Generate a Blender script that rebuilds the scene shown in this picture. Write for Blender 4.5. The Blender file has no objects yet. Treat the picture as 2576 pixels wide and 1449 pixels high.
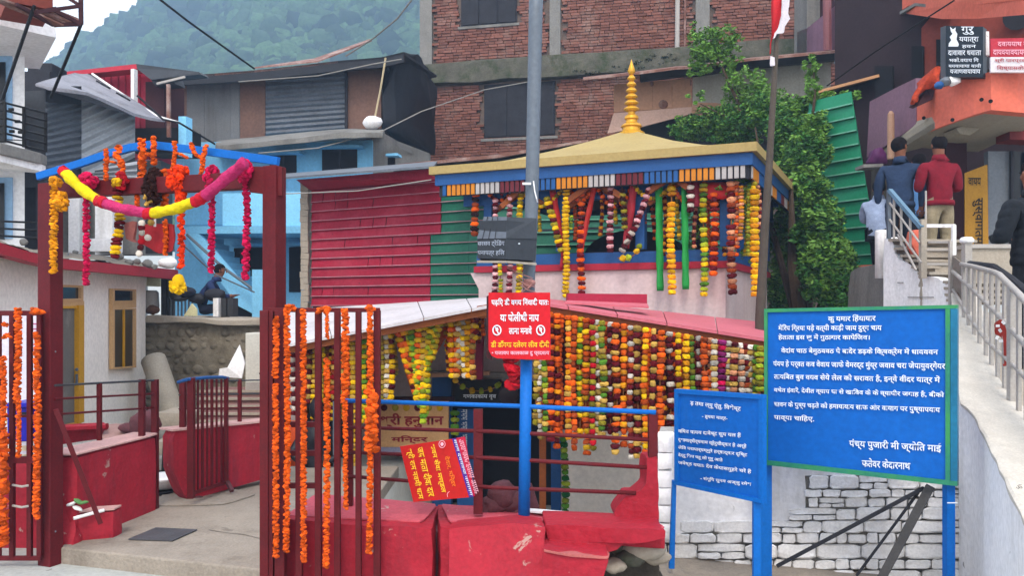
import bpy, math, random, re
import numpy as np
from mathutils import Vector, Matrix, noise
R = math.radians
rnd = random.Random(7)
scene = bpy.context.scene
COL = scene.collection

# ---------------------------------------------------------------- camera, sky, sun, exposure
EYE = 1.6; F = 2000.0; CU, CV = 1288.0, 780.0
cam_d = bpy.data.cameras.new('camera'); cam = bpy.data.objects.new('camera', cam_d); COL.objects.link(cam)
cam.location = (0, 0, EYE); cam.rotation_euler = (R(90), 0, 0)
cam_d.sensor_width = 36; cam_d.lens = 36 * F / 2576; cam_d.shift_y = 55.5 / 2576
cam_d.clip_start = .05; cam_d.clip_end = 3000
scene.camera = cam
world = bpy.data.worlds.new('World'); scene.world = world; world.use_nodes = True
wn = world.node_tree.nodes; wl = world.node_tree.links; wn.clear()
SUN_EL, SUN_AZ = 50, 184          # veiled, from behind and a little right
sky = wn.new('ShaderNodeTexSky'); sky.sky_type = 'NISHITA'; sky.sun_disc = False
sky.sun_elevation = R(SUN_EL); sky.sun_rotation = R(SUN_AZ); sky.air_density = 1.6; sky.dust_density = 6.0; sky.ozone_density = 1.0
wb = wn.new('ShaderNodeBackground'); wb.inputs[1].default_value = .15
wo = wn.new('ShaderNodeOutputWorld')
wc = wn.new('ShaderNodeTexCoord'); wnz = wn.new('ShaderNodeTexNoise'); wnz.inputs['Scale'].default_value = 1.8; wnz.inputs['Detail'].default_value = 6
wmr = wn.new('ShaderNodeMapRange'); wmr.inputs[1].default_value = .3; wmr.inputs[2].default_value = .7; wmr.inputs[3].default_value = .62; wmr.inputs[4].default_value = .9
wmx = wn.new('ShaderNodeMix'); wmx.data_type = 'RGBA'; wmx.inputs[7].default_value = (10.6, 10.3, 10.0, 1)   # thin bright overcast
wl.new(wc.outputs['Generated'], wnz.inputs['Vector']); wl.new(wnz.outputs[0], wmr.inputs[0]); wl.new(wmr.outputs[0], wmx.inputs[0]); wl.new(sky.outputs[0], wmx.inputs[6]); wl.new(wmx.outputs[2], wb.inputs[0])
wl.new(wb.outputs[0], wo.inputs[0])
sd = bpy.data.lights.new('sun', 'SUN'); so = bpy.data.objects.new('sun', sd); COL.objects.link(so)
sd.energy = 1.5; sd.angle = R(16); sd.color = (1, .93, .84)
az = R(SUN_AZ); el = R(SUN_EL)
sdir = Vector((math.sin(az) * math.cos(el), math.cos(az) * math.cos(el), math.sin(el)))
so.rotation_euler = sdir.to_track_quat('Z', 'Y').to_euler(); so.location = (0, 0, 60)
vs = scene.view_settings; vs.view_transform = 'Standard'; vs.look = 'None'; vs.gamma = 1; vs.exposure = .86
vs.use_curve_mapping = False
scene.cycles.max_bounces = 8; scene.cycles.volume_bounces = 1

# ---------------------------------------------------------------- helpers
def P(u, v, Y): return Vector(((u - CU) * Y / F, Y, EYE - (v - CV) * Y / F))
class Wall:
    """vertical plane through two ground points given as (u, depth)"""
    def __init__(s, a, b):
        s.a = Vector(((a[0] - CU) * a[1] / F, a[1])); s.b = Vector(((b[0] - CU) * b[1] / F, b[1]))
        s.d = (s.b - s.a).normalized(); s.n = Vector((-s.d.y, s.d.x))
        if s.n.dot((s.a + s.b) / 2) < 0: s.n = -s.n   # the normal points away from the viewpoint
        s.n3 = Vector((s.n.x, s.n.y, 0)); s.d3 = Vector((s.d.x, s.d.y, 0))
    def Y(s, u, off=0):
        k = (u - CU) / F; a = s.a + s.n * off
        # X = kY ; point on the line a + t d
        den = s.d.x - k * s.d.y
        t = (k * a.y - a.x) / den
        return a.y + t * s.d.y
    def p(s, u, v, off=0): return P(u, v, s.Y(u, off))
    def s_of(s, u):
        Y = s.Y(u); return (Vector(((u - CU) * Y / F, Y)) - s.a).dot(s.d)
    def at(s, q, z, off=0): # metres along, height
        g = s.a + s.d * q; return Vector((g.x, g.y, z)) + s.n3 * off
WO = {}
MC = {}
def lin(c): return tuple(((x / 12.92) if x <= .04045 else ((x + .055) / 1.055) ** 2.4) for x in c)
def H(h): return lin(tuple(int(h[i:i + 2], 16) / 255 for i in (0, 2, 4)))
def mat(name, col, rough=.7, var=.12, sc=3, bump=0, bsc=25, dirt=None, dsc=1.5, damt=.5, dthr=.55, streak=False, metal=0, isl=0, spec=.22, detail=6, chip=None):
    if name in MC: return MC[name]
    if isinstance(col, str): col = H(col)
    m = bpy.data.materials.new(name); m.use_nodes = True; N = m.node_tree.nodes; L = m.node_tree.links
    b = N['Principled BSDF']; b.inputs['Roughness'].default_value = rough; b.inputs['Metallic'].default_value = metal
    b.inputs['Specular IOR Level'].default_value = spec
    g = N.new('ShaderNodeNewGeometry')
    vec = g.outputs['Position']
    if streak:
        mp = N.new('ShaderNodeVectorMath'); mp.operation = 'MULTIPLY'; mp.inputs[1].default_value = (1, 1, .12); L.new(vec, mp.inputs[0]); sv = mp.outputs[0]
    else: sv = vec
    n1 = N.new('ShaderNodeTexNoise'); n1.inputs['Scale'].default_value = sc; n1.inputs['Detail'].default_value = detail; n1.inputs['Roughness'].default_value = .65
    L.new(vec, n1.inputs['Vector'])
    fac = n1.outputs[0]
    if isl:
        oi = N.new('ShaderNodeObjectInfo'); ad = N.new('ShaderNodeMath'); ad.operation = 'ADD'; L.new(g.outputs['Random Per Island'], ad.inputs[0]); L.new(oi.outputs['Random'], ad.inputs[1])
        fr = N.new('ShaderNodeMath'); fr.operation = 'FRACT'; L.new(ad.outputs[0], fr.inputs[0])
        mx0 = N.new('ShaderNodeMix'); mx0.inputs[0].default_value = isl; L.new(fac, mx0.inputs[2]); L.new(fr.outputs[0], mx0.inputs[3]); fac = mx0.outputs[0]
    mr = N.new('ShaderNodeMapRange'); mr.inputs[1].default_value = .25 if not isl else .1; mr.inputs[2].default_value = .75 if not isl else .9; L.new(fac, mr.inputs[0])
    mx = N.new('ShaderNodeMix'); mx.data_type = 'RGBA'; L.new(mr.outputs[0], mx.inputs[0])
    mx.inputs[6].default_value = (*[max(0, c * (1 - var * 1.6)) for c in col], 1); mx.inputs[7].default_value = (*[min(1, c * (1 + var)) for c in col], 1)
    out = mx.outputs[2]
    n4 = N.new('ShaderNodeTexNoise'); n4.inputs['Scale'].default_value = sc * 14; n4.inputs['Detail'].default_value = 4; L.new(vec, n4.inputs['Vector'])
    m4 = N.new('ShaderNodeMapRange'); m4.inputs[1].default_value = .3; m4.inputs[2].default_value = .7; m4.inputs[3].default_value = 1 - .1 - var * .5; m4.inputs[4].default_value = 1.06; L.new(n4.outputs[0], m4.inputs[0])
    v4 = N.new('ShaderNodeVectorMath'); v4.operation = 'SCALE'; L.new(out, v4.inputs[0]); L.new(m4.outputs[0], v4.inputs['Scale']); out = v4.outputs[0]
    if dirt is not None:
        if isinstance(dirt, str): dirt = H(dirt)
        n2 = N.new('ShaderNodeTexNoise'); n2.inputs['Scale'].default_value = dsc; n2.inputs['Detail'].default_value = 9; n2.inputs['Roughness'].default_value = .75; L.new(sv, n2.inputs['Vector'])
        m2 = N.new('ShaderNodeMapRange'); m2.inputs[1].default_value = dthr; m2.inputs[2].default_value = dthr + .16; m2.inputs[4].default_value = damt; L.new(n2.outputs[0], m2.inputs[0])
        mx2 = N.new('ShaderNodeMix'); mx2.data_type = 'RGBA'; L.new(m2.outputs[0], mx2.inputs[0]); L.new(out, mx2.inputs[6]); mx2.inputs[7].default_value = (*dirt, 1); out = mx2.outputs[2]
    if chip:   # (colour, scale, threshold): flaked paint and scuffs with crisp edges
        n5 = N.new('ShaderNodeTexNoise'); n5.inputs['Scale'].default_value = chip[1]; n5.inputs['Detail'].default_value = 7; n5.inputs['Roughness'].default_value = .6; n5.inputs['Distortion'].default_value = .6; L.new(vec, n5.inputs['Vector'])
        m5 = N.new('ShaderNodeMapRange'); m5.inputs[1].default_value = chip[2]; m5.inputs[2].default_value = chip[2] + .025; m5.inputs[4].default_value = .8; L.new(n5.outputs[0], m5.inputs[0])
        x5 = N.new('ShaderNodeMix'); x5.data_type = 'RGBA'; L.new(m5.outputs[0], x5.inputs[0]); L.new(out, x5.inputs[6]); x5.inputs[7].default_value = (*H(chip[0]), 1); out = x5.outputs[2]
    L.new(out, b.inputs['Base Color'])
    if bump:
        n3 = N.new('ShaderNodeTexNoise'); n3.inputs['Scale'].default_value = bsc; n3.inputs['Detail'].default_value = 5; L.new(vec, n3.inputs['Vector'])
        bp = N.new('ShaderNodeBump'); bp.inputs['Strength'].default_value = bump; bp.inputs['Distance'].default_value = .02; L.new(n3.outputs[0], bp.inputs['Height']); L.new(bp.outputs[0], b.inputs['Normal'])
    MC[name] = m; return m

class MB:
    def __init__(s): s.v = []; s.f = []
    def add(s, vs, fs):
        o = len(s.v); s.v += [Vector(x) for x in vs]; s.f += [tuple(i + o for i in f) for f in fs]; return s
    def box(s, c, size, rot=None):
        c = Vector(c); hx, hy, hz = [a / 2 for a in size]
        vs = [Vector((x, y, z)) for x in (-hx, hx) for y in (-hy, hy) for z in (-hz, hz)]
        if rot is not None: vs = [rot @ a for a in vs]
        return s.add([c + a for a in vs], [(0, 1, 3, 2), (4, 6, 7, 5), (0, 4, 5, 1), (2, 3, 7, 6), (0, 2, 6, 4), (1, 5, 7, 3)])
    def bar(s, a, b, w, h=None, up=Vector((0, 0, 1))):
        a = Vector(a); b = Vector(b); h = h or w; d = (b - a).normalized()
        if abs(d.dot(up)) > .95: up = Vector((0, 1, 0))
        x = d.cross(up).normalized(); y = x.cross(d).normalized()
        vs = [p + x * sx * w / 2 + y * sy * h / 2 for p in (a, b) for sx, sy in ((-1, -1), (1, -1), (1, 1), (-1, 1))]
        return s.add(vs, [(0, 3, 2, 1), (4, 5, 6, 7), (0, 1, 5, 4), (1, 2, 6, 5), (2, 3, 7, 6), (3, 0, 4, 7)])
    def tube(s, pts, r, n=8, cap=True):
        pts = [Vector(p) for p in pts]; m = len(pts); rr = r if isinstance(r, (list, tuple)) else [r] * m
        o = len(s.v); prev = None
        for i, p in enumerate(pts):
            d = (pts[min(i + 1, m - 1)] - pts[max(i - 1, 0)]).normalized()
            ref = prev if prev is not None and abs(d.dot(prev)) < .9 else (Vector((0, 0, 1)) if abs(d.z) < .9 else Vector((0, 1, 0)))
            x = (ref - d * ref.dot(d)).normalized(); prev = x; y = d.cross(x)
            for k in range(n):
                a = 2 * math.pi * k / n; s.v.append(p + (x * math.cos(a) + y * math.sin(a)) * rr[i])
        for i in range(m - 1):
            for k in range(n):
                s.f.append((o + i * n + k, o + i * n + (k + 1) % n, o + (i + 1) * n + (k + 1) % n, o + (i + 1) * n + k))
        if cap: s.f.append(tuple(o + k for k in range(n - 1, -1, -1))); s.f.append(tuple(o + (m - 1) * n + k for k in range(n)))
        return s
    def prism(s, pts, off):
        pts = [Vector(p) for p in pts]; off = Vector(off); n = len(pts)
        fs = [tuple(range(n)), tuple(range(2 * n - 1, n - 1, -1))] + [(i, (i + 1) % n + 0, (i + 1) % n + n, i + n)[::-1] for i in range(n)]
        return s.add(pts + [p + off for p in pts], fs)
    def ball(s, c, r, seg=8, ring=6, jit=0, rot=None):
        c = Vector(c); r = (r, r, r) if not isinstance(r, (tuple, list)) else r
        vs = [Vector((0, 0, 1))] + [Vector((math.sin(math.pi * i / ring) * math.cos(2 * math.pi * k / seg), math.sin(math.pi * i / ring) * math.sin(2 * math.pi * k / seg), math.cos(math.pi * i / ring))) for i in range(1, ring) for k in range(seg)] + [Vector((0, 0, -1))]
        out = []
        for a in vs:
            q = Vector((a.x * r[0], a.y * r[1], a.z * r[2]))
            if jit: q *= 1 + jit * noise.noise((c + q) * (1.6 / max(r)))
            if rot is not None: q = rot @ q
            out.append(c + q)
        fs = [(0, 1 + k, 1 + (k + 1) % seg) for k in range(seg)]
        for i in range(ring - 2):
            for k in range(seg): fs.append((1 + i * seg + k, 1 + (i + 1) * seg + k, 1 + (i + 1) * seg + (k + 1) % seg, 1 + i * seg + (k + 1) % seg))
        l = len(vs) - 1; b = 1 + (ring - 2) * seg
        fs += [(l, b + (k + 1) % seg, b + k) for k in range(seg)]
        return s.add(out, fs)
    def lathe(s, c, prof, n=14, ax=Vector((0, 0, 1))):
        c = Vector(c); q = ax.to_track_quat('Z', 'Y'); o = len(s.v)
        for r, z in prof:
            for k in range(n): s.v.append(c + q @ Vector((r * math.cos(2 * math.pi * k / n), r * math.sin(2 * math.pi * k / n), z)))
        for i in range(len(prof) - 1):
            for k in range(n): s.f.append((o + i * n + k, o + i * n + (k + 1) % n, o + (i + 1) * n + (k + 1) % n, o + (i + 1) * n + k))
        s.f.append(tuple(o + k for k in range(n - 1, -1, -1))); s.f.append(tuple(o + (len(prof) - 1) * n + k for k in range(n)))
        return s
def setp(o, label=None, cat=None, group=None, kind=None):
    if label: o['label'] = label
    if cat: o['category'] = cat
    if group: o['group'] = group
    if kind: o['kind'] = kind
    return o
def empty(name, loc, label, cat, group=None):
    o = bpy.data.objects.new(name, None); COL.objects.link(o); o.location = loc; o.empty_display_size = .1
    WO[o.name] = Vector(loc); return setp(o, label, cat, group)
def obj(name, mb, m, parent=None, label=None, cat=None, group=None, kind=None, smooth=False, bevel=0, origin=None):
    v = mb.v
    if parent is not None: org = WO[parent.name]
    elif origin is not None: org = Vector(origin)
    else:
        a = np.array([tuple(x) for x in v]); org = Vector(((a[:, 0].min() + a[:, 0].max()) / 2, (a[:, 1].min() + a[:, 1].max()) / 2, a[:, 2].min()))
    me = bpy.data.meshes.new(name); me.from_pydata([tuple(x - org) for x in v], [], mb.f)
    for mm in (m if isinstance(m, list) else [m]): me.materials.append(mm)
    if smooth or getattr(mb, 'auto', False):
        me.polygons.foreach_set('use_smooth', [True] * len(me.polygons))
        if not smooth: me.set_sharp_from_angle(angle=R(42))
    me.update()
    o = bpy.data.objects.new(name, me); COL.objects.link(o)
    if parent is not None: o.parent = parent
    else: o.location = org
    WO[o.name] = org
    if bevel:
        b = o.modifiers.new('b', 'BEVEL'); b.width = bevel; b.segments = 2; b.limit_method = 'ANGLE'; b.angle_limit = R(50)
    return setp(o, label, cat, group, kind)
def inst(name, me, world_loc, parent, rot=None, scale=None):
    o = bpy.data.objects.new(name, me); COL.objects.link(o); o.parent = parent
    o.location = Vector(world_loc) - WO[parent.name]
    if rot is not None: o.rotation_euler = rot
    if scale is not None: o.scale = scale
    WO[o.name] = Vector(world_loc); return o
def np_mesh(name, V, Fa, m, smooth=False, midx=None):
    """V (n,3), Fa (k,q)"""
    me = bpy.data.meshes.new(name); me.vertices.add(len(V)); me.vertices.foreach_set('co', np.asarray(V, dtype=np.float32).ravel())
    k, q = Fa.shape; me.loops.add(k * q); me.loops.foreach_set('vertex_index', Fa.astype(np.int32).ravel())
    me.polygons.add(k); me.polygons.foreach_set('loop_start', (np.arange(k) * q).astype(np.int32)); me.polygons.foreach_set('loop_total', np.full(k, q, dtype=np.int32))
    for mm in (m if isinstance(m, list) else [m]): me.materials.append(mm)
    if midx is not None: me.polygons.foreach_set('material_index', midx.astype(np.int32))
    if smooth: me.polygons.foreach_set('use_smooth', np.ones(k, dtype=bool))
    me.update(); me.validate(); return me
def mesh_obj(name, me, parent=None, org=(0, 0, 0), label=None, cat=None, group=None, kind=None):
    o = bpy.data.objects.new(name, me); COL.objects.link(o)
    if parent is not None: o.parent = parent; o.location = Vector(org) - WO[parent.name]
    else: o.location = org
    WO[o.name] = Vector(org); return setp(o, label, cat, group, kind)

def text(s, org, right, up, w, h, m, parent, name='lettering', depth=.0015, bold=0):
    """text fitted into a w x h metre box whose lower left corner is org"""
    s = re.sub('((?:[क-ह]्)*[क-ह])ि', 'ि\\1', s)
    c = bpy.data.curves.new('t', 'FONT'); c.body = s; c.size = 1; c.extrude = 0; c.offset = bold; c.resolution_u = 2; c.fill_mode = 'FRONT'
    t = bpy.data.objects.new('t', c); COL.objects.link(t)
    dg = bpy.context.evaluated_depsgraph_get(); me = bpy.data.meshes.new_from_object(t.evaluated_get(dg))
    bpy.data.objects.remove(t); bpy.data.curves.remove(c)
    if not me.vertices: return None
    co = np.empty(len(me.vertices) * 3, dtype=np.float32); me.vertices.foreach_get('co', co); co = co.reshape(-1, 3)
    lo = co.min(0); hi = co.max(0)
    right = Vector(right).normalized(); up = Vector(up).normalized(); nrm = right.cross(up)
    sx = w / max(1e-6, hi[0] - lo[0]); sy = h / max(1e-6, hi[1] - lo[1])
    o0 = Vector(org) - WO[parent.name] + nrm * depth
    a = (co[:, 0:1] - lo[0]) * sx * np.array(right)[None] + (co[:, 1:2] - lo[1]) * sy * np.array(up)[None] + np.array(o0)[None]
    me.vertices.foreach_set('co', a.astype(np.float32).ravel()); me.materials.clear(); me.materials.append(m)
    me.name = name; me.update()
    o = bpy.data.objects.new(name, me); COL.objects.link(o); o.parent = parent; WO[o.name] = WO[parent.name]
    return o
def wtext(s, W, u0, v0, u1, v1, m, parent, off=-.012, drop=0, name='lettering', bold=.012):
    """text between pixel corners on a vertical wall plane: (u0, v0) top left .. (u1, v1) bottom left of the right end; drop = pixel fall of the right end"""
    a = W.p(u0, v1, off); b = W.p(u1, v1 + drop, off); t = W.p(u0, v0, off)
    return text(s, a, b - a, (t - a), (b - a).length, (t - a).length, m, parent, name, .0, bold)

def rosette(r=.5, n=9, h=.35, seed=0):
    q = random.Random(seed); mb = MB(); vs = [(0, 0, h * .5)]; 
    for j, (rr, z) in enumerate(((.55, .5), (1, .1), (.95, -.15), (.5, -.5))):
        for k in range(n):
            a = 2 * math.pi * (k + .5 * (j % 2)) / n; x = r * rr * (1 + q.uniform(-.14, .14)); vs.append((x * math.cos(a), x * math.sin(a), z * h + q.uniform(-.05, .05) * h))
    vs.append((0, 0, -h * .5)); fs = [(0, 1 + k, 1 + (k + 1) % n) for k in range(n)]
    for j in range(3):
        for k in range(n): fs.append((1 + j * n + k, 1 + (j + 1) * n + k, 1 + (j + 1) * n + (k + 1) % n, 1 + j * n + (k + 1) % n))
    l = len(vs) - 1; fs += [(l, 1 + 3 * n + (k + 1) % n, 1 + 3 * n + k) for k in range(n)]
    return vs, fs
GC = dict(orange='DC5A12', yellow='E8B40E', gold='DE9312', maroon='5A0E18', red='B01020', white='C8C0B4', cream='C09A48', green='4E7E24', lime='98A824', magenta='C01048', pink='D62A72', dark='2E1410', purple='7A1E5A', dkgreen='1F6A2C', rust='A5471C', olive='8F8420', salmon='CF8E68', flame='EE3A08', vgreen='27A045', blush='D9A3A8')
ORD = 'first second third fourth fifth sixth seventh eighth ninth tenth eleventh twelfth thirteenth fourteenth fifteenth sixteenth seventeenth eighteenth nineteenth'.split()
def nth(i):
    if i < 19: return ORD[i]
    t_, u_ = divmod(i + 1, 10); return ('twentieth', 'thirtieth', 'fortieth')[t_ - 2] if u_ == 0 else ('twenty', 'thirty', 'forty')[t_ - 2] + '-' + ORD[u_ - 1]
def gm(c): return mat('petals ' + c, GC[c], rough=.8, var=.34, sc=60, isl=.75, spec=.12)
FM = {}
def flower_mesh(c, k):
    key = (c, k)
    if key not in FM:
        q = random.Random(k); n = 9; vs = [(0, 0, .46)]
        for z, r in ((.5, .34), (.3, .5), (-.25, .52), (-.5, .36)):
            for i in range(n): a = 6.283 * i / n; x = r * (1 + q.uniform(-.16, .12)); vs.append((x * math.cos(a), x * math.sin(a), z + q.uniform(-.09, .09)))
        vs.append((0, 0, -.46)); fs = [(0, 1 + i, 1 + (i + 1) % n) for i in range(n)] + [(1 + j * n + i, 1 + (j + 1) * n + i, 1 + (j + 1) * n + (i + 1) % n, 1 + j * n + (i + 1) % n) for j in range(3) for i in range(n)] + [(1 + 4 * n, 1 + 3 * n + (i + 1) % n, 1 + 3 * n + i) for i in range(n)]
        me = bpy.data.meshes.new('flower'); me.from_pydata(vs, [], fs); me.materials.append(gm(c)); FM[key] = me
    return FM[key]
def resample(pts, step):
    pts = [Vector(p) for p in pts]; out = [pts[0]]; acc = 0; L = [0]
    for a, b in zip(pts, pts[1:]): L.append(L[-1] + (b - a).length)
    n = max(2, int(L[-1] / step)); out = []
    for i in range(n + 1):
        t = L[-1] * i / n; j = 0
        while j < len(L) - 2 and L[j + 1] < t: j += 1
        k = (t - L[j]) / max(1e-9, L[j + 1] - L[j]); out.append(pts[j].lerp(pts[j + 1], k))
    return out
def garland(pts, cols, w, label, group=None, step=None, jit=.12, sq=1.0, parent=None, sway=.01, joined=False):
    """a string of separate flowers; cols cycles along it"""
    root = empty('garland', pts[0], label, 'garland', group)
    ps = resample(pts, step or w * .6); ph = rnd.uniform(0, 6)
    ps = [p + Vector((math.sin(ph + i * .35) * sway, math.cos(ph + i * .3) * sway * .5, 0)) for i, p in enumerate(ps)]
    obj('string', MB().tube(ps, w * .08, 4), mat('cotton string', '8A5A30'), root)
    if joined:
        mb = MB(); mi = []; cu_ = list(dict.fromkeys(c for c in cols if c)); h = step or w * .6
        for i, p in enumerate(ps):
            c = cols[i % len(cols)]
            if c is None: continue
            m0 = flower_mesh(c, rnd.randrange(3)); M = Matrix.Rotation(rnd.uniform(-.15, .15), 3, 'X') @ Matrix.Rotation(rnd.uniform(0, 6), 3, 'Z'); s = w * rnd.uniform(.8, 1.15); nf = len(mb.f)
            mb.add([p + M @ Vector((v.co.x * s, v.co.y * s, v.co.z * h * .95)) for v in m0.vertices], [tuple(f.vertices) for f in m0.polygons]); mi += [cu_.index(c)] * (len(mb.f) - nf)
        o = obj('flowers', mb, [gm(c) for c in cu_], root, kind='stuff'); o.data.polygons.foreach_set('material_index', mi); return root
    for i, p in enumerate(ps):
        c = cols[i % len(cols)]
        if c is None or rnd.random() < .025: continue
        d = (ps[min(i + 1, len(ps) - 1)] - ps[max(i - 1, 0)]).normalized()
        q = d.to_track_quat('Z', 'Y').to_euler(); s = w * (1 + rnd.uniform(-jit, jit))
        o = inst('flower', flower_mesh(c, rnd.randrange(3)), p, root, scale=(s, s, (step or w * .6) * rnd.uniform(.78, .98)))
        o.rotation_euler = (q.x + rnd.uniform(-.13, .13), q.y + rnd.uniform(-.13, .13), q.z + rnd.uniform(0, 3))
    return root
def dense(mb, pts, w, n_per=None, seed=0):
    q = random.Random(seed); ps = resample(pts, w * .3)
    for i, p in enumerate(ps):
        for k in range(3):
            a = q.uniform(0, 6.28); vs, fs = rosette(w * q.uniform(.28, .38), 7, w * .35, q.randrange(99))
            M = Matrix.Rotation(q.uniform(-.7, .7), 3, 'X') @ Matrix.Rotation(q.uniform(-.7, .7), 3, 'Y')
            c = p + Vector((math.cos(a) * w * .2, math.sin(a) * w * .2, q.uniform(-.1, .1) * w))
            mb.add([c + M @ Vector(x) for x in vs], fs)
    return mb
def ribbon(pts, w, m, label, cat='ribbon', group=None, name='ribbon', t=.004):
    ps = resample(pts, .06); mb = MB(); vs = []
    for i, p in enumerate(ps):
        tw = .25 * math.sin(i * .5 + pts[0][0] * 9); x = Vector((math.cos(tw), math.sin(tw), 0)) * w / 2 * (1 + .08 * math.sin(i * 1.3))
        n = Vector((-math.sin(tw), math.cos(tw), 0)) * t
        vs += [p - x - n, p + x - n, p + x + n, p - x + n]
    fs = []
    for i in range(len(ps) - 1):
        o = i * 4
        for a in range(4): fs.append((o + a, o + (a + 1) % 4, o + 4 + (a + 1) % 4, o + 4 + a))
    fs += [(3, 2, 1, 0), tuple(4 * (len(ps) - 1) + k for k in range(4))]
    mb.add(vs, fs); return obj(name, mb, m, None, label, cat, group, smooth=True)
def leaves(name, clusters, m, parent, size=.05, seed=3, kind='stuff', dens=1.0):
    """clusters: (center, radii, count)"""
    g = np.random.default_rng(seed); VV = []; 
    for c, r, n in clusters:
        n = int(n * dens); d = g.normal(size=(n, 3)); d /= np.linalg.norm(d, axis=1)[:, None]
        rad = g.uniform(.35, 1, (n, 1)) ** .55
        # twigs: gather the leaves in small clumps
        k = max(3, n // 16); idx = g.integers(0, k, n); cd = g.normal(size=(k, 3)); cd /= np.linalg.norm(cd, axis=1)[:, None]; cr = g.uniform(.3, 1.12, (k, 1)) ** .6
        cc = cd * cr
        pos = np.array(c) + (cc[idx] + d * rad * .22) * np.array(r)
        s = size * g.uniform(.6, 1.3, (n, 1)); a = g.normal(size=(n, 3)); a[:, 2] *= .5; a /= np.linalg.norm(a, axis=1)[:, None]
        b = g.normal(size=(n, 3)); b -= a * (a * b).sum(1)[:, None]; b /= np.linalg.norm(b, axis=1)[:, None]
        q = np.stack([pos - a * s, pos + b * s * .42, pos + a * s, pos - b * s * .42], 1); VV.append(q.reshape(-1, 3))
    V = np.concatenate(VV); n = len(V) // 4; Fa = np.arange(n * 4).reshape(n, 4)
    org = WO[parent.name]
    me = np_mesh(name, V - np.array(org), Fa, m); o = bpy.data.objects.new(name, me); COL.objects.link(o); o.parent = parent; WO[o.name] = org
    if kind: o['kind'] = kind
    return o
def rough(mb, sub=2, amp=.02, sc=4, seed=0):
    """subdivide and displace a mesh builder's shape (for lumps, stones, plaster)"""
    import bmesh
    bm = bmesh.new(); vs = [bm.verts.new(v) for v in mb.v]
    for f in mb.f:
        try: bm.faces.new([vs[i] for i in f])
        except ValueError: pass
    bmesh.ops.remove_doubles(bm, verts=bm.verts, dist=1e-5)
    bmesh.ops.subdivide_edges(bm, edges=bm.edges, cuts=sub, use_grid_fill=True)
    for _ in range(2): bmesh.ops.smooth_vert(bm, verts=bm.verts, factor=.25, use_axis_x=True, use_axis_y=True, use_axis_z=True)
    off = Vector((seed * 3.1, seed * 1.7, seed))
    for v in bm.verts: v.co += noise.noise_vector(v.co * sc + off) * amp + noise.noise_vector(v.co * sc * 3 + off) * amp * .4
    bm.verts.index_update(); r = MB(); r.v = [v.co.copy() for v in bm.verts]; r.f = [tuple(x.index for x in f.verts) for f in bm.faces]; bm.free(); r.auto = True; return r
# ---------------------------------------------------------------- materials
M_road = mat('concrete road', 'A9ABA6', .85, .08, 2, .3, 60, '8C908E', 1.6, .5, chip=('7C7A74', 8, .68))
M_path = mat('cement path', '948A7E', .85, .1, 4, .45, 40, '6A6056', 1.5, .7, .5, chip=('6E665C', 5, .66))
M_soil = mat('soil', '5A544A', .95, .3, 4, .5, 20)
M_brown = mat('maroon gate paint', '5A0E16', .6, .18, 5, .12, 80, '3A1014', 3, .4, .6)
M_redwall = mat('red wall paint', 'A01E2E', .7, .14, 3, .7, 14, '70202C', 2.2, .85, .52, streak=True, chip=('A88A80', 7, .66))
M_redtop = mat('skylit red paint', 'C0525E', .75, .14, 4, .6, 16, 'A03A48', 2, .5, .5, chip=('B09A90', 9, .64))  # skylight on the wall tops painted in as lighter pink; chips are wear
M_white = mat('whitewash', 'ECEAEA', .8, .05, 2, .25, 25, 'A8A39A', 1.4, .6, .52, streak=True, chip=('8E8A84', 6, .68))
M_white2 = mat('white painted plaster', 'F2EAE0', .8, .04, 1.5, .08, 30, 'A9A29A', 1.2, .35, .56, streak=True)
M_pinkw = mat('pinkish white plaster', 'C8B4B4', .8, .05, 1.5, .08, 30, 'B08A88', 1.3, .45, .52, streak=True)
M_blue = mat('bright blue enamel', '0060B4', .6, .05, 4, .03, 60, '0A5AA8', 2, .4, .55)
M_blued = mat('deep blue paint', '1F4E86', .5, .1, 5, .08, 40, '163A62', 2, .5, .55)
M_bluehouse = mat('sky blue wall paint', '78B8DC', .8, .07, 1.6, .1, 30, '5C96BC', 1.2, .5, .5, streak=True)
M_bluelite = mat('light blue parapet paint', '88CCF0', .7, .05, 2, .1, 30, '5FA2CC', 1.5, .4, .55)
M_dark = mat('dark opening', '15151A', .8, .3, 3)
M_dark2 = mat('dark timber', '2A2A30', .8, .25, 4, .2, 30)
M_glass = mat('dark window glass', '1C2026', .15, .15, 1)
M_grey = mat('weathered grey concrete', '7C7A76', .9, .14, 2, .4, 25, '4E4C48', 1.3, .6, .5, streak=True)
M_mossc = mat('mossy concrete', '5C5A50', .95, .25, 3, .6, 20, '2E3A20', 2, .8, .48)
M_brick = mat('old brick', '7C5044', .9, .26, 9, .4, 60, '8E7A70', 1.6, .5, .5, isl=.6)
M_mortar = mat('mortar', '6A5C54', .95, .2, 6, .4, 40)
M_tin = mat('grey tin sheet', '6E747C', .45, .16, 1.5, .05, 10, '4C4A4A', 1.2, .5, .5, metal=.3)
M_tin2 = mat('dark tin sheet', '3E4044', .5, .18, 1.5, .05, 10, '2E2C2C', 1.2, .5, .5, metal=.2)
M_rust = mat('rusty tin', '7A5348', .7, .2, 2, .1, 20, 'A89A94', 2, .6, .48)
M_ply = mat('brown plywood', '6E5246', .8, .15, 1.2, .1, 20, '4C3C38', 1, .5, .5, streak=True)
M_plank = mat('grey weathered planks', '6A6A6A', .85, .16, 3, .3, 30, '45413E', 1.6, .5, .5, isl=.5, streak=True)
M_tarp = mat('black tarpaulin', '26282E', .6, .2, 2, .4, 6)
M_redtin = mat('red painted tin', '9C1C36', .6, .2, 2, .06, 15, 'B04050', 1.3, .5, .5, isl=.35, chip=('4A1820', 9, .69))
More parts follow.
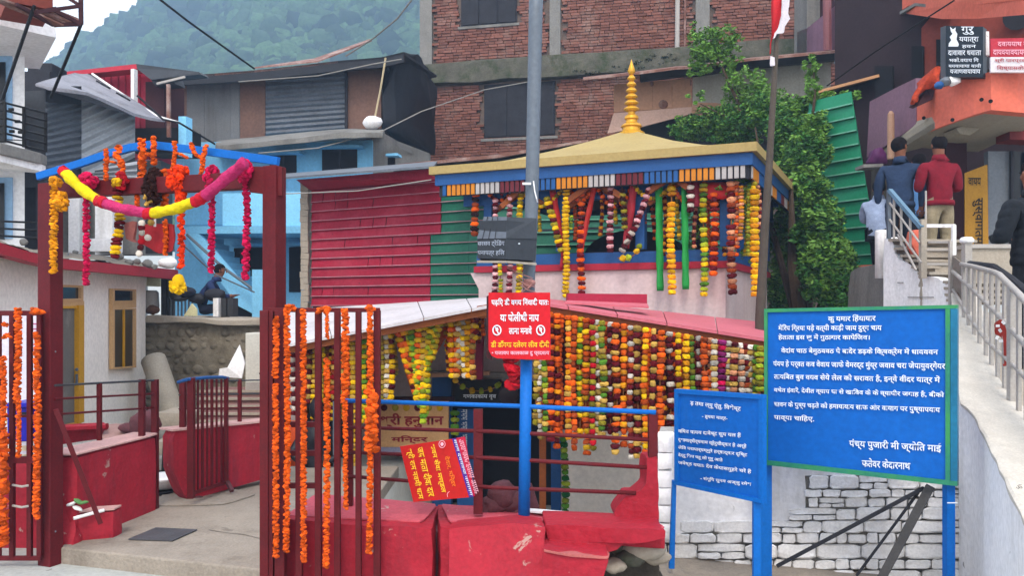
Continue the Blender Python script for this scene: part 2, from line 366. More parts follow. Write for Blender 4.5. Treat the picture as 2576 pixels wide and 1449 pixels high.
M_greentin = mat('green painted tin', '1E6650', .45, .13, 2, .06, 15, '3E8068', 1.3, .45, .5, isl=.3)
M_yroof = mat('cream yellow roof paint', 'A08C58', .65, .05, 2, .06, 30, '8A7446', 1.8, .6, .54, streak=True, chip=('7C6A48', 10, .70))
M_gold = mat('gold paint', 'D09A2C', .35, .12, 8, .05, 40, metal=.35)
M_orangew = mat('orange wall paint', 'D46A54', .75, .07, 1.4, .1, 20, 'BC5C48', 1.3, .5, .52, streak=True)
M_orangedk = mat('brick and shaded orange paint', '7E3A2E', .8, .1, 1.4, .1, 20)  # orange wall with its shade put into the colour; also brick parapet
M_purple = mat('mauve wall paint', '806070', .8, .1, 1.5, .1, 20, '54404A', 1.3, .5, .5, streak=True)
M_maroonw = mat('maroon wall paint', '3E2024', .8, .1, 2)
M_wood = mat('orange painted beam', '8C4A20', .6, .2, 8, .2, 40)
M_yell = mat('yellow door frame paint', 'C8921E', .5, .08, 4)
M_peach = mat('peach frame paint', 'C8A070', .6, .06, 4)
M_steel = mat('grey painted steel', '626A74', .5, .07, 3, metal=.2)
M_rail = mat('greige rail paint', 'A49E98', .5, .06, 4, .05, 60, '8A847E', 3, .5, .55)
M_beige = mat('beige concrete', 'A2988A', .85, .08, 3, .3, 30, '7C7468', 1.5, .5, .5)
M_black = mat('black paint', '141416', .5, .2, 4)
M_wire = mat('cable rubber', '1A1A1E', .6)
M_rock = mat('maroon painted stone', '5A343A', .85, .25, 8, .5, 20)
M_leafh = mat('sunlit leaves', '68943A', .6, .35, 2.5, isl=.7, spec=.25)  # sunlight put into the colour of the upper, nearer crown leaves
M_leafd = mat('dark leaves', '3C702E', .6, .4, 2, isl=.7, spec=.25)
M_bark = mat('bark', '4A3C30', .95, .2, 8, .5, 40)
T_white = mat('white lettering', 'DCE2EA', .7, .06, 20, dirt='8CB0D8', dsc=22, damt=.6, dthr=.54)
T_yellow = mat('yellow lettering', 'F0B428', .6, .03, 20)
T_maroon = mat('maroon lettering', '8A2028', .6, .05, 20)
T_black = mat('black lettering', '201C18', .6, .05, 20)
T_pink = mat('pale pink lettering', 'E8A8B8', .6, .03, 20)
T_red = mat('red lettering', 'A03038', .6, .03, 20)

# ---------------------------------------------------------------- ground
def gz(x, y):
    z = -.11
    if -1.15 < x < 3.0 and 5.5 < y < 17: z = -.75
    if x <= -1.15 and y > 8.2: z = -.12
    if y > 17: z = -.1 + (min(y, 80) - 17) * .12
    if y > 80: z = 7.5
    return z
xs = [-900, -400, -200, -80, -40, -20, -12, -8, -6, -5, -4, -3.2, -2.5, -2, -1.5, -1.16, -1.14, -.5, 0, .5, 1, 1.5, 2, 2.5, 2.99, 3.01, 3.6, 4.5, 6, 8, 12, 20, 40, 80, 200, 400, 900]
ys = [-60, -20, -8, -3, 0, 2, 3, 4, 4.5, 5, 5.49, 5.51, 6, 7, 8.19, 8.21, 10, 12, 14, 16.9, 17.1, 20, 25, 32, 40, 60, 80, 110, 200, 400, 900]
V = np.array([(x, y, gz(x, y)) for y in ys for x in xs]); nx = len(xs)
Fa = np.array([(j * nx + i, j * nx + i + 1, (j + 1) * nx + i + 1, (j + 1) * nx + i) for j in range(len(ys) - 1) for i in range(nx - 1)])
mesh_obj('ground', np_mesh('ground', V, Fa, M_road), kind='structure')
# path slab
pp = [(-3.06, 5.36), (-1.42, 4.86), (-1.02, 4.78), (-1.16, 5.5), (-1.16, 8.15), (-3.4, 8.15), (-3.0, 6.9), (-3.35, 6.4), (-3.06, 6.0)]
mb = MB().prism([(x, y, 0) for x, y in pp[::-1]], (0, 0, -.13)); obj('path', mb, M_path, kind='structure', bevel=.012)
# pieces of the path's crust: crack lines are real narrow grooves of darker mortar standing in joints
for a, b in (((-2.2, 5.75), (-1.2, 5.35)), ((-2.05, 6.45), (-1.2, 6.1))):
    mb = MB(); n = 14; pts = []
    for i in range(n + 1):
        t = i / n; pts.append(Vector((a[0] + (b[0] - a[0]) * t, a[1] + (b[1] - a[1]) * t + noise.noise(Vector((i * .7, a[1], 0))) * .05, .003)))
    vs = []
    for i, p in enumerate(pts): vs += [p + Vector((0, .004 + .003 * math.sin(i * 2), 0)), p - Vector((0, .004, 0))]
    mb.add(vs, [(2 * i, 2 * i + 1, 2 * i + 3, 2 * i + 2) for i in range(n)]); obj('path_crack', mb, M_soil, kind='structure')
mb = MB().prism([(-2.9, 6.45, .012), (-2.35, 6.5, .012), (-2.2, 6.85, .012), (-2.6, 7.15, .012), (-3.05, 7.0, .012)][::-1], (0, 0, -.01)); obj('cement_patch', rough(mb, 3, .004, 3), M_path, kind='structure')
q = [P(315, 1357, 0), P(395, 1327, 0), P(497, 1333, 0), P(430, 1360, 0)]
def onz(u, v, z=0):
    Y = (EYE - z) * F / (v - CV); return P(u, v, Y)
mb = MB().prism([onz(322, 1356, .012), onz(434, 1360, .012), onz(497, 1332, .012), onz(392, 1327, .012)], (0, 0, -.009))
obj('floor_plate', mb, mat('dark grey slate', '4A4A4E', .6, .15, 6, .2, 40), None, 'dark grey flat square plate lying on the cement path inside the gate', 'plate', bevel=.003)
# sandy strip with rubble at the foot of the stone wall
mb = MB().prism([(.25, 4.45, -.09), (3.2, 4.0, -.09), (3.2, 5.4, -.06), (.2, 5.5, -.06)], (0, 0, -.04)); obj('dirt_strip', rough(mb, 8, .02, 4), mat('sandy dirt', '8E8478', .95, .15, 8, .5, 50), kind='structure')

# ---------------------------------------------------------------- hill with forest
def hill(x, y):
    u = CU + x / max(y, 1) * F
    v = float(np.interp(u, [-400, 0, 70, 95, 150, 190, 235, 280, 330, 420, 700, 1300, 2600], [420, 250, 182, 160, 112, 92, 62, 30, 0, -60, -190, -260, -330]))
    t = min(1, max(0, (y - 90) / 170)); k = .30 + .70 * (t * t * (3 - 2 * t) * .4 + t * .6)
    top = (CV - v - 30) / F
    r = noise.noise(Vector((x * .014, y * .014, 3))) * 12 + noise.noise(Vector((x * .04, y * .035, 8))) * 6
    return 1.6 + top * k * y - 3.5 + r * t * (1 - t) * 3
gx = np.linspace(-420, 420, 85); gy = np.concatenate([np.linspace(90, 262, 44), [300, 330]])
V = []
for y in gy:
    for x in gx: V.append((x, y, hill(x, min(y, 262)) - (max(0, y - 262)) * 1.2))
Fa = np.array([(j * 85 + i, j * 85 + i + 1, (j + 1) * 85 + i + 1, (j + 1) * 85 + i) for j in range(len(gy) - 1) for i in range(84)])
mesh_obj('hill', np_mesh('hill', V, Fa, mat('forest floor', '24361C', .95, .3, .05)), kind='structure')
g = np.random.default_rng(5)
import bmesh
bm = bmesh.new(); bmesh.ops.create_icosphere(bm, subdivisions=2, radius=1); bv = np.array([v.co[:] for v in bm.verts]); bf = np.array([[v.index for v in f.verts] for f in bm.faces]); bm.free()
var = []
for k in range(8):
    d = np.array([1 + .5 * noise.noise(Vector(p) * 2.1 + Vector((k * 7, 0, 0))) + .22 * noise.noise(Vector(p) * 5 + Vector((k * 7, 3, 0))) for p in bv]); var.append(bv * d[:, None])
VV = []; n = 0
while n < 13500:
    x = g.uniform(-230, 60); y = g.uniform(95, 265); z = hill(x, y)
    u = CU + x / y * F
    if u < -250 or u > 1250: continue
    s = g.uniform(1.1, 2.7) * (1.5 if g.random() < .12 else 1); VV.append(var[n % 8] * np.array([s, s, s * g.uniform(.8, 1.35)]) + np.array([x, y, z + s * .5])); n += 1
V = np.concatenate(VV); Fa = (bf[None] + (np.arange(n) * len(bv))[:, None, None]).reshape(-1, 3)
M_forest = mat('forest foliage', '46603A', .9, .5, .06, isl=.7, dirt='16240F', dsc=.9, damt=.6, dthr=.46, spec=.1)
mesh_obj('forest', np_mesh('forest', V, Fa, M_forest), kind='stuff')
hz = MB().box((-60, 145, 126), (900, 560, 264)); hm = bpy.data.materials.new('valley haze'); hm.use_nodes = True; hm.node_tree.nodes.clear()
pv = hm.node_tree.nodes.new('ShaderNodeVolumePrincipled'); pv.inputs['Color'].default_value = (.42, .62, .92, 1); pv.inputs['Density'].default_value = .0021; pv.inputs['Anisotropy'].default_value = .2
ho = hm.node_tree.nodes.new('ShaderNodeOutputMaterial'); hm.node_tree.links.new(pv.outputs[0], ho.inputs['Volume'])
obj('haze', hz, hm, kind='stuff')

# ---------------------------------------------------------------- brick building
WB = Wall((1062, 22), (1690, 20.6))
t = empty('brick_building', WB.at(2, -.1, 2), 'two storey unplastered brick building with dark shuttered windows and a mossy concrete ledge', 'building')
wz = lambda v, u=1400: WB.p(u, v).z
S = lambda u: WB.s_of(u)
def wprism(name, W, poly, th, m, parent, off=0, **k):
    pts = [W.p(u, v, off) for u, v in poly]; return obj(name, MB().prism(pts, W.n3 * th), m, parent, **k)
s0, s1 = S(1062), S(2100); zt = wz(-80); zl = wz(195)
core = MB().prism([WB.at(s0, -1, .06), WB.at(s1, -1, .06), WB.at(s1, zt, .06), WB.at(s0, zt, .06)], WB.n3 * 5); obj('wall', core, M_mortar, t)
holes = [(S(1218), S(1396), wz(345, 1300), wz(208, 1300)), (S(1160), S(1300), wz(62, 1230), wz(-90, 1230)), (S(1062) - .1, S(1087), wz(170), zt + 1), (S(1383), S(1410), wz(168), zt + 1), (S(1750), S(1785), wz(140, 1760), zt + 1)]
ledz0, ledz1 = wz(217, 1062), wz(165, 1062)
brick_me = {}
def brick_mesh(L):
    k = round(L, 3)
    if k not in brick_me:
        mb = MB().box((0, 0, 0), (L, .09, .062)); me = bpy.data.meshes.new('brick'); me.from_pydata([tuple(v) for v in mb.v], [], mb.f); me.materials.append(M_brick); brick_me[k] = me
    return brick_me[k]
cells = []
z = wz(430); row = 0; ang = math.atan2(WB.d.y, WB.d.x)
while z < zt:
    x = s0 - rnd.uniform(0, .1) + (.12 if row % 2 else 0)
    while x < s1:
        L = rnd.choice([.235, .235, .22, .12]); cx = x + L / 2
        if not (ledz0 - .02 < z < ledz1 + .02) and not any(a - .1 < cx < b + .1 and c < z < d for a, b, c, d in holes):
            cells.append((cx, z, L, rnd.uniform(-.022, .012)))
        x += L + .014
    z += .077; row += 1
vis = [c for c in cells]
def cu(c):
    p = WB.at(c[0], c[1]); return CU + p.x / p.y * F, CV - (c[1] - EYE) / p.y * F
pref = [c for c in cells if 1070 < cu(c)[0] < 1320 and 225 < cu(c)[1] < 400 and c[2] > .2]; rnd.shuffle(pref); pref = set(pref[:290])
rm = MB(); rot = Matrix.Rotation(ang, 3, 'Z')
for c in cells:
    p = WB.at(c[0], c[1], c[3] + .03)
    if c in pref: inst('brick', brick_mesh(c[2]), p, t, rot=(rnd.uniform(-.02, .02), 0, ang))
    else: rm.box(p, (c[2], .09, .062), rot)
obj('brickwork', rm, M_brick, t, kind='stuff')
mb = MB().prism([WB.at(s0 - .1, ledz0, -.22), WB.at(s1, ledz0, -.22), WB.at(s1, ledz1, -.22), WB.at(s0 - .1, ledz1, -.22)], WB.n3 * .35); obj('ledge', rough(mb, 12, .05, 2), M_mossc, t)
for a, b in ((S(1062) - .06, S(1087)), (S(1383), S(1410)), (S(1750), S(1785))):
    obj('concrete_column', MB().prism([WB.at(a, ledz1, -.03), WB.at(b, ledz1, -.03), WB.at(b, zt, -.03), WB.at(a, zt, -.03)], WB.n3 * .1), M_grey, t)
for u0, u1, v0, v1, np_ in ((1218, 1396, 208, 345, 3), (1160, 1300, -90, 62, 3)):
    W = WB; um = (u0 + u1) / 2; a, b = S(u0), S(u1); z0, z1 = wz(v1, um), wz(v0, um)
    w = obj('window', MB().prism([W.at(a, z0, .0), W.at(b, z0, .0), W.at(b, z1, .0), W.at(a, z1, .0)], W.n3 * .08), M_dark2, t)
    for k in range(np_):
        x0 = a + (b - a) * k / np_ + .03; x1 = a + (b - a) * (k + 1) / np_ - .03
        obj('shutter', MB().prism([W.at(x0, z0 + .04, -.03), W.at(x1, z0 + .04, -.03), W.at(x1, z1 - .04, -.03), W.at(x0, z1 - .04, -.03)], W.n3 * .03), M_dark2, w)
    obj('sill', MB().prism([W.at(a - .08, z0 - .08, -.06), W.at(b + .08, z0 - .08, -.06), W.at(b + .08, z0 - .01, -.06), W.at(a - .08, z0 - .01, -.06)], W.n3 * .15), M_grey, w)
# drain pipes on the wall
for u, r, m in ((1703, .06, M_rail), (1722, .025, M_rust)):
    p0 = WB.p(u, 168, -.12); p1 = WB.p(u + 2, -60, -.12); obj('drain_pipe', MB().tube([p0, p1], r, 10), m, t)
for u0, v0, u1, v1 in ((1120, 105, 1126, 109),):
    pass
# small ledge weeds on the brick building
b = empty('ledge_plant', WB.p(1640, 160, -.2), 'dark scrubby moss and weeds growing on the ledge of the brick building', 'plant')
leaves('foliage', [(WB.p(u, v, -.2), (.5, .15, .12), 160) for u, v in ((1560, 172), (1610, 165), (1660, 150), (1500, 178), (1690, 142))], mat('dark moss', '1E2A16', .9, .4, 5, isl=.4), b, .03, 4)

# ---------------------------------------------------------------- long shack above the blue house
WS = Wall((420, 19), (960, 18))
t = empty('timber_shack', WS.p(700, 350, 1), 'long dark shack of plywood, planks and tin with a rusty roof and tarpaulin side', 'shack')
def panels(name, W, u0, u1, vt0, vt1, vb0, vb1, m, parent, n=1, th=.04, off=0, gap=.015):
    for k in range(n):
        a = k / n; b = (k + 1) / n; ua = u0 + (u1 - u0) * a; ub = u0 + (u1 - u0) * b
        ub2 = ub - (ub - ua) * gap
        pts = [W.p(ua, vb0 + (vb1 - vb0) * a, off), W.p(ub2, vb0 + (vb1 - vb0) * b, off), W.p(ub2, vt0 + (vt1 - vt0) * b, off), W.p(ua, vt0 + (vt1 - vt0) * a, off)]
        o_ = rnd.uniform(-.006, .006); pts = [p + W.n3 * o_ for p in pts]
        obj(name, MB().prism(pts, W.n3 * th), m, parent)
panels('plywood_panel', WS, 420, 470, 200, 195, 350, 352, M_ply, t)
panels('plank', WS, 470, 603, 197, 188, 362, 352, M_plank, t, 6)
panels('plywood_panel', WS, 604, 668, 188, 183, 352, 345, M_ply, t)
panels('plywood_panel', WS, 872, 960, 172, 158, 325, 322, M_ply, t)
def corr(name, W, u0, u1, vt0, vt1, vb0, vb1, m, parent, n=14, amp=.03, vert=False, off=0):
    """corrugated sheet; ribs follow the v direction between the top and bottom edges (or u when vert)"""
    vs = []; 
    if not vert:
        N_ = n * 6
        for i in range(N_ + 1):
            t_ = i / N_; o_ = off + amp * math.cos(2 * math.pi * t_ * n)
            for u, va, vb in ((u0, vt0, vb0), (u1, vt1, vb1)): vs.append(W.p(u, va + (vb - va) * t_, o_))
            for u, va, vb in ((u0, vt0, vb0), (u1, vt1, vb1)): vs.append(W.p(u, va + (vb - va) * t_, o_ + .012))
    else:
        N_ = n * 6
        for i in range(N_ + 1):
            t_ = i / N_; u = u0 + (u1 - u0) * t_; o_ = off + amp * math.cos(2 * math.pi * t_ * n)
            vs += [W.p(u, vt0 + (vt1 - vt0) * t_, o_), W.p(u, vb0 + (vb1 - vb0) * t_, o_), W.p(u, vt0 + (vt1 - vt0) * t_, o_ + .012), W.p(u, vb0 + (vb1 - vb0) * t_, o_ + .012)]
    fs = []
    for i in range(N_):
        o = i * 4; fs += [(o, o + 1, o + 5, o + 4), (o + 2, o + 6, o + 7, o + 3), (o, o + 4, o + 6, o + 2), (o + 1, o + 3, o + 7, o + 5)]
    fs += [(0, 2, 3, 1), (4 * N_, 4 * N_ + 1, 4 * N_ + 3, 4 * N_ + 2)]
    return obj(name, MB().add(vs, fs), m, parent, smooth=False)
corr('tin_sheet', WS, 668, 871, 183, 172, 342, 326, M_tin, t, 12, .025)
obj('post', MB().bar(WS.p(871, 172, -.05), WS.p(871, 326, -.05), .06), M_dark2, t)
obj('back_wall', MB().prism([WS.p(415, 400, .3), WS.p(975, 400, .3), WS.p(975, 160, .3), WS.p(415, 195, .3)], WS.n3 * 2.5), M_dark2, t)
# roof slab: dark eave board and rusty tin on top, built as narrow sheets
top = [(400, 196), (425, 190), (540, 184), (640, 176), (760, 163), (850, 152), (960, 143), (1015, 130)]
for i in range(len(top) - 1):
    (u0, v0), (u1, v1) = top[i], top[i + 1]
    a, b_ = WS.p(u0, v0, -.55), WS.p(u1, v1, -.55)
    up = Vector((0, 0, .62)) + WS.n3 * 2.6 if u0 < 840 else Vector((0, 0, .25)) + WS.n3 * 2.6
    obj('roof_sheet', MB().prism([a, b_, b_ + up, a + up], (0, 0, -.05)), M_rust if u0 < 840 else M_tarp, t)
    obj('eave_board', MB().prism([a, b_, b_ + Vector((0, 0, -.22)), a + Vector((0, 0, -.22))], WS.n3 * .1), M_tarp, t)
obj('tarpaulin', rough(MB().prism([P(960, 145, 17.8), P(1015, 128, 18), P(1064, 212, 20.5), P(1064, 392, 20.5), P(960, 326, 17.9)], (.3, .25, 0)), 6, .08, 1.2), M_tarp, t, smooth=True)
obj('roof_sheet', MB().prism([P(640, 168, 20), P(800, 152, 20), P(935, 100, 21), P(930, 97, 21.5), P(790, 146, 20.5)], (0, 0, -.04)), M_rust, t)
obj('sack', rough(MB().ball(P(938, 308, 17.2), (.22, .2, .14), 10, 8), 1, .03, 5), M_white, None, 'white sack resting on the concrete awning below the dark shack, tied to a rope', 'sack', smooth=True)
obj('rope', MB().tube([P(970, 145, 17.2), P(958, 220, 17.2), P(943, 296, 17.2)], .022, 6), mat('jute', 'B0A080'), None, 'pale rope hanging down from the shack roof to the white sack', 'rope')

# ---------------------------------------------------------------- blue house below
WH = Wall((440, 17.5), (940, 16.6))
t = empty('blue_house', WH.p(650, 800, 1), 'sky blue painted house with dark windows, an outside staircase and a light blue parapet', 'house')
wprism('wall', WH, [(440, 860), (936, 860), (936, 352), (440, 358)], 3, M_bluehouse, t)
obj('side_wall', MB().prism([WH.p(936, 860, .02), P(1080, 860, 19), P(1080, 385, 19), WH.p(936, 330, .02)], (0, .3, 0)), M_grey, t)
obj('awning', rough(MB().prism([WH.p(540, 366, -.8), WH.p(690, 352, -.8), WH.p(870, 331, -.8), WH.p(965, 332, -.8), WH.p(968, 324, .6), WH.p(870, 322, .6), WH.p(690, 340, .6), WH.p(545, 352, .6)], (0, 0, -.12)), 3, .02, 3), M_grey, t)
obj('awning_side', MB().prism([WH.p(965, 334, -.8), P(1066, 392, 19.4), P(1066, 398, 19.4), WH.p(965, 345, -.8)], (.05, .5, 0)), M_grey, t)
for u0, u1, v0, v1 in ((678, 745, 389, 436), (810, 898, 374, 432), (588, 662, 622, 697), (727, 757, 620, 735), (975, 992, 395, 415)):
    w = wprism('window', WH, [(u0, v1), (u1, v1), (u1, v0), (u0, v0 + 2)], .06, M_dark, t, -.02)
    wprism('lintel', WH, [(u0 - 5, v0 - 3), (u1 + 9, v0 - 4), (u1 + 7, v0 - 11), (u0 - 5, v0 - 9)], .25, M_bluehouse, w, -.22)
    if u1 - u0 > 40:
        wprism('mullion', WH, [((u0 + u1) / 2 - 2, v1), ((u0 + u1) / 2 + 2, v1), ((u0 + u1) / 2 + 2, v0 + 2), ((u0 + u1) / 2 - 2, v0 + 2)], .04, M_dark2, w, -.05)
wprism('parapet', WH, [(560, 568), (768, 568), (768, 482), (560, 486)], .12, M_bluelite, t, -1.1)
wprism('floor_slab', WH, [(450, 588), (775, 586), (775, 568), (450, 569)], 1.3, M_bluehouse, t, -1.2)
wprism('parapet', WH, [(455, 566), (560, 566), (560, 500), (455, 505)], .12, M_bluehouse, t, -.5)
# staircase: stringer and steps
obj('stair_side', MB().prism([WH.p(463, 588, -1.2), WH.p(500, 588, -1.2), WH.p(672, 790, -1.2), WH.p(660, 802, -1.2), WH.p(600, 770, -1.2)], WH.n3 * .12), M_bluelite, t)
for k in range(12):
    u = 500 + k * 14; v = 592 + k * 16.5; wprism('step', WH, [(u - 16, v + 14), (u + 2, v + 14), (u + 2, v), (u - 16, v)], .9, M_bluehouse, t, -1.15)
wprism('pillar', WH, [(634, 800), (662, 800), (662, 678), (634, 678)], .3, M_bluelite, t, -1.6)
wprism('post', WH, [(449, 392), (468, 392), (468, 292), (449, 292)], .2, M_bluelite, t, -2.2)
obj('handrail', MB().tube([WH.p(470, 590, -1.5), WH.p(560, 672, -1.5), WH.p(640, 730, -1.5)], .03), M_steel, t)
obj('dark_stair_gap', MB().prism([WH.p(575, 800, -.9), WH.p(652, 800, -.9), WH.p(575, 722, -.9)], WH.n3 * .3), M_dark, t)  # black slab stands for the shade in the gap under the stairs

# ---------------------------------------------------------------- grey corrugated shack and red shed
WR = Wall((100, 16.5), (480, 15.5))
t = empty('red_shed', WR.p(300, 400, 1), 'dark red tin shed with a white post and red fascia behind the grey tin hut', 'shed')
wprism('wall', WR, [(150, 400), (375, 400), (375, 168), (150, 182)], .8, M_redtin, t)
for k in range(9):
    u = 205 + k * 18; wprism('batten', WR, [(u, 330), (u + 2, 330), (u + 2, 176), (u, 178)], .03, M_redtin, t, -.03)
wprism('fascia', WR, [(105, 196), (345, 172), (345, 160), (105, 186)], .3, mat('bright red fascia paint', 'B02838', .5, .08, 3), t, -.4)
wprism('post', WR, [(329, 262), (337, 262), (337, 172), (329, 173)], .1, M_white, t, -.5)
wprism('side_panel', WR, [(366, 330), (412, 330), (412, 205), (366, 205)], .6, M_maroonw, t, -.12)
wprism('door', WR, [(338, 385), (455, 385), (455, 320), (338, 322)], .6, M_dark, t, -.2)
obj('roof', MB().prism([WR.p(342, 160, -.4), WR.p(500, 180, -.5), WR.p(505, 186, -.5), WR.p(380, 200, -.5), WR.p(345, 172, -.4)], WR.n3 * .25), M_tin2, t)
wprism('gable', WR, [(390, 215), (440, 210), (430, 182), (360, 170)], .3, M_tin2, t, -.3)
obj('barge_board', MB().bar(WR.p(395, 210, -.7), WR.p(465, 193, -.7), .03, .04), M_rail, t)
obj('tilted_pole', MB().bar(WR.p(424, 212, -.8), WR.p(425, 345, -.8), .06), M_rust, t)
WG = Wall((115, 12.6), (205, 13.4)); WG2 = Wall((205, 13.4), (340, 14.4))
t = empty('grey_tin_hut', WG.p(200, 440, 1), 'grey corrugated tin hut with a torn pale sheet roof left of the red shed', 'hut')
corr('tin_sheet', WG, 115, 205, 255, 225, 430, 420, M_tin, t, 11, .03)
obj('plain_sheet', MB().prism([WG.p(115, 256, -.04), WG.p(205, 262, -.04), WG.p(205, 216, -.04), WG.p(115, 216, -.04)], WG.n3 * .03), M_tin2, t)
vs = []; n = 11
for i in range(n * 6 + 1):   # diagonal corrugation on the second face
    t_ = i / (n * 6); o_ = .04 * math.cos(2 * math.pi * t_ * n); vs += [WG2.p(205, 195 + 265 * t_, o_), WG2.p(340, 130 + 265 * t_, o_), WG2.p(205, 195 + 265 * t_, o_ + .01), WG2.p(340, 130 + 265 * t_, o_ + .01)]
fs = []
for i in range(n * 6): o = i * 4; fs += [(o, o + 1, o + 5, o + 4), (o + 2, o + 6, o + 7, o + 3)]
# keep the sheet inside the hut's outline: the roof hides its top
vs2 = [v if v.z < WG2.p(205, 225).z + .0 else v for v in vs]
import bmesh as _bm
bm = _bm.new(); bvs = [bm.verts.new(v) for v in vs]; [bm.faces.new([bvs[k] for k in f]) for f in fs]
a_, b_, c_ = WG2.p(205, 232), WG2.p(340, 285), WG2.p(205, 232) + WG2.n3
pn = (b_ - a_).cross(c_ - a_).normalized(); pn = pn if pn.z > 0 else -pn
_bm.ops.bisect_plane(bm, geom=bm.verts[:] + bm.edges[:] + bm.faces[:], plane_co=a_, plane_no=pn, clear_outer=True)
bm.verts.index_update(); mb = MB(); mb.v = [v.co.copy() for v in bm.verts]; mb.f = [tuple(x.index for x in f.verts) for f in bm.faces]; bm.free()
obj('tin_sheet', mb, mat('pale tin sheet', 'A8ACB0', .6, .12, 1.5), t)
obj('inner_wall', MB().prism([WG2.p(205, 450, .06), WG2.p(340, 440, .06), WG2.p(340, 292, .06), WG2.p(205, 240, .06)], WG2.n3 * .8), M_tin2, t)
obj('inner_wall', MB().prism([WG.p(115, 470, .06), WG.p(205, 460, .06), WG.p(205, 226, .06), WG.p(115, 226, .06)], WG.n3 * 1.2), M_tin2, t)
rp = [P(80, 208, 12.2), P(215, 228, 12.8), P(340, 285, 14), P(420, 300, 14.6), P(335, 255, 15.5), P(232, 185, 16), P(190, 183, 15)]
mb = MB(); c0 = sum(rp, Vector()) / len(rp); mb.prism(rp, (0, 0, -.06)); obj('roof', rough(mb, 3, .03, 1.5), mat('pale torn sheeting', '8C8C94', .75, .2, 2, .3, 10, '565458', 1.6, .5, .5), t)
obj('roof_ridge', MB().tube([P(232, 185, 15.6), P(335, 255, 15.2), P(395, 292, 14.6), P(450, 308, 14.6)], .022, 6), M_white, t)
for u, v in ((250, 205), (262, 212), (300, 235), (312, 242)):
    obj('roof_patch', MB().box(P(u + 4, v + 4, 14.2), (.14, .1, .03), Matrix.Rotation(.5, 3, 'Y')), M_dark2, t)
obj('dark_box', MB().box(P(120, 188, 14.5), (.45, .5, .3)), M_dark2, None, 'black water tank box on the roof at the left beside the hill', 'tank', bevel=.03)
t = empty('dark_outbuilding', P(90, 560, 13.4), 'dark slate coloured outbuilding between the left balcony and the grey tin hut', 'building')
obj('wall', MB().box(P(88, 370, 13.6) + Vector((0, .3, -.5)), (.5, .6, 3.6)), M_dark2, t)
obj('lower_wall', MB().box(P(200, 520, 14.4) + Vector((0, .3, 0)), (2.9, .5, 1.7)), M_tin2, t)
corr('roof_sheet', Wall((235, 12.9), (345, 13.4)), 238, 345, 425, 405, 452, 470, mat('light tin', '9A9CA0', .4, .1, 2, metal=.3), t, 4, .03)
t = empty('white_columned_porch', P(230, 640, 12.6), 'white columned porch with grey recesses above the small white house', 'porch')
for a, b, y in ((172, 200, 12.9), (239, 283, 12.7)):
    obj('column', MB().prism([P(a, 640, y), P(b, 640, y), P(b, 470, y), P(a, 470, y)], (0, .3, 0)), M_white, t)
obj('wall', MB().prism([P(140, 640, 13.3), P(345, 640, 13.3), P(345, 480, 13.3), P(140, 480, 13.3)], (0, .3, 0)), M_grey, t)
obj('plinth', MB().prism([P(225, 632, 12.4), P(285, 632, 12.4), P(285, 600, 12.4), P(225, 600, 12.4)], (0, .3, 0)), M_white, t)
obj('shutter', MB().prism([P(90, 600, 12.8), P(135, 600, 12.8), P(135, 470, 12.8), P(90, 470, 12.8)], (0, .1, 0)), M_tin2, t)
# ---------------------------------------------------------------- left building with balconies
t = empty('left_building', P(20, 900, 9.8), 'white building at the left edge with blue window surrounds and two balconies', 'building')
WL = Wall((-80, 9.6), (62, 9.8))
obj('wall', MB().prism([WL.p(-260, 1000), WL.p(62, 1000), WL.p(62, 60), WL.p(-260, 60)], (-2.3, 3.2, 0)), M_white, t)
wprism('window_surround', WL, [(-60, 352), (30, 352), (30, 140), (-60, 140)], .05, mat('pale blue paint', '8DB0D0', .7, .05, 2), t, -.03)
wprism('window', WL, [(-70, 356), (13, 356), (13, 155), (-70, 155)], .05, M_glass, t, -.06)
wprism('window_surround', WL, [(-60, 600), (31, 600), (31, 446), (-60, 446)], .05, mat('pale blue paint', '8DB0D0'), t, -.03)
wprism('window', WL, [(-70, 602), (10, 602), (10, 460), (-70, 460)], .05, M_glass, t, -.06)
# balcony slab (lower)
obj('balcony_slab', MB().prism([P(-200, 352, 8.2), P(0, 358, 8.25), P(104, 385, 8.8), P(118, 392, 9.3), P(62, 372, 9.9), P(-200, 352, 9.9)], (0, 0, -.12)), M_grey, t, bevel=.01)
obj('balcony_fascia', MB().prism([P(-200, 362, 8.25), P(0, 367, 8.3), P(104, 395, 8.85), P(115, 402, 9.3), P(60, 400, 9.9), P(-200, 400, 9.9)], (0, 0, -.16)), M_white, t)
rl = empty  # balcony railing members are parts of the building
for k in range(6):
    z0 = k / 5; a = P(-100, 262 + 98 * z0, 8.25); b_ = P(12, 258 + 96 * z0, 8.3); c_ = P(115, 284 + 96 * z0, 8.95)
    obj('rail', MB().tube([a, b_, c_], .012, 6), M_black, t)
for u, a, b_, y in ((12, 257, 354, 8.3), (60, 268, 370, 8.55), (115, 283, 382, 8.95)):
    obj('rail_post', MB().bar(P(u, a, y), P(u, b_, y), .025), M_black, t)
for u, v in ((24, 275), (40, 305), (26, 330), (48, 332)):
    obj('rail_ornament', MB().box(P(u + 4, v, 8.42), (.05, .02, .03)), M_black, t)
for k in range(3):
    obj('rail', MB().tube([P(-60, 554 + k * 18, 9.0), P(92, 560 + k * 19, 9.3)], .012, 6), M_black, t)
obj('rail', MB().tube([P(14, 350, 9.3), P(60, 353, 9.35), P(62, 352, 9.5)], .006, 4), M_black, t)
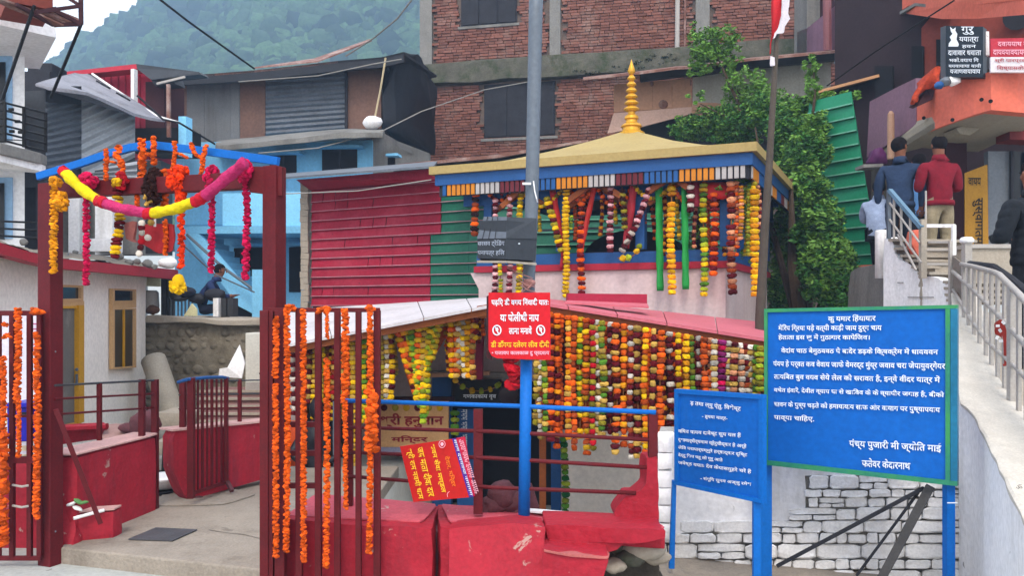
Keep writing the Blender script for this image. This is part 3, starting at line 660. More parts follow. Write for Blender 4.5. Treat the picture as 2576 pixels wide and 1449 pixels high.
# top slab, soffit and hanging steel frame
obj('roof_slab', MB().prism([P(-200, 60, 8.6), P(0, 62, 8.6), P(141, 94, 9.2), P(141, 66, 9.2), P(0, 14, 8.6), P(-200, -20, 8.6)], (-.9, 1.2, 0)), M_white, t)
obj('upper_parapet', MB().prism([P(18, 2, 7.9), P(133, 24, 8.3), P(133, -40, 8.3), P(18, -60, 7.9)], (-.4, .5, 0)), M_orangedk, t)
for i in range(5):
    a = P(-40, -12 + i * 6, 8 - i * .05); obj('soffit_board', MB().prism([P(-60 + i * 20, -30 + i * 3, 7.6 + i * .12), P(20 + i * 20, 14 + i * 6, 8.0 + i * .12), P(145 + i * 14, 62 - i * 1.0, 8.35 + i * .12), P(160 + i * 9, 60 - i * 4, 8.35 + i * .12), P(60 + i * 20, 14 + i * 2, 8.05 + i * .12)], (0, 0, -.02)), M_rust, t)
for a, b_ in (((88, 30, 8.0), (203, 14, 8.4)), ((203, -30, 8.4), (204, 60, 8.4)), ((135, 24, 8.3), (204, 60, 8.4)), ((165, -10, 8.4), (203, 14, 8.4)), ((40, 10, 7.9), (135, 62, 8.35)), ((135, 62, 8.35), (204, 60, 8.4)), ((90, 30, 8), (140, 20, 8.2))):
    obj('steel_frame', MB().bar(P(*a), P(*b_), .035), M_maroonw, t)
for a, b_ in (((87, 12, 8.0), (5, 250, 8.3)), ((204, 60, 8.4), (128, 245, 8.9))):
    obj('strut', MB().tube([P(*a), P(*b_)], .017, 6), M_black, t)

# ---------------------------------------------------------------- small white house with red fascia
WW = Wall((-30, 7.0), (365, 12.1))
t = empty('small_white_house', WW.p(200, 1100, .5), 'small white house with yellow door frame, narrow window and red roof fascia', 'house')
wprism('wall', WW, [(-60, 1420), (142, 1230), (365, 1110), (365, 690), (146, 660), (0, 622), (-60, 606)], .25, M_white2, t)
obj('end_wall', MB().prism([WW.p(365, 1110, .01), WW.p(365, 690, .01), P(372, 690, 15), P(372, 1040, 15)], (-.2, 0, 0)), M_white2, t)
fasc = [(-60, 592, 619), (0, 610, 637), (53, 627, 652), (96, 639, 664), (146, 650, 675), (297, 664, 689), (448, 679, 703)]
for (u0, a0, b0), (u1, a1, b1) in zip(fasc, fasc[1:]):
    o_ = -.3; obj('fascia', MB().prism([WW.p(u0, b0, o_), WW.p(u1 + .0, b1, o_), WW.p(u1, a1, o_), WW.p(u0, a0, o_)], WW.n3 * .12), mat('fascia red', 'A82834', .6, .08, 3, .1, 30), t)
rp = [WW.p(u, a - 1, -.28) for u, a, b_ in fasc]; bk = [P(500, 662, 17.5), P(300, 622, 17), P(120, 600, 13), P(-80, 560, 9)]
mb = MB(); A_ = rp; nA = len(A_); Bk = [Vector((a.x - 1.2 - i * .05, a.y + 1.6, a.z + .16 + .02 * i)) for i, a in enumerate(A_)]
vs = A_ + Bk; fs = [(i, i + 1, nA + i + 1, nA + i) for i in range(nA - 1)]
mb.add([v + Vector((0, 0, 0)) for v in vs] + [v - Vector((0, 0, .1)) for v in vs], fs + [tuple(2 * nA + k for k in f[::-1]) for f in fs])
obj('roof_slab', rough(mb, 4, .05, 3), mat('rubbly concrete roof', '857C70', .95, .25, 5, .6, 15, '57504A', 3, .6, .5), t)
def on(W, poly, off): return [W.p(u, v, off) for u, v in poly]
def frame(W, u0, u1, v0, v1, v2, v3, mm, parent, name, fw=5, door=None, th=.06):
    """v0,v1 top at u0,u1; v2,v3 bottom"""
    f_ = obj(name, MB().prism(on(W, [(u0, v2), (u1, v3), (u1, v1), (u0, v0)], -.03), W.n3 * .03), door or M_glass, parent)
    for pl in ([(u0 - fw, v2 + fw), (u0, v2 + fw), (u0, v0 - fw), (u0 - fw, v0 - fw)], [(u1, v3 + fw), (u1 + fw, v3 + fw), (u1 + fw, v1 - fw), (u1, v1 - fw)], [(u0, v0), (u1, v1), (u1, v1 - fw), (u0, v0 - fw)], [(u0, v2 + fw), (u1, v3 + fw), (u1, v3), (u0, v2)]):
        obj('frame', MB().prism(on(W, pl, -th), W.n3 * .05), mm, f_)
    return f_
d = frame(WW, 150, 199, 776, 776, 1072, 1062, M_yell, t, 'door', 6, mat('grey door paint', '6E6A64', .6, .08, 3, dirt='A8A49C', dsc=2, damt=.5))
obj('frame', MB().prism(on(WW, [(199, 1066), (212, 1062), (212, 768), (199, 768)], -.08), WW.n3 * .06), M_yell, d)
obj('handle', MB().box(WW.p(193, 955, -.07), (.02, .02, .12)), M_steel, d); obj('handle', MB().ball(WW.p(193, 930, -.08), .02, 6, 5), M_steel, d)
frame(WW, 150, 204, 722, 724, 752, 751, M_peach, t, 'transom_window', 6)
obj('lintel', MB().prism(on(WW, [(142, 772), (212, 770), (212, 757), (142, 758)], -.05), WW.n3 * .05), M_peach, t)
frame(WW, 289, 339, 730, 732, 757, 756, M_peach, t, 'transom_window', 4)
w = frame(WW, 289, 339, 779, 779, 925, 921, M_peach, t, 'window', 4, mat('brown shutter', '3A3020', .4, .2, 3))
obj('mullion', MB().prism(on(WW, [(312, 924), (315, 924), (315, 779), (312, 779)], -.05), WW.n3 * .03), M_yell, w)
obj('lintel', MB().prism(on(WW, [(284, 776), (343, 774), (343, 759), (284, 760)], -.05), WW.n3 * .05), M_peach, t)
# rubble and things on that roof
def stone(name, c, r, m, label=None, cat=None, parent=None, seed=0, group=None):
    return obj(name, rough(MB().ball(c, r, 8, 6), 1, min(r) * .25, 1.2 / max(r), seed), m, parent, label, cat, group, smooth=False)
stone('sack', P(422, 662, 11.2), (.14, .1, .08), M_white, 'white bundled sack at the end of the small house roof', 'sack')
for i, (u, v, r) in enumerate(((262, 650, .03), (285, 655, .025), (325, 658, .05), (345, 655, .04), (372, 660, .06), (388, 668, .04), (190, 632, .035), (120, 622, .04), (300, 642, .05), (60, 606, .04))):
    stone('rubble_stone', P(u, v + 3, 10.8 if u > 150 else 9), (r * 1.3, r, r), M_grey, f'small grey loose stone on the small house roof, {nth(i)} of the scatter', 'stone', None, i)

# ---------------------------------------------------------------- stone retaining wall behind the yard
WSt = Wall((360, 12.6), (700, 12.0))
M_stone = mat('rubble wall stone', '857C6C', .95, .24, 5, .9, 12, '544C3E', 2.4, .65, .46, isl=.3)
t = empty('retaining_wall', WSt.p(500, 1020, .3), 'rough grey stone retaining wall behind the yard with a worn concrete top', 'wall')
obj('core', rough(MB().prism(on(WSt, [(362, 1090), (760, 1090), (760, 808), (362, 800)], .05), WSt.n3 * .9), 14, .06, 3), mat('rubble wall stone', '857C6C'), t)

big = []; v = 806
while v < 1010:
    u = 362; hgt = rnd.uniform(15, 26)
    while u < 668:
        w_ = rnd.uniform(20, 46); c = WSt.p(u + w_ / 2, v + hgt / 2, .10 + rnd.uniform(-.03, .02))
        stone('stone', c, (w_ * .0037, .075, hgt * .0037), M_stone, parent=t, seed=int(u + v) % 50); u += w_ * .93
    v += hgt * .92
obj('coping', rough(MB().prism(on(WSt, [(362, 812), (700, 822), (700, 806), (362, 795)], -.1), WSt.n3 * 1.3), 6, .04, 3), M_beige, t)
# things standing on the wall: barrels, gate panel, pale shards
t = empty('metal_railing', WSt.p(470, 795, .35), 'low metal picket railing and grey posts on the stone wall beneath the seated person', 'railing')
for u in (405, 420, 536, 556, 572):
    obj('post', MB().prism([WSt.p(u, 797, .3), WSt.p(u + (13 if u < 410 or u > 530 else 5), 797, .3), WSt.p(u + (13 if u < 410 or u > 530 else 5), 700 + (50 if u > 500 else 0), .3), WSt.p(u, 700 + (50 if u > 500 else 0), .3)], WSt.n3 * .15), M_tin2 if u != 536 else M_white, t)
for k in range(7): obj('picket', MB().bar(WSt.p(430 + k * 9, 797, .32), WSt.p(430 + k * 9, 748, .32), .02), M_steel, t)
obj('rail', MB().bar(WSt.p(425, 748, .32), WSt.p(492, 748, .32), .03), M_steel, t)
obj('pale_shard', MB().prism([WSt.p(462, 795, .1), WSt.p(494, 795, .1), WSt.p(494, 778, .1), WSt.p(482, 764, .1)], WSt.n3 * .03), mat('pale yellow sheet', 'D0CCA0', .7), None, 'pale yellow pointed sheet leaning on top of the stone wall', 'sheet')
obj('pale_block', MB().prism([WSt.p(366, 720, .9), WSt.p(404, 720, .9), WSt.p(404, 690, .9), WSt.p(366, 690, .9)], WSt.n3 * .3), mat('pale cream plaster', 'CFCBA8', .8), None, 'pale cream plaster block beside the small white house at the wall top', 'block')
obj('yard_barrel', MB().lathe(WSt.p(378, 786, .35), [(.13, 0), (.14, .1), (.13, .32), (.1, .36)], 12), M_rail, None, 'pale metal drum on the stone wall right of the white house', 'drum', smooth=True)
stone('bundle', WSt.p(385, 780, .2), (.12, .1, .08), mat('brown sacking', '6A4A38', .9, .2, 10), 'brown cloth bundle on the stone wall right of the white house', 'bundle')
# concrete pipe and white shards leaning against the wall
obj('concrete_pipe', MB().lathe(P(386, 905, 11.4), [(.17, 0), (.17, .1), (.165, .95), (.13, 1.0)], 16, (P(433, 1038, 11.0) - P(386, 905, 11.4)).normalized()), mat('pale cement', 'A89F90', .85, .1, 4, .2, 30), None, 'thick pale cement pipe leaning against the grey stone wall', 'pipe', smooth=True)
obj('torn_sheet', MB().prism([P(550, 948, 11.2), P(608, 952, 11.2), P(616, 915, 11.3), P(602, 868, 11.4), P(584, 905, 11.3), P(572, 925, 11.2), P(552, 928, 11.2)], (0, .03, 0)), M_white, None, 'torn white pointed sheet standing before the grey stone wall', 'sheet')
t = empty('cabinet', P(645, 1012, 10.6), 'plain white metal cabinet against the stone wall left of the gate post', 'cabinet')
obj('body', MB().prism([P(617, 1010, 10.6), P(680, 1010, 10.6), P(680, 838, 10.6), P(617, 838, 10.6)], (0, .4, 0)), mat('off white enamel', 'C8C6BC', .5, .04, 3), t, bevel=.01)
obj('hinge', MB().box(P(655, 940, 10.58), (.03, .02, .02)), M_black, t)
obj('grille', MB().prism([P(619, 1004, 10.57), P(662, 1004, 10.57), P(662, 962, 10.57), P(619, 962, 10.57)], (0, .015, 0)), M_rail, t)
obj('dark_vent', MB().box(P(640, 1018, 10.5), (.2, .05, .05)), M_black, t)
# yard steps behind the second gate
t = empty('yard_steps', P(600, 1060, 9.4), 'broad brownish stone steps with pale edges behind the inner gate', 'steps')
for k in range(5):
    v0 = 985 + k * 19; y = 10.4 - k * .35
    obj('step', MB().prism([P(500, v0 + 19, y), P(668, v0 + 18, y), P(668, v0, y), P(500, v0, y)], (0, .6, 0)), mat('brown step stone', '86655F', .85, .15, 4, .2, 20), t)
    obj('step_nosing', MB().prism([P(500, v0 + 3, y - .03), P(668, v0 + 3, y - .03), P(668, v0 - 3, y - .03), P(500, v0 - 3, y - .03)], (0, .03, 0)), M_beige, t)
t = empty('stone_terrace', P(412, 1150, 8.6), 'stacked stone terrace seen through the gap between the red parapets', 'terrace')
for k, (v0, v1) in enumerate(((1040, 1080), (1082, 1110), (1112, 1150), (1152, 1200), (1200, 1245))):
    obj('course', rough(MB().prism([P(380, v1, 9 - k * .25), P(470, v1, 9 - k * .25), P(470, v0, 9 - k * .25), P(380, v0, 9 - k * .25)], (0, .5, 0)), 3, .03, 4), M_beige if k % 2 == 0 else M_grey, t)
obj('frame', MB().bar(P(415, 1110, 7.8), P(410, 1215, 7.8), .03), M_black, t); obj('frame', MB().bar(P(385, 1188, 7.8), P(440, 1188, 7.8), .03), M_black, t)
t = empty('basin', onz(412, 1240, .02), 'white metal basin with a small blue packet in the gap between red walls', 'basin')
obj('bowl', MB().lathe(P(412, 1232, 7.0), [(.05, 0), (.13, .03), (.19, .1), (.2, .12), (.18, .115), (.1, .05)], 18), M_white, t, smooth=True)
obj('packet', MB().box(P(422, 1218, 6.95), (.06, .04, .05)), mat('pale blue packet', '7C9CC8'), t)
obj('bucket', MB().lathe(P(412, 1262, 6.9), [(.06, 0), (.08, .08), (.085, .09)], 12), M_black, None, 'small black bowl below the white basin between the red walls', 'bowl')

# ---------------------------------------------------------------- red and green tin fence with roof, left of the pavilion
WF = Wall((785, 13.6), (1240, 11.95))
t = empty('tin_fence', WF.p(1000, 780, .2), 'horizontal red and green tin sheet wall left of the flower hung pavilion', 'fence')
S_ = WF.s_of; zb, ztop = 1.66, WF.p(785, 472).z + .05
ncr = 13; dz = (ztop - zb) / ncr
for k in range(ncr):
    z0 = zb + k * dz; sa = S_(785); sm = S_(1085) if k < 7 else S_(1112); se = S_(1245)
    cuts = sorted(rnd.sample([sa + (sm - sa) * q / 10 for q in range(1, 10)], 3)) if k in (1, 4, 6, 8, 10, 11) else []
    xsq = [sa] + cuts + [sm]
    for a, b_ in zip(xsq, xsq[1:]):
        obj('red_panel', MB().add([WF.at(a, z0, -.03), WF.at(b_ - .016, z0, -.03), WF.at(b_ - .016, z0 + dz * 1.02, 0), WF.at(a, z0 + dz * 1.02, 0), WF.at(a, z0, 0), WF.at(b_ - .016, z0, 0)], [(0, 1, 2, 3), (0, 4, 5, 1), (3, 2, 5, 4), (0, 3, 4), (1, 5, 2)]), M_redtin, t)
    for a, b_ in ((sm, S_(1180)), (S_(1180), se)):
        obj('green_panel', MB().add([WF.at(a, z0, -.03), WF.at(b_ - .004, z0, -.03), WF.at(b_ - .004, z0 + dz * 1.02, 0), WF.at(a, z0 + dz * 1.02, 0), WF.at(a, z0, 0), WF.at(b_ - .004, z0, 0)], [(0, 1, 2, 3), (0, 4, 5, 1), (3, 2, 5, 4), (0, 3, 4), (1, 5, 2)]), M_greentin, t)
    obj('seam', MB().bar(WF.at(sa, z0 + .016, -.036), WF.at(se, z0 + .016, -.036), .009, .01), mat('pink highlight tin edge', 'C8909C', .6, .2, 6), t)  # seam highlight painted in as a pale pink bar
obj('backing', MB().prism([WF.at(S_(785), -.7, .02), WF.at(S_(1245), -.7, .02), WF.at(S_(1245), ztop, .02), WF.at(S_(785), ztop, .02)], WF.n3 * .05), M_tin2, t)
for k in range(22):
    v0 = 455 + k * 15.3; c = WF.p(771 + rnd.uniform(-1.5, 1.5), v0 + 7, .0)
    obj('edge_block', MB().box(c, (.13 + rnd.uniform(-.01, .01), .3, .1), Matrix.Rotation(rnd.uniform(-.08, .08), 3, 'Y')), M_beige, t)
t2 = empty('lean_to_roof', WF.p(900, 440, -.2), 'grey tin lean-to roof edge running above the red tin wall', 'roof')
obj('roof_sheet', MB().prism([P(713, 445, 13.0), P(1092, 416, 11.4), P(1100, 405, 12.8), P(770, 432, 14.6), P(720, 436, 14.0)], (0, 0, -.035)), M_tin, t2)
obj('under_roof_board', MB().prism([P(745, 452, 13.3), P(1090, 424, 11.8), P(1090, 452, 11.8), P(780, 478, 13.55)], WF.n3 * .04), M_redtin, t2)  # red tin board below the roof edge
obj('roof_sheet', MB().prism([P(1000, 412, 15.6), P(1250, 388, 15.8), P(1480, 350, 16.2), P(1480, 356, 16.2), P(1250, 397, 15.8), P(1000, 420, 15.6)], (0, .9, .1)), M_rust, t2)
obj('roof_board', MB().prism([P(990, 416, 15.8), P(1490, 360, 16.3), P(1490, 378, 16.3), P(990, 440, 15.8)], (0, .3, 0)), M_dark2, t2)
t = empty('green_tin_fence', P(1700, 780, 15.6), 'green horizontal tin fence behind the pavilion and the tree', 'fence')
def lapped(W, u0, u1, z0, z1, n, m, parent, name, lean=None):
    d_ = (z1 - z0) / n; a, b_ = W.s_of(u0), W.s_of(u1)
    for k in range(n):
        z = z0 + k * d_; bb = b_ - (lean * (k / n) if lean else 0); bt = b_ - (lean * ((k + 1) / n) if lean else 0)
        obj(name, MB().add([W.at(a, z, -.035), W.at(bb, z, -.035), W.at(bt, z + d_ * 1.02, 0), W.at(a, z + d_ * 1.02, 0), W.at(a, z, 0), W.at(bb, z, 0)], [(0, 1, 2, 3), (0, 4, 5, 1), (3, 2, 5, 4), (0, 3, 4), (1, 5, 2)]), m, parent)
        obj('seam', MB().bar(W.at(a, z + .015, -.045), W.at(bb, z + .015, -.045), .02, .022), mat('pale green tin edge', '6AA890', .6, .15, 6), parent)  # paler green bar along the foot of each panel
WGf = Wall((1180, 15.9), (1930, 15.3)); lapped(WGf, 1180, 1930, 1.4, 4.1, 11, M_greentin, t, 'green_panel')
t = empty('green_tin_screen', P(2120, 680, 13), 'tall green tin screen with slanting right edge between the tree and the steps', 'screen')
WGs = Wall((1960, 14.2), (2215, 12.6)); lapped(WGs, 2036, 2214, 2.25, WGs.p(2100, 240).z, 13, mat('sea green tin', '1E7A58', .45, .1, 2, .05, 12, '2E8C6C', 1.3, .5, .5, isl=.2), t, 'green_panel', .50)
obj('footing', MB().prism([WGs.p(2150, 690, -.1), WGs.p(2208, 690, -.1), WGs.p(2208, 665, -.1), WGs.p(2150, 668, -.1)], WGs.n3 * .3), M_orangew, t)

# ---------------------------------------------------------------- plywood cabin and tin roof behind the tree
t = empty('plywood_cabin', P(1740, 330, 17.5), 'peach plywood cabin with a long rusty tin roof behind the gold spire', 'cabin')
WC = Wall((1540, 17.6), (2120, 16.2))
M_peachp = mat('peach plywood', 'B58A70', .8, .08, 1.5, .1, 20, '9A705A', 1.6, .45, .5, streak=True)
panels('plywood_panel', WC, 1544, 1740, 212, 196, 282, 268, M_peachp, t, 4, .05, 0, .01)
wprism('lower_board', WC, [(1528, 335), (1600, 322), (1740, 285), (1740, 268), (1544, 284)], .05, mat('pale peach board', 'C8A494', .8, .06, 2, .1, 20), t, -.05)
wprism('lower_board', WC, [(1740, 285), (1850, 268), (1800, 258), (1740, 258)], .05, M_peachp, t, -.05)
wprism('white_wall', WC, [(1742, 285), (2090, 232), (2090, 150), (1742, 180)], .1, mat('grey white wall', 'A8A49A', .8, .08, 2, .1, 20, '7E7A70', 1.2, .5, .5, streak=True), t, 0)
wprism('back_wall', WC, [(1600, 430), (2100, 420), (2100, 280), (1600, 300)], .1, M_dark2, t, .8)
rf = [(1467, 195), (1610, 180), (1700, 168), (1745, 166), (1889, 146), (2040, 132), (2173, 119)]
for (a, va), (b_, vb) in zip(rf, rf[1:]):
    o = MB().prism([WC.p(a, va, -.9), WC.p(b_, vb, -.9), WC.p(b_, vb - 2, 1.2), WC.p(a, va - 2, 1.2)], (0, 0, -.05)); obj('roof_sheet', o, M_rust, t)
    obj('rafter_board', MB().prism([WC.p(a, va + 5, -.5), WC.p(b_, vb + 5, -.5), WC.p(b_, vb + 24, -.3), WC.p(a, va + 24, -.3)], WC.n3 * .1), M_dark2, t) if a >= 1600 else None
for u, v, w_, h_ in ((1668, 262, .22, .2), (1640, 210, .08, .12), (1757, 207, .04, .14)):
    obj('knot_patch', MB().ball(WC.p(u * 1 if u < 1741 else 1738, v, -.03), (w_ / 2, .02, h_ / 2), 7, 5), M_rust, t)
obj('side_roof', MB().prism([P(2050, 232, 14.6), P(2212, 190, 14.0), P(2200, 198, 14.8), P(2070, 236, 16)], (0, 0, -.04)), M_ply, t)
obj('side_roof_edge', MB().bar(P(2050, 233, 14.55), P(2212, 190, 13.95), .05), mat('peach edge', 'B88860'), t)
obj('side_wall', MB().prism([P(2040, 262, 15), P(2195, 208, 14.4), P(2196, 245, 14.4), P(2050, 300, 15)], (0, .1, 0)), M_dark2, t)

# ---------------------------------------------------------------- right building: mauve and orange balconies
t = empty('balcony_building', P(2350, 600, 12), 'large orange and mauve building with curved balconies above the steps on the right', 'building')
WA = Wall((2000, 19), (2300, 13.5)); WD = Wall((2170, 13.0), (2320, 11.0)); WE = Wall((2300, 11.2), (2640, 9.0)); WK = Wall((2100, 14.8), (2700, 11.8))
wprism('column', WA, [(1998, 160), (2030, 150), (2030, -60), (1998, -60)], .3, M_grey, t)
wprism('opening', WA, [(2030, 72), (2130, 20), (2140, -60), (2030, -60)], .1, M_maroonw, t, .3)
wprism('parapet', WA, [(2005, 142), (2168, 126), (2172, 112), (2225, 45), (2234, -8), (2240, -60), (2200, -60), (2130, -10), (2030, 70), (2005, 80)], .2, M_purple, t)
obj('pipe', MB().tube([WA.p(2082, 128, -.15), WA.p(2080, -50, -.15)], .09, 8), mat('mauve pipe', '7A4A4E', .5, .1, 3), t)
wprism('orange_parapet', WA, [(2233, 48), (2302, 2), (2302, -60), (2236, -60)], .25, M_orangew, t, -.05)
obj('orange_parapet', MB().prism([P(2300, 5, 13.3), P(2400, 15, 11.5), P(2497, 10, 10.2), P(2640, -8, 8.6), P(2640, -80, 8.6), P(2300, -80, 13.3)], (.1, .5, 0)), M_orangew, t)
obj('soffit', MB().prism([P(2222, 52, 14.6), P(2302, 6, 13.2), P(2400, 17, 11.6), P(2400, 20, 13.8), P(2180, 118, 15.8)], (0, 0, -.05)), M_grey, t)
wprism('back_wall', WK, [(2100, 760), (2700, 760), (2700, -60), (2100, -60)], .3, mat('dark mauve wall', '2E2226', .85, .15, 2), t)
wprism('shaded_orange_wall', WK, [(2318, 190), (2700, 190), (2700, -30), (2400, -30), (2318, 70)], .05, M_orangedk, t, -.1)  # orange wall painted darker to carry its shade
for u0, u1, v0, v1 in ((2293, 2322, 115, 195), (2355, 2378, 98, 200), (2200, 2245, 165, 290)):
    wprism('window', WK, [(u0, v1), (u1, v1), (u1, v0), (u0, v0)], .05, M_dark, t, -.16)
obj('round_vent', MB().tube([WK.p(2560, 40, -.15), WK.p(2560, 40, -.3)], .2, 14), M_dark2, t)
obj('mauve_parapet', MB().prism([WD.p(2180, 396), WD.p(2250, 352), WD.p(2304, 314), WD.p(2303, 196), WD.p(2250, 222), WD.p(2188, 255)], WD.n3 * .2), M_purple, t)
# curved orange balcony
cb = [(2306, 266, 320, 11.2), (2345, 226, 310, 10.6), (2352, 226, 324, 10.5), (2400, 205, 306, 10.1), (2450, 190, 288, 9.8), (2493, 180, 276, 9.6), (2560, 179, 282, 9.6), (2660, 182, 290, 9.8)]
for (u0, a0, b0, y0), (u1, a1, b1, y1) in zip(cb, cb[1:]):
    obj('orange_parapet', MB().prism([P(u0, b0, y0), P(u1, b1, y1), P(u1, a1, y1), P(u0, a0, y0)], (.03, .18, 0)), M_orangew, t)
    obj('soffit', MB().prism([P(u0, b0, y0) + Vector((0, .01, .01)), P(u1, b1, y1) + Vector((0, .01, .01)), P(u1, b1, y1) + Vector((.2, 2.0, -.05)), P(u0, b0, y0) + Vector((.2, 2.0, -.05))], (0, 0, .08)), mat('cream soffit', '9A9080', .8, .08, 3), t)
for u, v in ((2385, 300), (2325, 294), (2564, 250), (2598, 254)): pass
for u, v, y in ((2385, 291, 10.15), (2457, 290, 9.7), (2563, 250, 9.5)): pass
for u, v, y in ((2324, 296, 10.8), (2353 + 43, 301, 10.0), (2449 + 20, 250, 9.65), (2492, 254, 9.55)):
    obj('drain_hole', MB().tube([P(u, v, y), P(u, v, y - .06)], .025, 8), M_dark, t)
obj('bracket', MB().prism([P(2405, 322, 10.4), P(2452, 305, 10.4), P(2500, 296, 10.4), P(2490, 305, 10.4), P(2440, 340, 10.4), P(2415, 336, 10.4)], (0, .3, 0)), mat('cream soffit', '9A9080'), t)
obj('maroon_wall', MB().prism([P(2380, 700, 11.2), P(2432, 700, 11.2), P(2432, 300, 11.2), P(2380, 300, 11.2)], (0, .1, 0)), M_maroonw, t)
obj('beam', MB().prism([P(2540, 320, 10.6), P(2660, 320, 10.6), P(2660, 355, 10.6), P(2540, 350, 10.6)], (0, .3, 0)), mat('dark red beam', '6E2420', .7), t)
obj('wooden_post', MB().lathe(P(2241, 400, 11.6), [(.05, 0), (.05, .55), (.045, .66), (.02, .7)], 12), mat('tan post', 'A07E68', .7, .1, 4), t)
obj('door_panel', MB().prism([P(2486, 640, 10.9), P(2540, 640, 10.9), P(2540, 380, 10.9), P(2486, 380, 10.9)], (0, .1, 0)), mat('grey door', '6A7078', .5, .08, 2), t)
obj('shop_window', MB().prism([P(2545, 660, 10.9), P(2700, 660, 10.9), P(2700, 380, 10.9), P(2545, 380, 10.9)], (0, .1, 0)), M_glass, t)
for u in (2545, 2585, 2630): obj('window_frame', MB().bar(P(u, 660, 10.85), P(u, 380, 10.85), .04), M_dark2, t)
# signs
t2 = empty('hanging_sign', P(2420, 196, 9.9), 'black lit box sign with white figure and lettering above the orange balcony', 'sign')
Wk = Wall((2380, 9.9), (2473, 9.6))
wprism('face', Wk, [(2380, 192), (2473, 194), (2473, 66), (2380, 64)], .14, mat('black sign face', '1C2630', .4, .1, 4), t2)
obj('side', MB().prism([P(2366, 196, 10.3), P(2379, 193, 9.91), P(2379, 64, 9.91), P(2366, 68, 10.3)], (.02, .02, 0)), M_steel, t2)
for i, (s, u0, v0, u1, v1) in enumerate((('गुरु', 2418, 66, 2450, 86), ('ययात्रा', 2413, 92, 2462, 108), ('हवन', 2420, 112, 2455, 121), ('दावावार धवाता', 2385, 126, 2468, 139), ('भकों.वयाप गि', 2388, 144, 2462, 155), ('यययायाया यायी', 2386, 159, 2468, 169), ('यजाणवायायाय', 2390, 174, 2466, 184))):
    wtext(s, Wk, u0, v0, u1, v1, T_white, t2, -.01)
fg = MB()
fg.prism(on(Wk, [(2386, 116), (2410, 116), (2412, 110), (2406, 98), (2408, 84), (2403, 76), (2404, 68), (2397, 73), (2390, 66), (2392, 78), (2396, 84), (2389, 92), (2393, 100), (2387, 108)], -.006), Wk.n3 * .004); obj('figure_emblem', fg, mat('white lettering', 'DCE2EA'), t2)
obj('lamp', MB().tube([P(2480, 80, 9.7), P(2481, 140, 9.7)], .035, 8), M_white, t2); obj('bracket', MB().box(P(2480, 160, 9.9), (.12, .1, .18)), M_tin2, t2)
t2 = empty('red_white_sign', P(2540, 180, 9.5), 'wide sign board with a red upper half and white lower half standing on the balcony', 'sign')
Wk2 = Wall((2492, 9.5), (2680, 9.3))
wprism('red_board', Wk2, [(2492, 142), (2680, 142), (2680, 93), (2492, 96)], .04, mat('sign red', 'B02C3C', .5, .05, 3), t2); wprism('white_board', Wk2, [(2492, 181), (2680, 181), (2680, 142.5), (2492, 142.5)], .04, mat('sign white', 'CFC9CC', .5, .05, 3), t2)
wtext('दवाययाथ वाय', Wk2, 2510, 104, 2600, 116, T_pink, t2); wtext('दायवयावयाययय वाय', Wk2, 2498, 124, 2620, 138, T_pink, t2)
wtext('श्री पारप्रकाश', Wk2, 2503, 145, 2600, 158, T_red, t2); wtext('शिष्यासवोव हूँ', Wk2, 2508, 163, 2600, 178, T_red, t2)
t2 = empty('yellow_sign', P(2456, 640, 10.7), 'tall narrow yellow sign with vertical dark lettering by the shop door', 'sign')
Wy = Wall((2427, 10.7), (2485, 10.6)); wprism('board', Wy, [(2427, 625), (2487, 625), (2484, 413), (2427, 435)], .05, mat('sign yellow', 'A87A20', .5, .06, 3), t2)
wtext('वायय', Wy, 2436, 447, 2468, 466, T_black, t2)
a = Wy.p(2472, 498, -.012); b_ = Wy.p(2472, 620, -.012); c_ = Wy.p(2446, 498, -.012)
text('सुस्वागतम्', Wy.p(2446, 498, -.012), b_ - a, Wy.d3, (b_ - a).length, (c_ - a).length, T_black, t2, 'lettering', 0, .015)
obj('orange_cloth', rough(MB().prism([P(2293, 250, 10.5), P(2312, 205, 10.6), P(2350, 172, 10.6), P(2367, 165, 10.6), P(2367, 215, 10.5), P(2325, 222, 10.5), P(2300, 262, 10.4)], (.05, .14, 0)), 5, .05, 5), mat('red orange patterned cloth', 'B8401E', .8, .4, 14, .3, 20, '7A1C10', 9, .7, .5), None, 'red orange patterned cloth draped over the balcony edge', 'cloth', smooth=True)
obj('balcony_shade', MB().prism([P(2295, 265, 10.6), P(2330, 222, 10.6), P(2352, 226, 10.5), P(2345, 250, 10.5), P(2306, 268, 10.5)], (0, .1, 0)), M_maroonw, None, 'dark maroon gutter box under the draped orange cloth', 'shade')  # dark slab put in as the balcony's shade below the cloth
for i, (u, v, r) in enumerate(((2380, 205, .06), (2362, 214, .05), (2400, 202, .07))):
    stone('balcony_bundle', P(u, v, 9.9), (r * 1.3, r, r), (M_tin, M_blued, M_white)[i], ('grey', 'small blue', 'pale')[i] + ' cloth bundle lying on the balcony edge below the black sign', 'bundle', None, i)
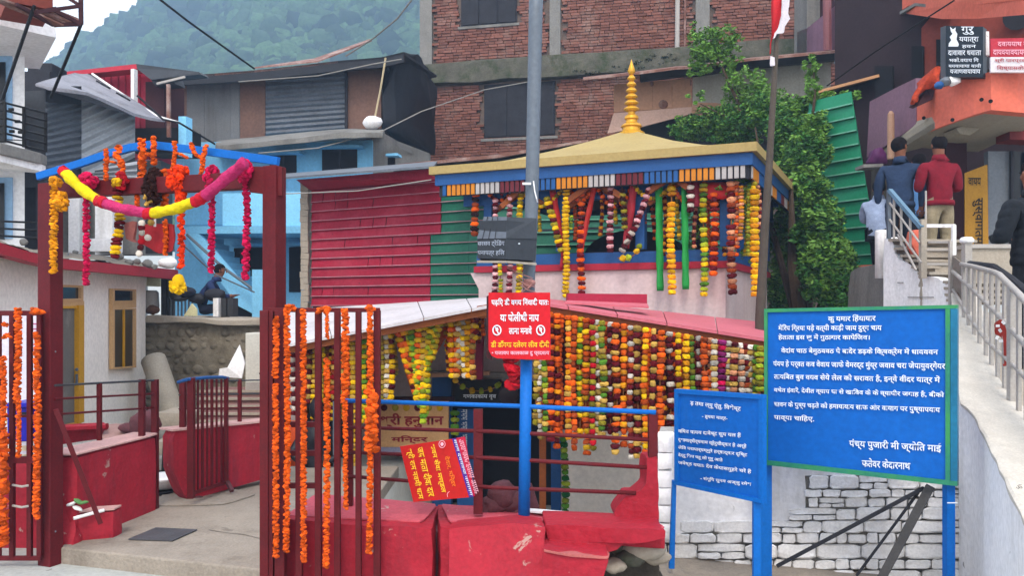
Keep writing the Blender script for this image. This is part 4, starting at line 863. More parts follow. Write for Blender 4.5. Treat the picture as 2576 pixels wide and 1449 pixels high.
# ---------------------------------------------------------------- pavilion with the gold spire
A0 = Vector((2.9, 9.5)); EX = Vector((-.925, .38)).normalized(); EYv = Vector((.44, .898)).normalized(); SZ = 4.35; ZE = 3.50
def L_(s, t_, z): g_ = A0 + EX * s + EYv * t_; return Vector((g_.x, g_.y, z))
pav = empty('pavilion', L_(2.1, 2.1, -.75), 'small temple pavilion with cream yellow hipped roof, gold spire and blue striped eaves', 'pavilion')
n = 16; vs = []; fs = []
def rz(r): return ZE + .1 + .80 * (1 - r) ** 1.42
for k in range(n + 1):
    r = 1 - k / n * .96; h = SZ / 2 * r; z = rz(r)
    m_ = 8
    for i in range(4):
        cs = [(-1, -1), (1, -1), (1, 1), (-1, 1)]; a = cs[i]; b = cs[(i + 1) % 4]
        for j in range(m_):
            x = a[0] + (b[0] - a[0]) * j / m_; y = a[1] + (b[1] - a[1]) * j / m_
            vs.append(L_(SZ / 2 + x * h, SZ / 2 + y * h, z + noise.noise(Vector((x * h * 2, y * h * 2, 0))) * .012 - .03 * (1 - abs(j / m_ - .5) * 2) ** 1 * 0))
M4 = 32
for k in range(n):
    for i in range(M4): fs.append((k * M4 + i, k * M4 + (i + 1) % M4, (k + 1) * M4 + (i + 1) % M4, (k + 1) * M4 + i))
fs.append(tuple(n * M4 + i for i in range(M4)))
rf = obj('roof', MB().add(vs, fs), M_yroof, pav)
def lbox(s0, s1, t0, t1, z0, z1): return MB().prism([L_(s0, t0, z0), L_(s0, t1, z0), L_(s1, t1, z0), L_(s1, t0, z0)], (0, 0, z1 - z0))
obj('eave_edge', lbox(-.03, SZ + .03, -.03, SZ + .03, ZE, ZE + .11), M_yroof, pav)
obj('ceiling', lbox(.1, SZ - .1, .1, SZ - .1, ZE - .06, ZE - .005), M_maroonw, pav)
for a in ((.03, SZ - .03, .03, .07), (.03, SZ - .03, SZ - .07, SZ - .03), (.03, .07, .07, SZ - .07), (SZ - .07, SZ - .03, .07, SZ - .07)):
    obj('fascia_board', lbox(*a, ZE - .15, ZE - .003), M_blued, pav)
sl = [('maroon slat', '5E1A24'), ('white slat', 'A4A09E'), ('orange slat', 'BE761A'), ('blue slat', '1E5088')]
seq = [0] * 5 + [1] * 5 + [2] * 6 + [3] * 6
for side in (0, 1):
    N_ = 56
    for i in range(N_):
        c = sl[seq[(i + (5 if side == 0 else 9)) % len(seq)]]; a = .12 + (SZ - .24) * i / N_; b = a + .052
        obj('slat', lbox(a, b, .045, .06, ZE - .30, ZE - .152) if side == 0 else lbox(.045, .06, a, b, ZE - .30, ZE - .152), mat(c[0], c[1], .55, .08, 6), pav)
obj('slat_backing', lbox(.08, SZ - .08, .065, .09, ZE - .31, ZE - .15), M_dark2, pav); obj('slat_backing', lbox(.065, .09, .09, SZ - .08, ZE - .31, ZE - .15), M_dark2, pav)
obj('beam', lbox(.3, SZ - .3, .35, .47, ZE - .42, ZE - .06), M_blued, pav); obj('beam', lbox(.35, .47, .47, SZ - .3, ZE - .42, ZE - .06), M_blued, pav)
cols_ = [.42, 1.5, 2.6, 3.68]
for s_ in cols_:
    obj('column', lbox(s_ - .06, s_ + .06, .36, .48, 2.4, ZE - .3), M_blued, pav)
    if s_ != 3.68: obj('column', lbox(s_ - .05, s_ + .05, 3.7, 3.8, 2.4, ZE - .1), M_maroonw, pav)
for t_ in (1.5, 2.6, 3.68): obj('column', lbox(.36, .48, t_ - .06, t_ + .06, 2.4, ZE - .3), M_blued, pav)
for a, b in zip(cols_, cols_[1:]):   # pointed orange braces
    m_ = (a + b) / 2; a2, b2 = a + .12, b - .12
    obj('arch_brace', MB().bar(L_(a2, .33, 2.98), L_(m_, .33, 3.24), .05, .07), M_wood, pav); obj('arch_brace', MB().bar(L_(m_, .33, 3.24), L_(b2, .33, 2.98), .05, .07), M_wood, pav)
body = lbox(.42, 3.85, .42, 3.85, -.75, 2.13); obj('wall', body, M_pinkw, pav)
obj('red_band', lbox(.37, 3.9, .37, 3.9, 2.133, 2.22), mat('band red', 'A02034', .6, .1, 3), pav)
obj('sill', lbox(.40, 3.87, .40, 3.87, 2.223, 2.37), M_blued, pav)
obj('corner_flare', MB().prism([L_(3.85, .42, 2.13), L_(3.85, .42, 1.9), L_(3.98, .42, 2.13)], EYv.to_3d() * .5), M_pinkw, pav)
obj('floor', lbox(.6, 3.7, .6, 3.7, 2.371, 2.39), M_maroonw, pav)
obj('altar_arch', MB().prism([L_(2.1 + .75 * math.cos(a), 1.9, 2.39 + .42 * math.sin(a)) for a in [math.pi * k / 14 for k in range(15)]], EYv.to_3d() * .6), M_dark, pav)
for t0 in (.9, 2.8): obj('inner_rail', MB().bar(L_(.9, t0, 2.75), L_(3.6, t0, 2.75), .03), M_steel, pav)
for s_ in (.95, 1.25, 2.35): obj('inner_rail', MB().bar(L_(s_, 3.0, 2.39), L_(s_, 3.0, 3.2), .03), M_dark2, pav)
# gold spire
C = L_(SZ / 2, SZ / 2, 0); zt = rz(.04) - .06
prof = [(.24, 0), (.24, .04), (.17, .07), (.16, .12), (.19, .14), (.17, .17), (.11, .2), (.10, .24), (.13, .26), (.12, .3), (.07, .33), (.065, .37)]
sp = obj('spire', MB().lathe((C.x, C.y, zt), [(r * .85, z) for r, z in prof], 20), M_gold, pav, smooth=False)
z = zt + .37
for k in range(6):
    r = .125 - k * .012; h = .095
    obj('bead', MB().lathe((C.x, C.y, z), [(r * .5, 0), (r, h * .35), (r * .95, h * .5), (r * .45, h * .98)], 18), M_gold, pav, smooth=True); z += h
obj('tip', MB().lathe((C.x, C.y, z), [(.035, 0), (.06, .06), (.045, .11), (.02, .18), (.004, .24)], 14), M_gold, pav, smooth=True)

# ---------------------------------------------------------------- lower shrine with gable porch
WT = Wall((700, 8.7), (1930, 8.1))
WTb = Wall((700, 9.6), (1930, 9.0))
shr = empty('shrine', WT.p(1310, 1300, .8), 'low shrine below the pavilion with pink gable roof, pale walls and dark doorway', 'shrine')
zb_ = -.75
def bprism(name, W, poly, th, m, off=0, parent=None): return wprism(name, W, poly, th, m, parent or shr, off)
bprism('wall', WTb, [(690, 1420), (1085, 1420), (1085, 800), (690, 860)], .2, mat('greyish pink wall', 'A89A98', .8, .06, 2, .1, 20, '8C7A78', 1.4, .4, .5, streak=True))
bprism('wall', WTb, [(1085, 960), (1412, 960), (1412, 770), (1085, 800)], .2, mat('greyish pink wall', 'A89A98'))
bprism('wall', WTb, [(1412, 1420), (1960, 1420), (1960, 850), (1412, 770)], .2, M_white2)
bprism('doorway', WTb, [(1085, 1420), (1412, 1420), (1412, 958), (1085, 958)], .1, M_dark, .3)
bprism('door_frame', WTb, [(1087, 1420), (1135, 1420), (1135, 950), (1087, 950)], .1, M_blued, -.1)
bprism('door_frame', WTb, [(1386, 1420), (1410, 1420), (1410, 950), (1386, 950)], .1, M_blued, -.1)
bprism('door_panel', WTb, [(1150, 1420), (1205, 1420), (1205, 1030), (1150, 1030)], .08, M_blued, -.12)
bprism('lintel', WTb, [(1080, 948), (1300, 955), (1300, 940), (1080, 934)], .15, M_grey, -.18)
sb = empty('door_sign', WTb.p(1190, 1010, -.2), 'black board with white lettering above the dark shrine doorway', 'sign')
wprism('board', WTb, [(1138, 1020), (1260, 1020), (1260, 955), (1138, 955)], .05, M_black, sb, -.22)
wtext('गणकाकाय वृव', WTb, 1165, 993, 1248, 1006, T_white, sb, -.235)
a = WTb.p(1158, 1030, -.2); b = WTb.p(1158, 1130, -.2)
text('मभभ भभभ भभभभ', WTb.p(1160, 1030, -.2), b - a, WTb.d3, (b - a).length, .07, T_white, sb, 'lettering', 0)
# maroon cloth hung behind the gate
bprism('maroon_hanging', WT, [(735, 1010), (868, 1005), (868, 835), (735, 862)], .05, M_redtin, .3)
bprism('column', WT, [(1194, 955), (1212, 955), (1216, 770), (1200, 772)], .1, mat('magenta column', '8A1E3C', .6, .1, 3), .2)
bprism('beam', WT, [(950, 1013), (1140, 1013), (1140, 1000), (950, 1000)], .1, M_maroonw, .5)
bprism('block', WT, [(956, 1262), (1010, 1262), (1010, 1212), (956, 1212)], .3, M_tin2, .3); 
bprism('beam', WT, [(1085, 950), (1230, 944), (1230, 935), (1085, 940)], .1, M_peachp, .4)
# gable roof: left slope, right slope, beams
def quad_slab(name, pts, m, th=.05, parent=None, **k): return obj(name, MB().prism(pts, (0, 0, -th)), m, parent or shr, **k)
EL = [P(722, 866, 8.0), P(1310, 752, 7.6)]; ER = [P(1310, 752, 7.6), P(1935, 853, 7.3)]
BL = [P(700, 782, 11.0), P(1300, 743, 10.4)]; BR = [P(1300, 743, 10.4), P(1935, 812, 9.6)]
M_wroof = mat('white tin roof', 'C2BCBE', .6, .06, 2, .08, 20, '9C9696', 1.5, .5, .5); M_proof = mat('pink tin roof', 'BE6470', .5, .06, 2, .06, 20, 'A8505C', 1.4, .4, .52)
for k in range(5):
    a, b = k / 5, (k + 1) / 5 - .004
    quad_slab('roof_sheet', [EL[0].lerp(EL[1], a), EL[0].lerp(EL[1], b), BL[0].lerp(BL[1], b), BL[0].lerp(BL[1], a)], M_wroof, .03)
    quad_slab('roof_sheet', [ER[0].lerp(ER[1], a), ER[0].lerp(ER[1], b), BR[0].lerp(BR[1], b), BR[0].lerp(BR[1], a)], M_proof, .03)
dn = Vector((0, 0, -.05))
obj('eave_beam', MB().bar(EL[0] + dn + Vector((0, .1, 0)), EL[1] + dn + Vector((0, .1, 0)), .08, .09), M_wood, shr); obj('eave_beam', MB().bar(ER[0] + dn + Vector((0, .1, -.02)), ER[1] + dn + Vector((0, .1, -.02)), .08, .09), M_wood, shr)
obj('ridge_cap', MB().prism([P(1428, 760, 8.6), P(1628, 768, 8.4), P(1628, 740, 8.4), P(1428, 738, 8.6)], (0, .25, 0)), mat('crimson ridge sheet', '98203A', .6, .1, 3), shr)
obj('ridge_cap_top', MB().prism([P(1420, 765, 8.3), P(1632, 776, 8.1), P(1628, 768, 8.4), P(1428, 760, 8.6)], (0, 0, .02)), M_proof, shr)
obj('gable_board', MB().prism([P(1190, 800, 7.75), P(1230, 800, 7.75), P(1230, 765, 7.75), P(1200, 770, 7.75)], (0, .05, 0)), M_wood, shr)
for u in (1365, 1640): obj('porch_post', MB().bar(WT.p(u, 1400, .1), WT.p(u, 800, .1), .07), M_wood, shr)
obj('doorway', MB().prism([WT.p(745, 1270, .6), WT.p(870, 1270, .6), WT.p(870, 1000, .6), WT.p(745, 1000, .6)], WT.n3 * .1), M_dark, shr)
# yellow shrine board
sb = empty('shrine_board', WT.p(1040, 1135, .4), 'cream and peach name board with maroon lettering hung on the shrine front', 'sign')
wprism('board', WT, [(953, 1134), (1128, 1134), (1128, 1010), (953, 1010)], .04, mat('peach board', 'C89A68', .6, .06, 3), sb, .36)
wprism('lower_strip', WT, [(953, 1140), (1120, 1140), (1120, 1126), (953, 1126)], .04, mat('grey violet strip', '8A88A0', .6), sb, .34)
wtext('श्री हनुमान', WT, 956, 1040, 1116, 1078, T_maroon, sb, .35, bold=.03); wtext('मन्दिर', WT, 984, 1096, 1076, 1117, T_maroon, sb, .35, bold=.03)
for i in range(6): obj('flower_emblem', MB().ball(WT.p(966 + i * 28, 1026, .345), (.04, .015, .04), 7, 5), gm(('maroon', 'olive', 'yellow')[i % 3]), sb)
# idol / black stone shrine figure behind the gate
t = empty('black_idol', WT.p(800, 1262, -.4), 'black stone idol figure seated on a red step behind the garlanded gate leaf', 'statue')
idp = [(.30, 0), (.30, .16), (.22, .2), (.24, .45), (.19, .62), (.21, .78), (.15, .92), (.06, .97), (.10, 1.02), (.11, 1.12), (.07, 1.2), (.02, 1.26)]
obj('body', rough(MB().lathe(WT.p(800, 1262, -.4), [(r * .8, z * .86) for r, z in idp], 14), 1, .02, 6), mat('black stone', '1A1A20', .4, .3, 8, .3, 30), t, smooth=True)
for sgn in (-1, 1): obj('arm', MB().tube([WT.p(800, 1262, -.42) + Vector((sgn * .14, 0, .72)), WT.p(800, 1262, -.42) + Vector((sgn * .26, -.08, .5)), WT.p(800, 1262, -.42) + Vector((sgn * .1, -.2, .42))], [.05, .045, .035], 8), mat('black stone', '1A1A20'), t, smooth=True)
obj('trident', MB().tube([WT.p(842, 1262, -.5), WT.p(842, 1010, -.5)], .02, 6), M_steel, None, 'thin grey trident staff standing beside the black idol', 'staff')
obj('red_lamp_post', MB().bar(WT.p(744, 1255, -.4), WT.p(744, 1060, -.4), .09), mat('orange post', 'C04A20', .6), None, 'short orange red post behind the gate beside the marigolds', 'post')
obj('incense_tray', MB().lathe(WT.p(868, 1275, -1.2), [(.1, 0), (.22, .05), (.25, .06), (.2, .04)], 16), M_dark2, None, 'dark round metal tray on the red wall behind the gate leaf', 'tray')
obj('round_drum', MB().lathe(WT.p(1280, 993, .3), [(.11, 0), (.115, .04), (.1, .06), (.03, .07)], 22, -WT.n3), mat('dark maroon drum', '241418', .4, .1, 3), None, 'dark round disc hung beside the shrine doorway behind the blue post', 'gong', smooth=False)
# ---------------------------------------------------------------- curtain of garlands, right and left of the sign
def strand(W, u, v0, v1, cols, w, label, group, step=None, u1=None, off=0, **k):
    return garland([W.p(u, v0, off), W.p(u if u1 is None else u1, v1, off)], cols, w, label, group, step, **k)
def eave_v(u): return 760 + (u - 1310) * (853 - 752) / (1935 - 1310) + 14 if u > 1310 else 752 + (1310 - u) * (866 - 752) / (1310 - 722) + 14
names = dict(orange='orange', yellow='yellow', gold='golden', maroon='maroon', red='red', white='white', cream='cream', green='green', lime='lime green', magenta='magenta', pink='pink', dark='dark brown', purple='purple', rust='rust', olive='olive', salmon='salmon', flame='flame orange', dkgreen='dark green', vgreen='bright green', blush='blush pink')
def cname(cols):
    o = []
    for c in cols:
        if c and names[c] not in o: o.append(names[c])
    return ' and '.join(o[:2]) if len(o) < 3 else ', '.join(o[:2]) + ' and ' + o[2]
WCt = Wall((1340, 7.55), (1930, 7.2))
cur = [(1349, 'cream olive', 1062), (1359, 'white white cream', 1100), (1371, 'green lime cream', 1080), (1385, 'orange maroon', 1105), (1402, 'orange orange gold maroon', 1122), (1430, 'orange gold cream', 1100),
       (1443, 'orange rust', 1127), (1459, 'yellow yellow green', 1098), (1475, 'orange rust yellow', 1140), (1491, 'red olive', 1128), (1504, 'white cream', 1098), (1516, 'olive green cream', 1092), (1534, 'white maroon maroon', 1100),
       (1550, 'orange maroon cream', 1137), (1569, 'orange gold', 1118), (1586, 'white rust maroon', 1150), (1603, 'cream maroon', 1147), (1622, 'yellow orange gold', 1137), (1643, 'cream maroon', 1095), (1662, 'orange orange rust', 1092),
       (1686, 'white maroon maroon', 1120), (1707, 'yellow yellow maroon', 1080), (1727, 'gold yellow', 1080), (1741, 'olive green', 1080), (1756, 'white maroon', 1080), (1773, 'rust orange', 1080), (1787, 'salmon orange', 1080), (1798, 'white cream', 1080),
       (1815, 'purple magenta purple', 1080), (1834, 'white cream', 1080), (1848, 'maroon cream salmon', 1080), (1863, 'white salmon', 1080), (1876, 'maroon rust white', 1080), (1889, 'white cream', 1080), (1901, 'green olive', 1080), (1913, 'olive lime', 1080)]
for i, (u, cs, vb) in enumerate(cur):
    cols = [c for c in cs.split()]
    exp = [c for c in cols for _ in (0,)]
    w = (.072 if cs[0] != 'p' else .09) * rnd.uniform(.8, 1.12)
    strand(WCt, u, eave_v(u) + 6, vb, exp, w, f'{cname(cols)} garland, {nth(i)} from the blue post in the front curtain', 'garlands in the curtain under the pink roof', .05 if len(cols) > 2 or i % 2 else .058, off=rnd.uniform(-.06, .06), sway=rnd.uniform(.003, .012), jit=.2)
# second, deeper layer of rust-coloured strands fills the curtain
lay = [(u + 8, c, vb - rnd.randint(20, 70)) for u, c, vb in cur]
fc = ['orange', 'rust', 'gold', 'maroon', 'orange', 'rust', 'rust', 'orange', 'dark', 'maroon']
for i, (u, cs, vb) in enumerate(lay):
    cols = [fc[i % 10], fc[(i + 3) % 10]]
    strand(WCt, u, eave_v(u) + 6, vb, cols, .06, f'{cname(cols)} garland, {nth(i)} from the blue post in the rear curtain row', 'garlands in the rear row of the curtain', .045, off=.12, sway=.01, joined=True)
obj('curtain_cloth', rough(MB().prism(on(WCt, [(1366, 1085), (1925, 1085), (1925, 862), (1366, 780)], .3), WCt.n3 * .015), 5, .02, 3), mat('dark rust curtain', '5A2014', .85, .2, 6), None, 'dark rust red cloth hanging behind the flower curtain under the pink roof', 'cloth')
strand(WT, 1421, 1105, 1400, ['green', 'dkgreen', 'lime'], .085, 'leafy green and lime garland running down the blue door frame at right', None, .06, off=.3)
# left part
lft = [(738, 'white maroon', 1040), (752, 'red maroon', 1020), (779, 'cream maroon', 1010), (792, 'yellow cream', 1010), (808, 'yellow olive', 1010), (842, 'rust red cream', 1000), (858, 'cream orange', 1000), (872, 'rust orange', 1040), (887, 'cream yellow', 1170), (907, 'lime green yellow', 1060), (916, 'yellow green', 1050), (961, 'cream olive', 1000), (973, 'cream white', 1008), (984, 'yellow yellow maroon', 1012)]
for i, (u, cs, vb) in enumerate(lft):
    cols = cs.split(); strand(WT, u, eave_v(u) + 4, vb, cols, .07, f'{cname(cols)} garland, {nth(i)} from the left under the white roof slope', 'garlands under the white roof slope', .05, off=-.35, sway=.008)
for i, (u, cs, vb) in enumerate([(1136, 'orange yellow', 945), (1147, 'orange cream', 945), (1156, 'white cream', 925), (1167, 'yellow white', 945), (1177, 'yellow gold', 945), (1190, 'cream rust', 950), (1198, 'yellow maroon', 850)]):
    cols = cs.split(); strand(WT, u, eave_v(u) + 4, vb, cols, .072, f'{cname(cols)} garland, {nth(i)} from the left beside the red sign', 'garlands in the bunch left of the red sign', .052, off=-.35)
for i, (u0, v0, u1, v1, cs) in enumerate([(1000, 828, 1040, 960, 'yellow orange'), (1012, 824, 1045, 985, 'orange gold maroon'), (1024, 822, 1052, 1000, 'lime yellow'), (1034, 820, 1056, 1020, 'green lime'), (1052, 815, 1056, 1005, 'orange yellow'), (1068, 812, 1062, 1025, 'cream yellow'), (1085, 806, 1066, 1040, 'yellow lime'), (1102, 802, 1074, 930, 'lime yellow'), (1112, 800, 1086, 900, 'yellow olive')]):
    cols = cs.split(); strand(WT, u0, v0, v1, cols, .085, f'{cname(cols)} garland, {nth(i)} from the left in the gathered fan', 'gathered fan of garlands above the name board', .055, u1, -.4)
M_dr = mat('orange drapery', 'B8501C', .7, .2, 5, .2, 10)
for nm, poly in (('left', [(990, 832), (1022, 824), (1048, 1000), (1040, 1008)]), ('right', [(1118, 803), (1140, 795), (1085, 920), (1058, 1010), (1050, 1005)])):
    obj('drape', rough(MB().prism(on(WT, poly, -.2), WT.n3 * .02), 4, .02, 6), M_dr, None, f'orange cloth drape on the {nm} side of the gathered garlands', 'drape')
obj('backdrop_cloth', rough(MB().prism(on(WT, [(1000, 830), (1120, 805), (1075, 930), (1048, 990)], -.15), WT.n3 * .02), 3, .01, 6), mat('maroon cloth', '6A2018', .8, .2, 4), None, 'dark maroon cloth behind the gathered garlands', 'cloth')
strand(WT, 1062, 985, 1060, ['lime', 'yellow', 'green'], .07, 'lime green tassel end of the gathered garlands over the name board', None, .05, off=-.5)
for i, (u, vb) in enumerate([(766, 1040), (785, 1060), (800, 1055), (814, 1040), (822, 1060), (833, 1055), (850, 1070), (866, 1050), (880, 1090), (897, 1110), (926, 1060), (937, 1040), (949, 1035), (958, 1010), (979, 990), (995, 940)]):
    cols = [('gold', 'rust'), ('yellow', 'maroon'), ('orange', 'rust'), ('cream', 'olive')][i % 4]
    strand(WT, u, eave_v(u) + 4, vb, list(cols), .055, f'thin {cname(cols)} garland, {nth(i)} of the rear row under the white roof slope', 'thin rear garlands under the white roof slope', .04, off=-.2, sway=.012, joined=True)
for i, (u, vb) in enumerate([(1122, 880), (1130, 930), (1142, 935), (1152, 940), (1162, 935), (1172, 940), (1184, 930), (1206, 860), (1216, 840)]):
    cols = [('orange', 'yellow'), ('gold', 'maroon'), ('rust', 'orange')][i % 3]
    strand(WT, u, eave_v(u) + 4, vb, list(cols), .055, f'thin {cname(cols)} garland, {nth(i)} behind the bunch left of the red sign', 'thin garlands behind the bunch left of the red sign', .04, off=-.2, sway=.012, joined=True)
# door swag of yellow flowers
garland([WTb.p(1146, 958, -.3), WTb.p(1160, 972, -.3), WTb.p(1185, 983, -.3), WTb.p(1212, 985, -.3), WTb.p(1240, 978, -.3), WTb.p(1262, 962, -.3)], ['yellow', None, 'lime', None], .075, 'yellow flower swag hung across the top of the dark shrine doorway', None, .05)
mb = MB(); dense(mb, [WT.p(1290, 905, -.5), WT.p(1290, 965, -.5)], .2, seed=3); obj('flower_bunch', mb, gm('red'), None, 'deep red flower bunch hanging just below the red sign', 'bunch')
strand(WT, 1142, 1040, 1090, ['green', 'lime'], .09, 'green leafy garland at the left edge of the blue door frame', None, .06, off=.2)

# ---------------------------------------------------------------- garlands of the pavilion
ca = L_(SZ, .2, 0); cb_ = L_(0, .2, 0)
WP = Wall((CU + ca.x / ca.y * F, ca.y), (CU + cb_.x / cb_.y * F, cb_.y))
for a_, b_ in (((1262, 520), (1320, 466)), ((1430, 505), (1497, 455)), ((1497, 455), (1563, 493)), ((1628, 484), (1690, 443)), ((1690, 443), (1730, 472))):
    obj('front_brace', MB().bar(WP.p(*a_, -.02), WP.p(*b_, -.02), .05, .075), M_wood, pav)
pg = [(1195, 478, 1195, 588, 'rust orange dark', .1), (1245, 505, 1245, 735, 'blush maroon', .075), (1258, 660, 1258, 735, 'lime yellow', .06), (1282, 500, 1282, 735, 'blush maroon', .075), (1308, 490, 1306, 735, 'olive yellow', .08), (1375, 500, 1413, 628, 'olive yellow maroon', .09), (1424, 478, 1424, 744, 'yellow', .085), (1437, 545, 1437, 575, 'lime green', .05), (1461, 490, 1462, 736, 'orange maroon', .09),
      (1535, 475, 1536, 630, 'blush maroon', .08), (1566, 470, 1570, 572, 'olive dark', .075), (1632, 475, 1600, 565, 'blush maroon', .08), (1600, 565, 1567, 630, 'white maroon', .085), (1688, 462, 1689, 735, 'gold yellow', .095), (1735, 448, 1736, 528, 'white maroon', .085), (1770, 466, 1772, 740, 'lime yellow green', .09), (1797, 490, 1796, 688, 'orange maroon', .09),
      (1838, 462, 1842, 735, 'salmon rust maroon', .1), (1853, 460, 1853, 640, 'salmon orange', .07), (1866, 470, 1862, 600, 'gold salmon', .06), (1884, 478, 1886, 640, 'lime olive', .07), (1899, 482, 1899, 740, 'gold yellow', .1)]
for i, (u0, v0, u1, v1, cs, w) in enumerate(pg):
    cols = cs.split(); strand(WP, u0, v0, v1, cols, w * 1.12, f'{cname(cols)} garland, {nth(i)} from the left at the pavilion eaves', 'garlands hanging from the pavilion eaves', w * .66, u1, off=rnd.uniform(-.03, .05), sway=.008)
garland([WP.p(1608, 620), WP.p(1597, 642), WP.p(1578, 650), WP.p(1556, 649)], ['lime', 'yellow', None], .085, 'lime yellow flower tail resting on the blue sill of the pavilion', None, .06)
for u0, v0, u1, v1, c, w, nm in ((1390, 478, 1420, 645, 'B02020', .085, 'red ribbon slanting down right beside the yellow garland on the pavilion'), (1497, 462, 1458, 642, 'A82820', .07, 'red ribbon slanting down left behind the orange garland on the pavilion'), (1596, 455, 1574, 625, '9C2430', .1, 'wide red ribbon hanging in the middle bay of the pavilion'), (1418, 640, 1412, 678, '9C1020', .06, 'short dark red ribbon end over the blue sill of the pavilion'),
                     (1657, 466, 1661, 732, '1E8A3C', .09, 'bright green cloth ribbon, the left one of two hanging on the pavilion'), (1722, 462, 1725, 728, '1E8A3C', .085, 'bright green cloth ribbon, the right one of two hanging on the pavilion'), (1752, 452, 1750, 520, '8A1C34', .13, 'short crimson cloth hanging near the pavilion right bay'), (1800, 458, 1812, 500, 'B01C1C', .3, 'broad red cloth bunched under the right eaves of the pavilion')):
    ribbon([WP.p(u0, v0, .06), WP.p(u1, v1, .03)], w, mat('ribbon ' + c, c, .6, .12, 4), nm)
for i, (u, vb) in enumerate([(1222, 560), (1342, 600), (1356, 580), (1402, 560), (1446, 600), (1478, 560), (1512, 590), (1550, 560), (1584, 600), (1618, 560), (1645, 600), (1672, 640), (1706, 600), (1748, 620), (1783, 640), (1812, 600), (1826, 640), (1876, 640), (1908, 600)]):
    cols = [('rust', 'dark'), ('gold', 'maroon'), ('olive', 'yellow'), ('salmon', 'maroon'), ('orange', 'rust')][i % 5]
    strand(WP, u, 470, vb, list(cols), .06, f'thin {cname(cols)} garland, {nth(i)} of the rear row at the pavilion eaves', 'thin rear garlands at the pavilion eaves', .045, off=.22, sway=.015, joined=True)
for i, (a, b, v) in enumerate([(1215, 1300, 505), (1300, 1424, 520), (1424, 1500, 505), (1500, 1592, 520), (1592, 1690, 500), (1690, 1772, 512), (1772, 1840, 500), (1840, 1900, 510)]):
    pts = [WP.p(a + (b - a) * k / 8, 462 + (v - 462) * math.sin(math.pi * k / 8), .08) for k in range(9)]; cols = [('orange', 'maroon'), ('yellow', 'olive'), ('rust', 'orange')][i % 3]
    garland(pts, list(cols), .065, f'{cname(cols)} flower swag, {nth(i)} from the left looped under the pavilion eaves', 'flower swags looped under the pavilion eaves', .05, joined=True)
g_ = empty('leafy_garland', WP.p(1760, 640, .3), 'green leafy decoration behind the garlands in the right bay of the pavilion', 'decoration')
leaves('foliage', [(WP.p(1745, 560, .35), (.14, .08, .35), 260), (WP.p(1880, 560, .2), (.12, .08, .45), 300), (WP.p(1860, 470, .1), (.25, .1, .12), 180)], M_leafh, g_, .035, 9)
for sd_ in ((1252, 475), (1305, 480)): obj('paper_flag', MB().prism([WP.p(sd_[0], sd_[1], .1), WP.p(sd_[0] + 20, sd_[1] - 2, .1), WP.p(sd_[0] + 10, sd_[1] + 22, .1)], WP.n3 * .006), M_redtin, None, f'small dark red paper flag under the pavilion eaves, {"left" if sd_[0] < 1260 else "right"} of two', 'flag')

# ---------------------------------------------------------------- trees
def tree(label, base, tops, clusters, m1, m2, size, seed, split=.5, dens=1):
    t = empty('tree', base, label, 'tree')
    mb = MB()
    for i, (p, r) in enumerate(tops):
        b = Vector(base); mid = b.lerp(Vector(p), .5) + Vector((rnd.uniform(-.2, .2), rnd.uniform(-.1, .1), 0)); mb.tube([b, mid, Vector(p)], [r, r * .7, r * .2], 7)
    obj('trunk', mb, M_bark, t)
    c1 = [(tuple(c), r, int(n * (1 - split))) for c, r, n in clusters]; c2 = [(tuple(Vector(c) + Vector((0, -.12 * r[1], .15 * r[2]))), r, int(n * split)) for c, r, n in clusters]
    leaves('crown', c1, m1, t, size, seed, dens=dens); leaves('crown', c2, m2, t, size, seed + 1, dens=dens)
    return t
def cl(u, v, Y, ru, rv, n, ry=None): s = Y / F; return (P(u, v, Y), (ru * s, (ry or min(ru, rv)) * s, rv * s), n)
big_c = [cl(2000, 330, 14.2, 60, 70, 2400), cl(2035, 395, 13, 50, 58, 2200), cl(2000, 450, 14.0, 55, 80, 2600), cl(2030, 500, 12.8, 52, 64, 2400), cl(1985, 500, 14, 50, 60, 1600), cl(2055, 590, 12.0, 55, 60, 2400), cl(2010, 590, 13.6, 85, 75, 3800), cl(1990, 700, 13.6, 70, 85, 3400), cl(2080, 690, 11.6, 68, 75, 3200), cl(2105, 650, 12, 38, 40, 1600), cl(2085, 560, 12.2, 34, 50, 1300), cl(1960, 420, 14.6, 40, 60, 1300), cl(2110, 745, 11.6, 50, 40, 1500), cl(1975, 765, 13.8, 40, 50, 1300),
         cl(1800, 310, 16.2, 70, 38, 2000), cl(1740, 325, 16.4, 55, 30, 1200), cl(1870, 300, 15.8, 65, 60, 2200), cl(1930, 280, 15.2, 60, 50, 2000), cl(1970, 330, 14.8, 45, 60, 1500), cl(2040, 330, 13.4, 45, 45, 1300), cl(2020, 270, 14, 36, 30, 700), cl(1850, 345, 16, 60, 24, 1100)]
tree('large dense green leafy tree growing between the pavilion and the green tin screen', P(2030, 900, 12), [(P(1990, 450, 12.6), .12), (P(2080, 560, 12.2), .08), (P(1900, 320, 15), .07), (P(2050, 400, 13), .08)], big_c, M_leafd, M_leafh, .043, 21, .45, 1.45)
tree('thin light green upper branch reaching up the brick wall above the tin roof', P(1900, 330, 15.6), [(P(1800, 130, 15.6), .05), (P(1850, 220, 15.6), .05), (P(1760, 260, 15.8), .03)], [cl(1800, 105, 15.6, 62, 36, 1300), cl(1775, 150, 15.6, 48, 30, 1000), cl(1830, 150, 15.6, 34, 40, 300), cl(1880, 215, 15.6, 60, 45, 900), cl(1755, 245, 15.6, 26, 20, 120), cl(1760, 180, 15.6, 36, 14, 200), cl(1905, 250, 15.6, 55, 30, 420), cl(1745, 70, 15.6, 12, 14, 40)], M_leafh, M_leafh, .05, 31)
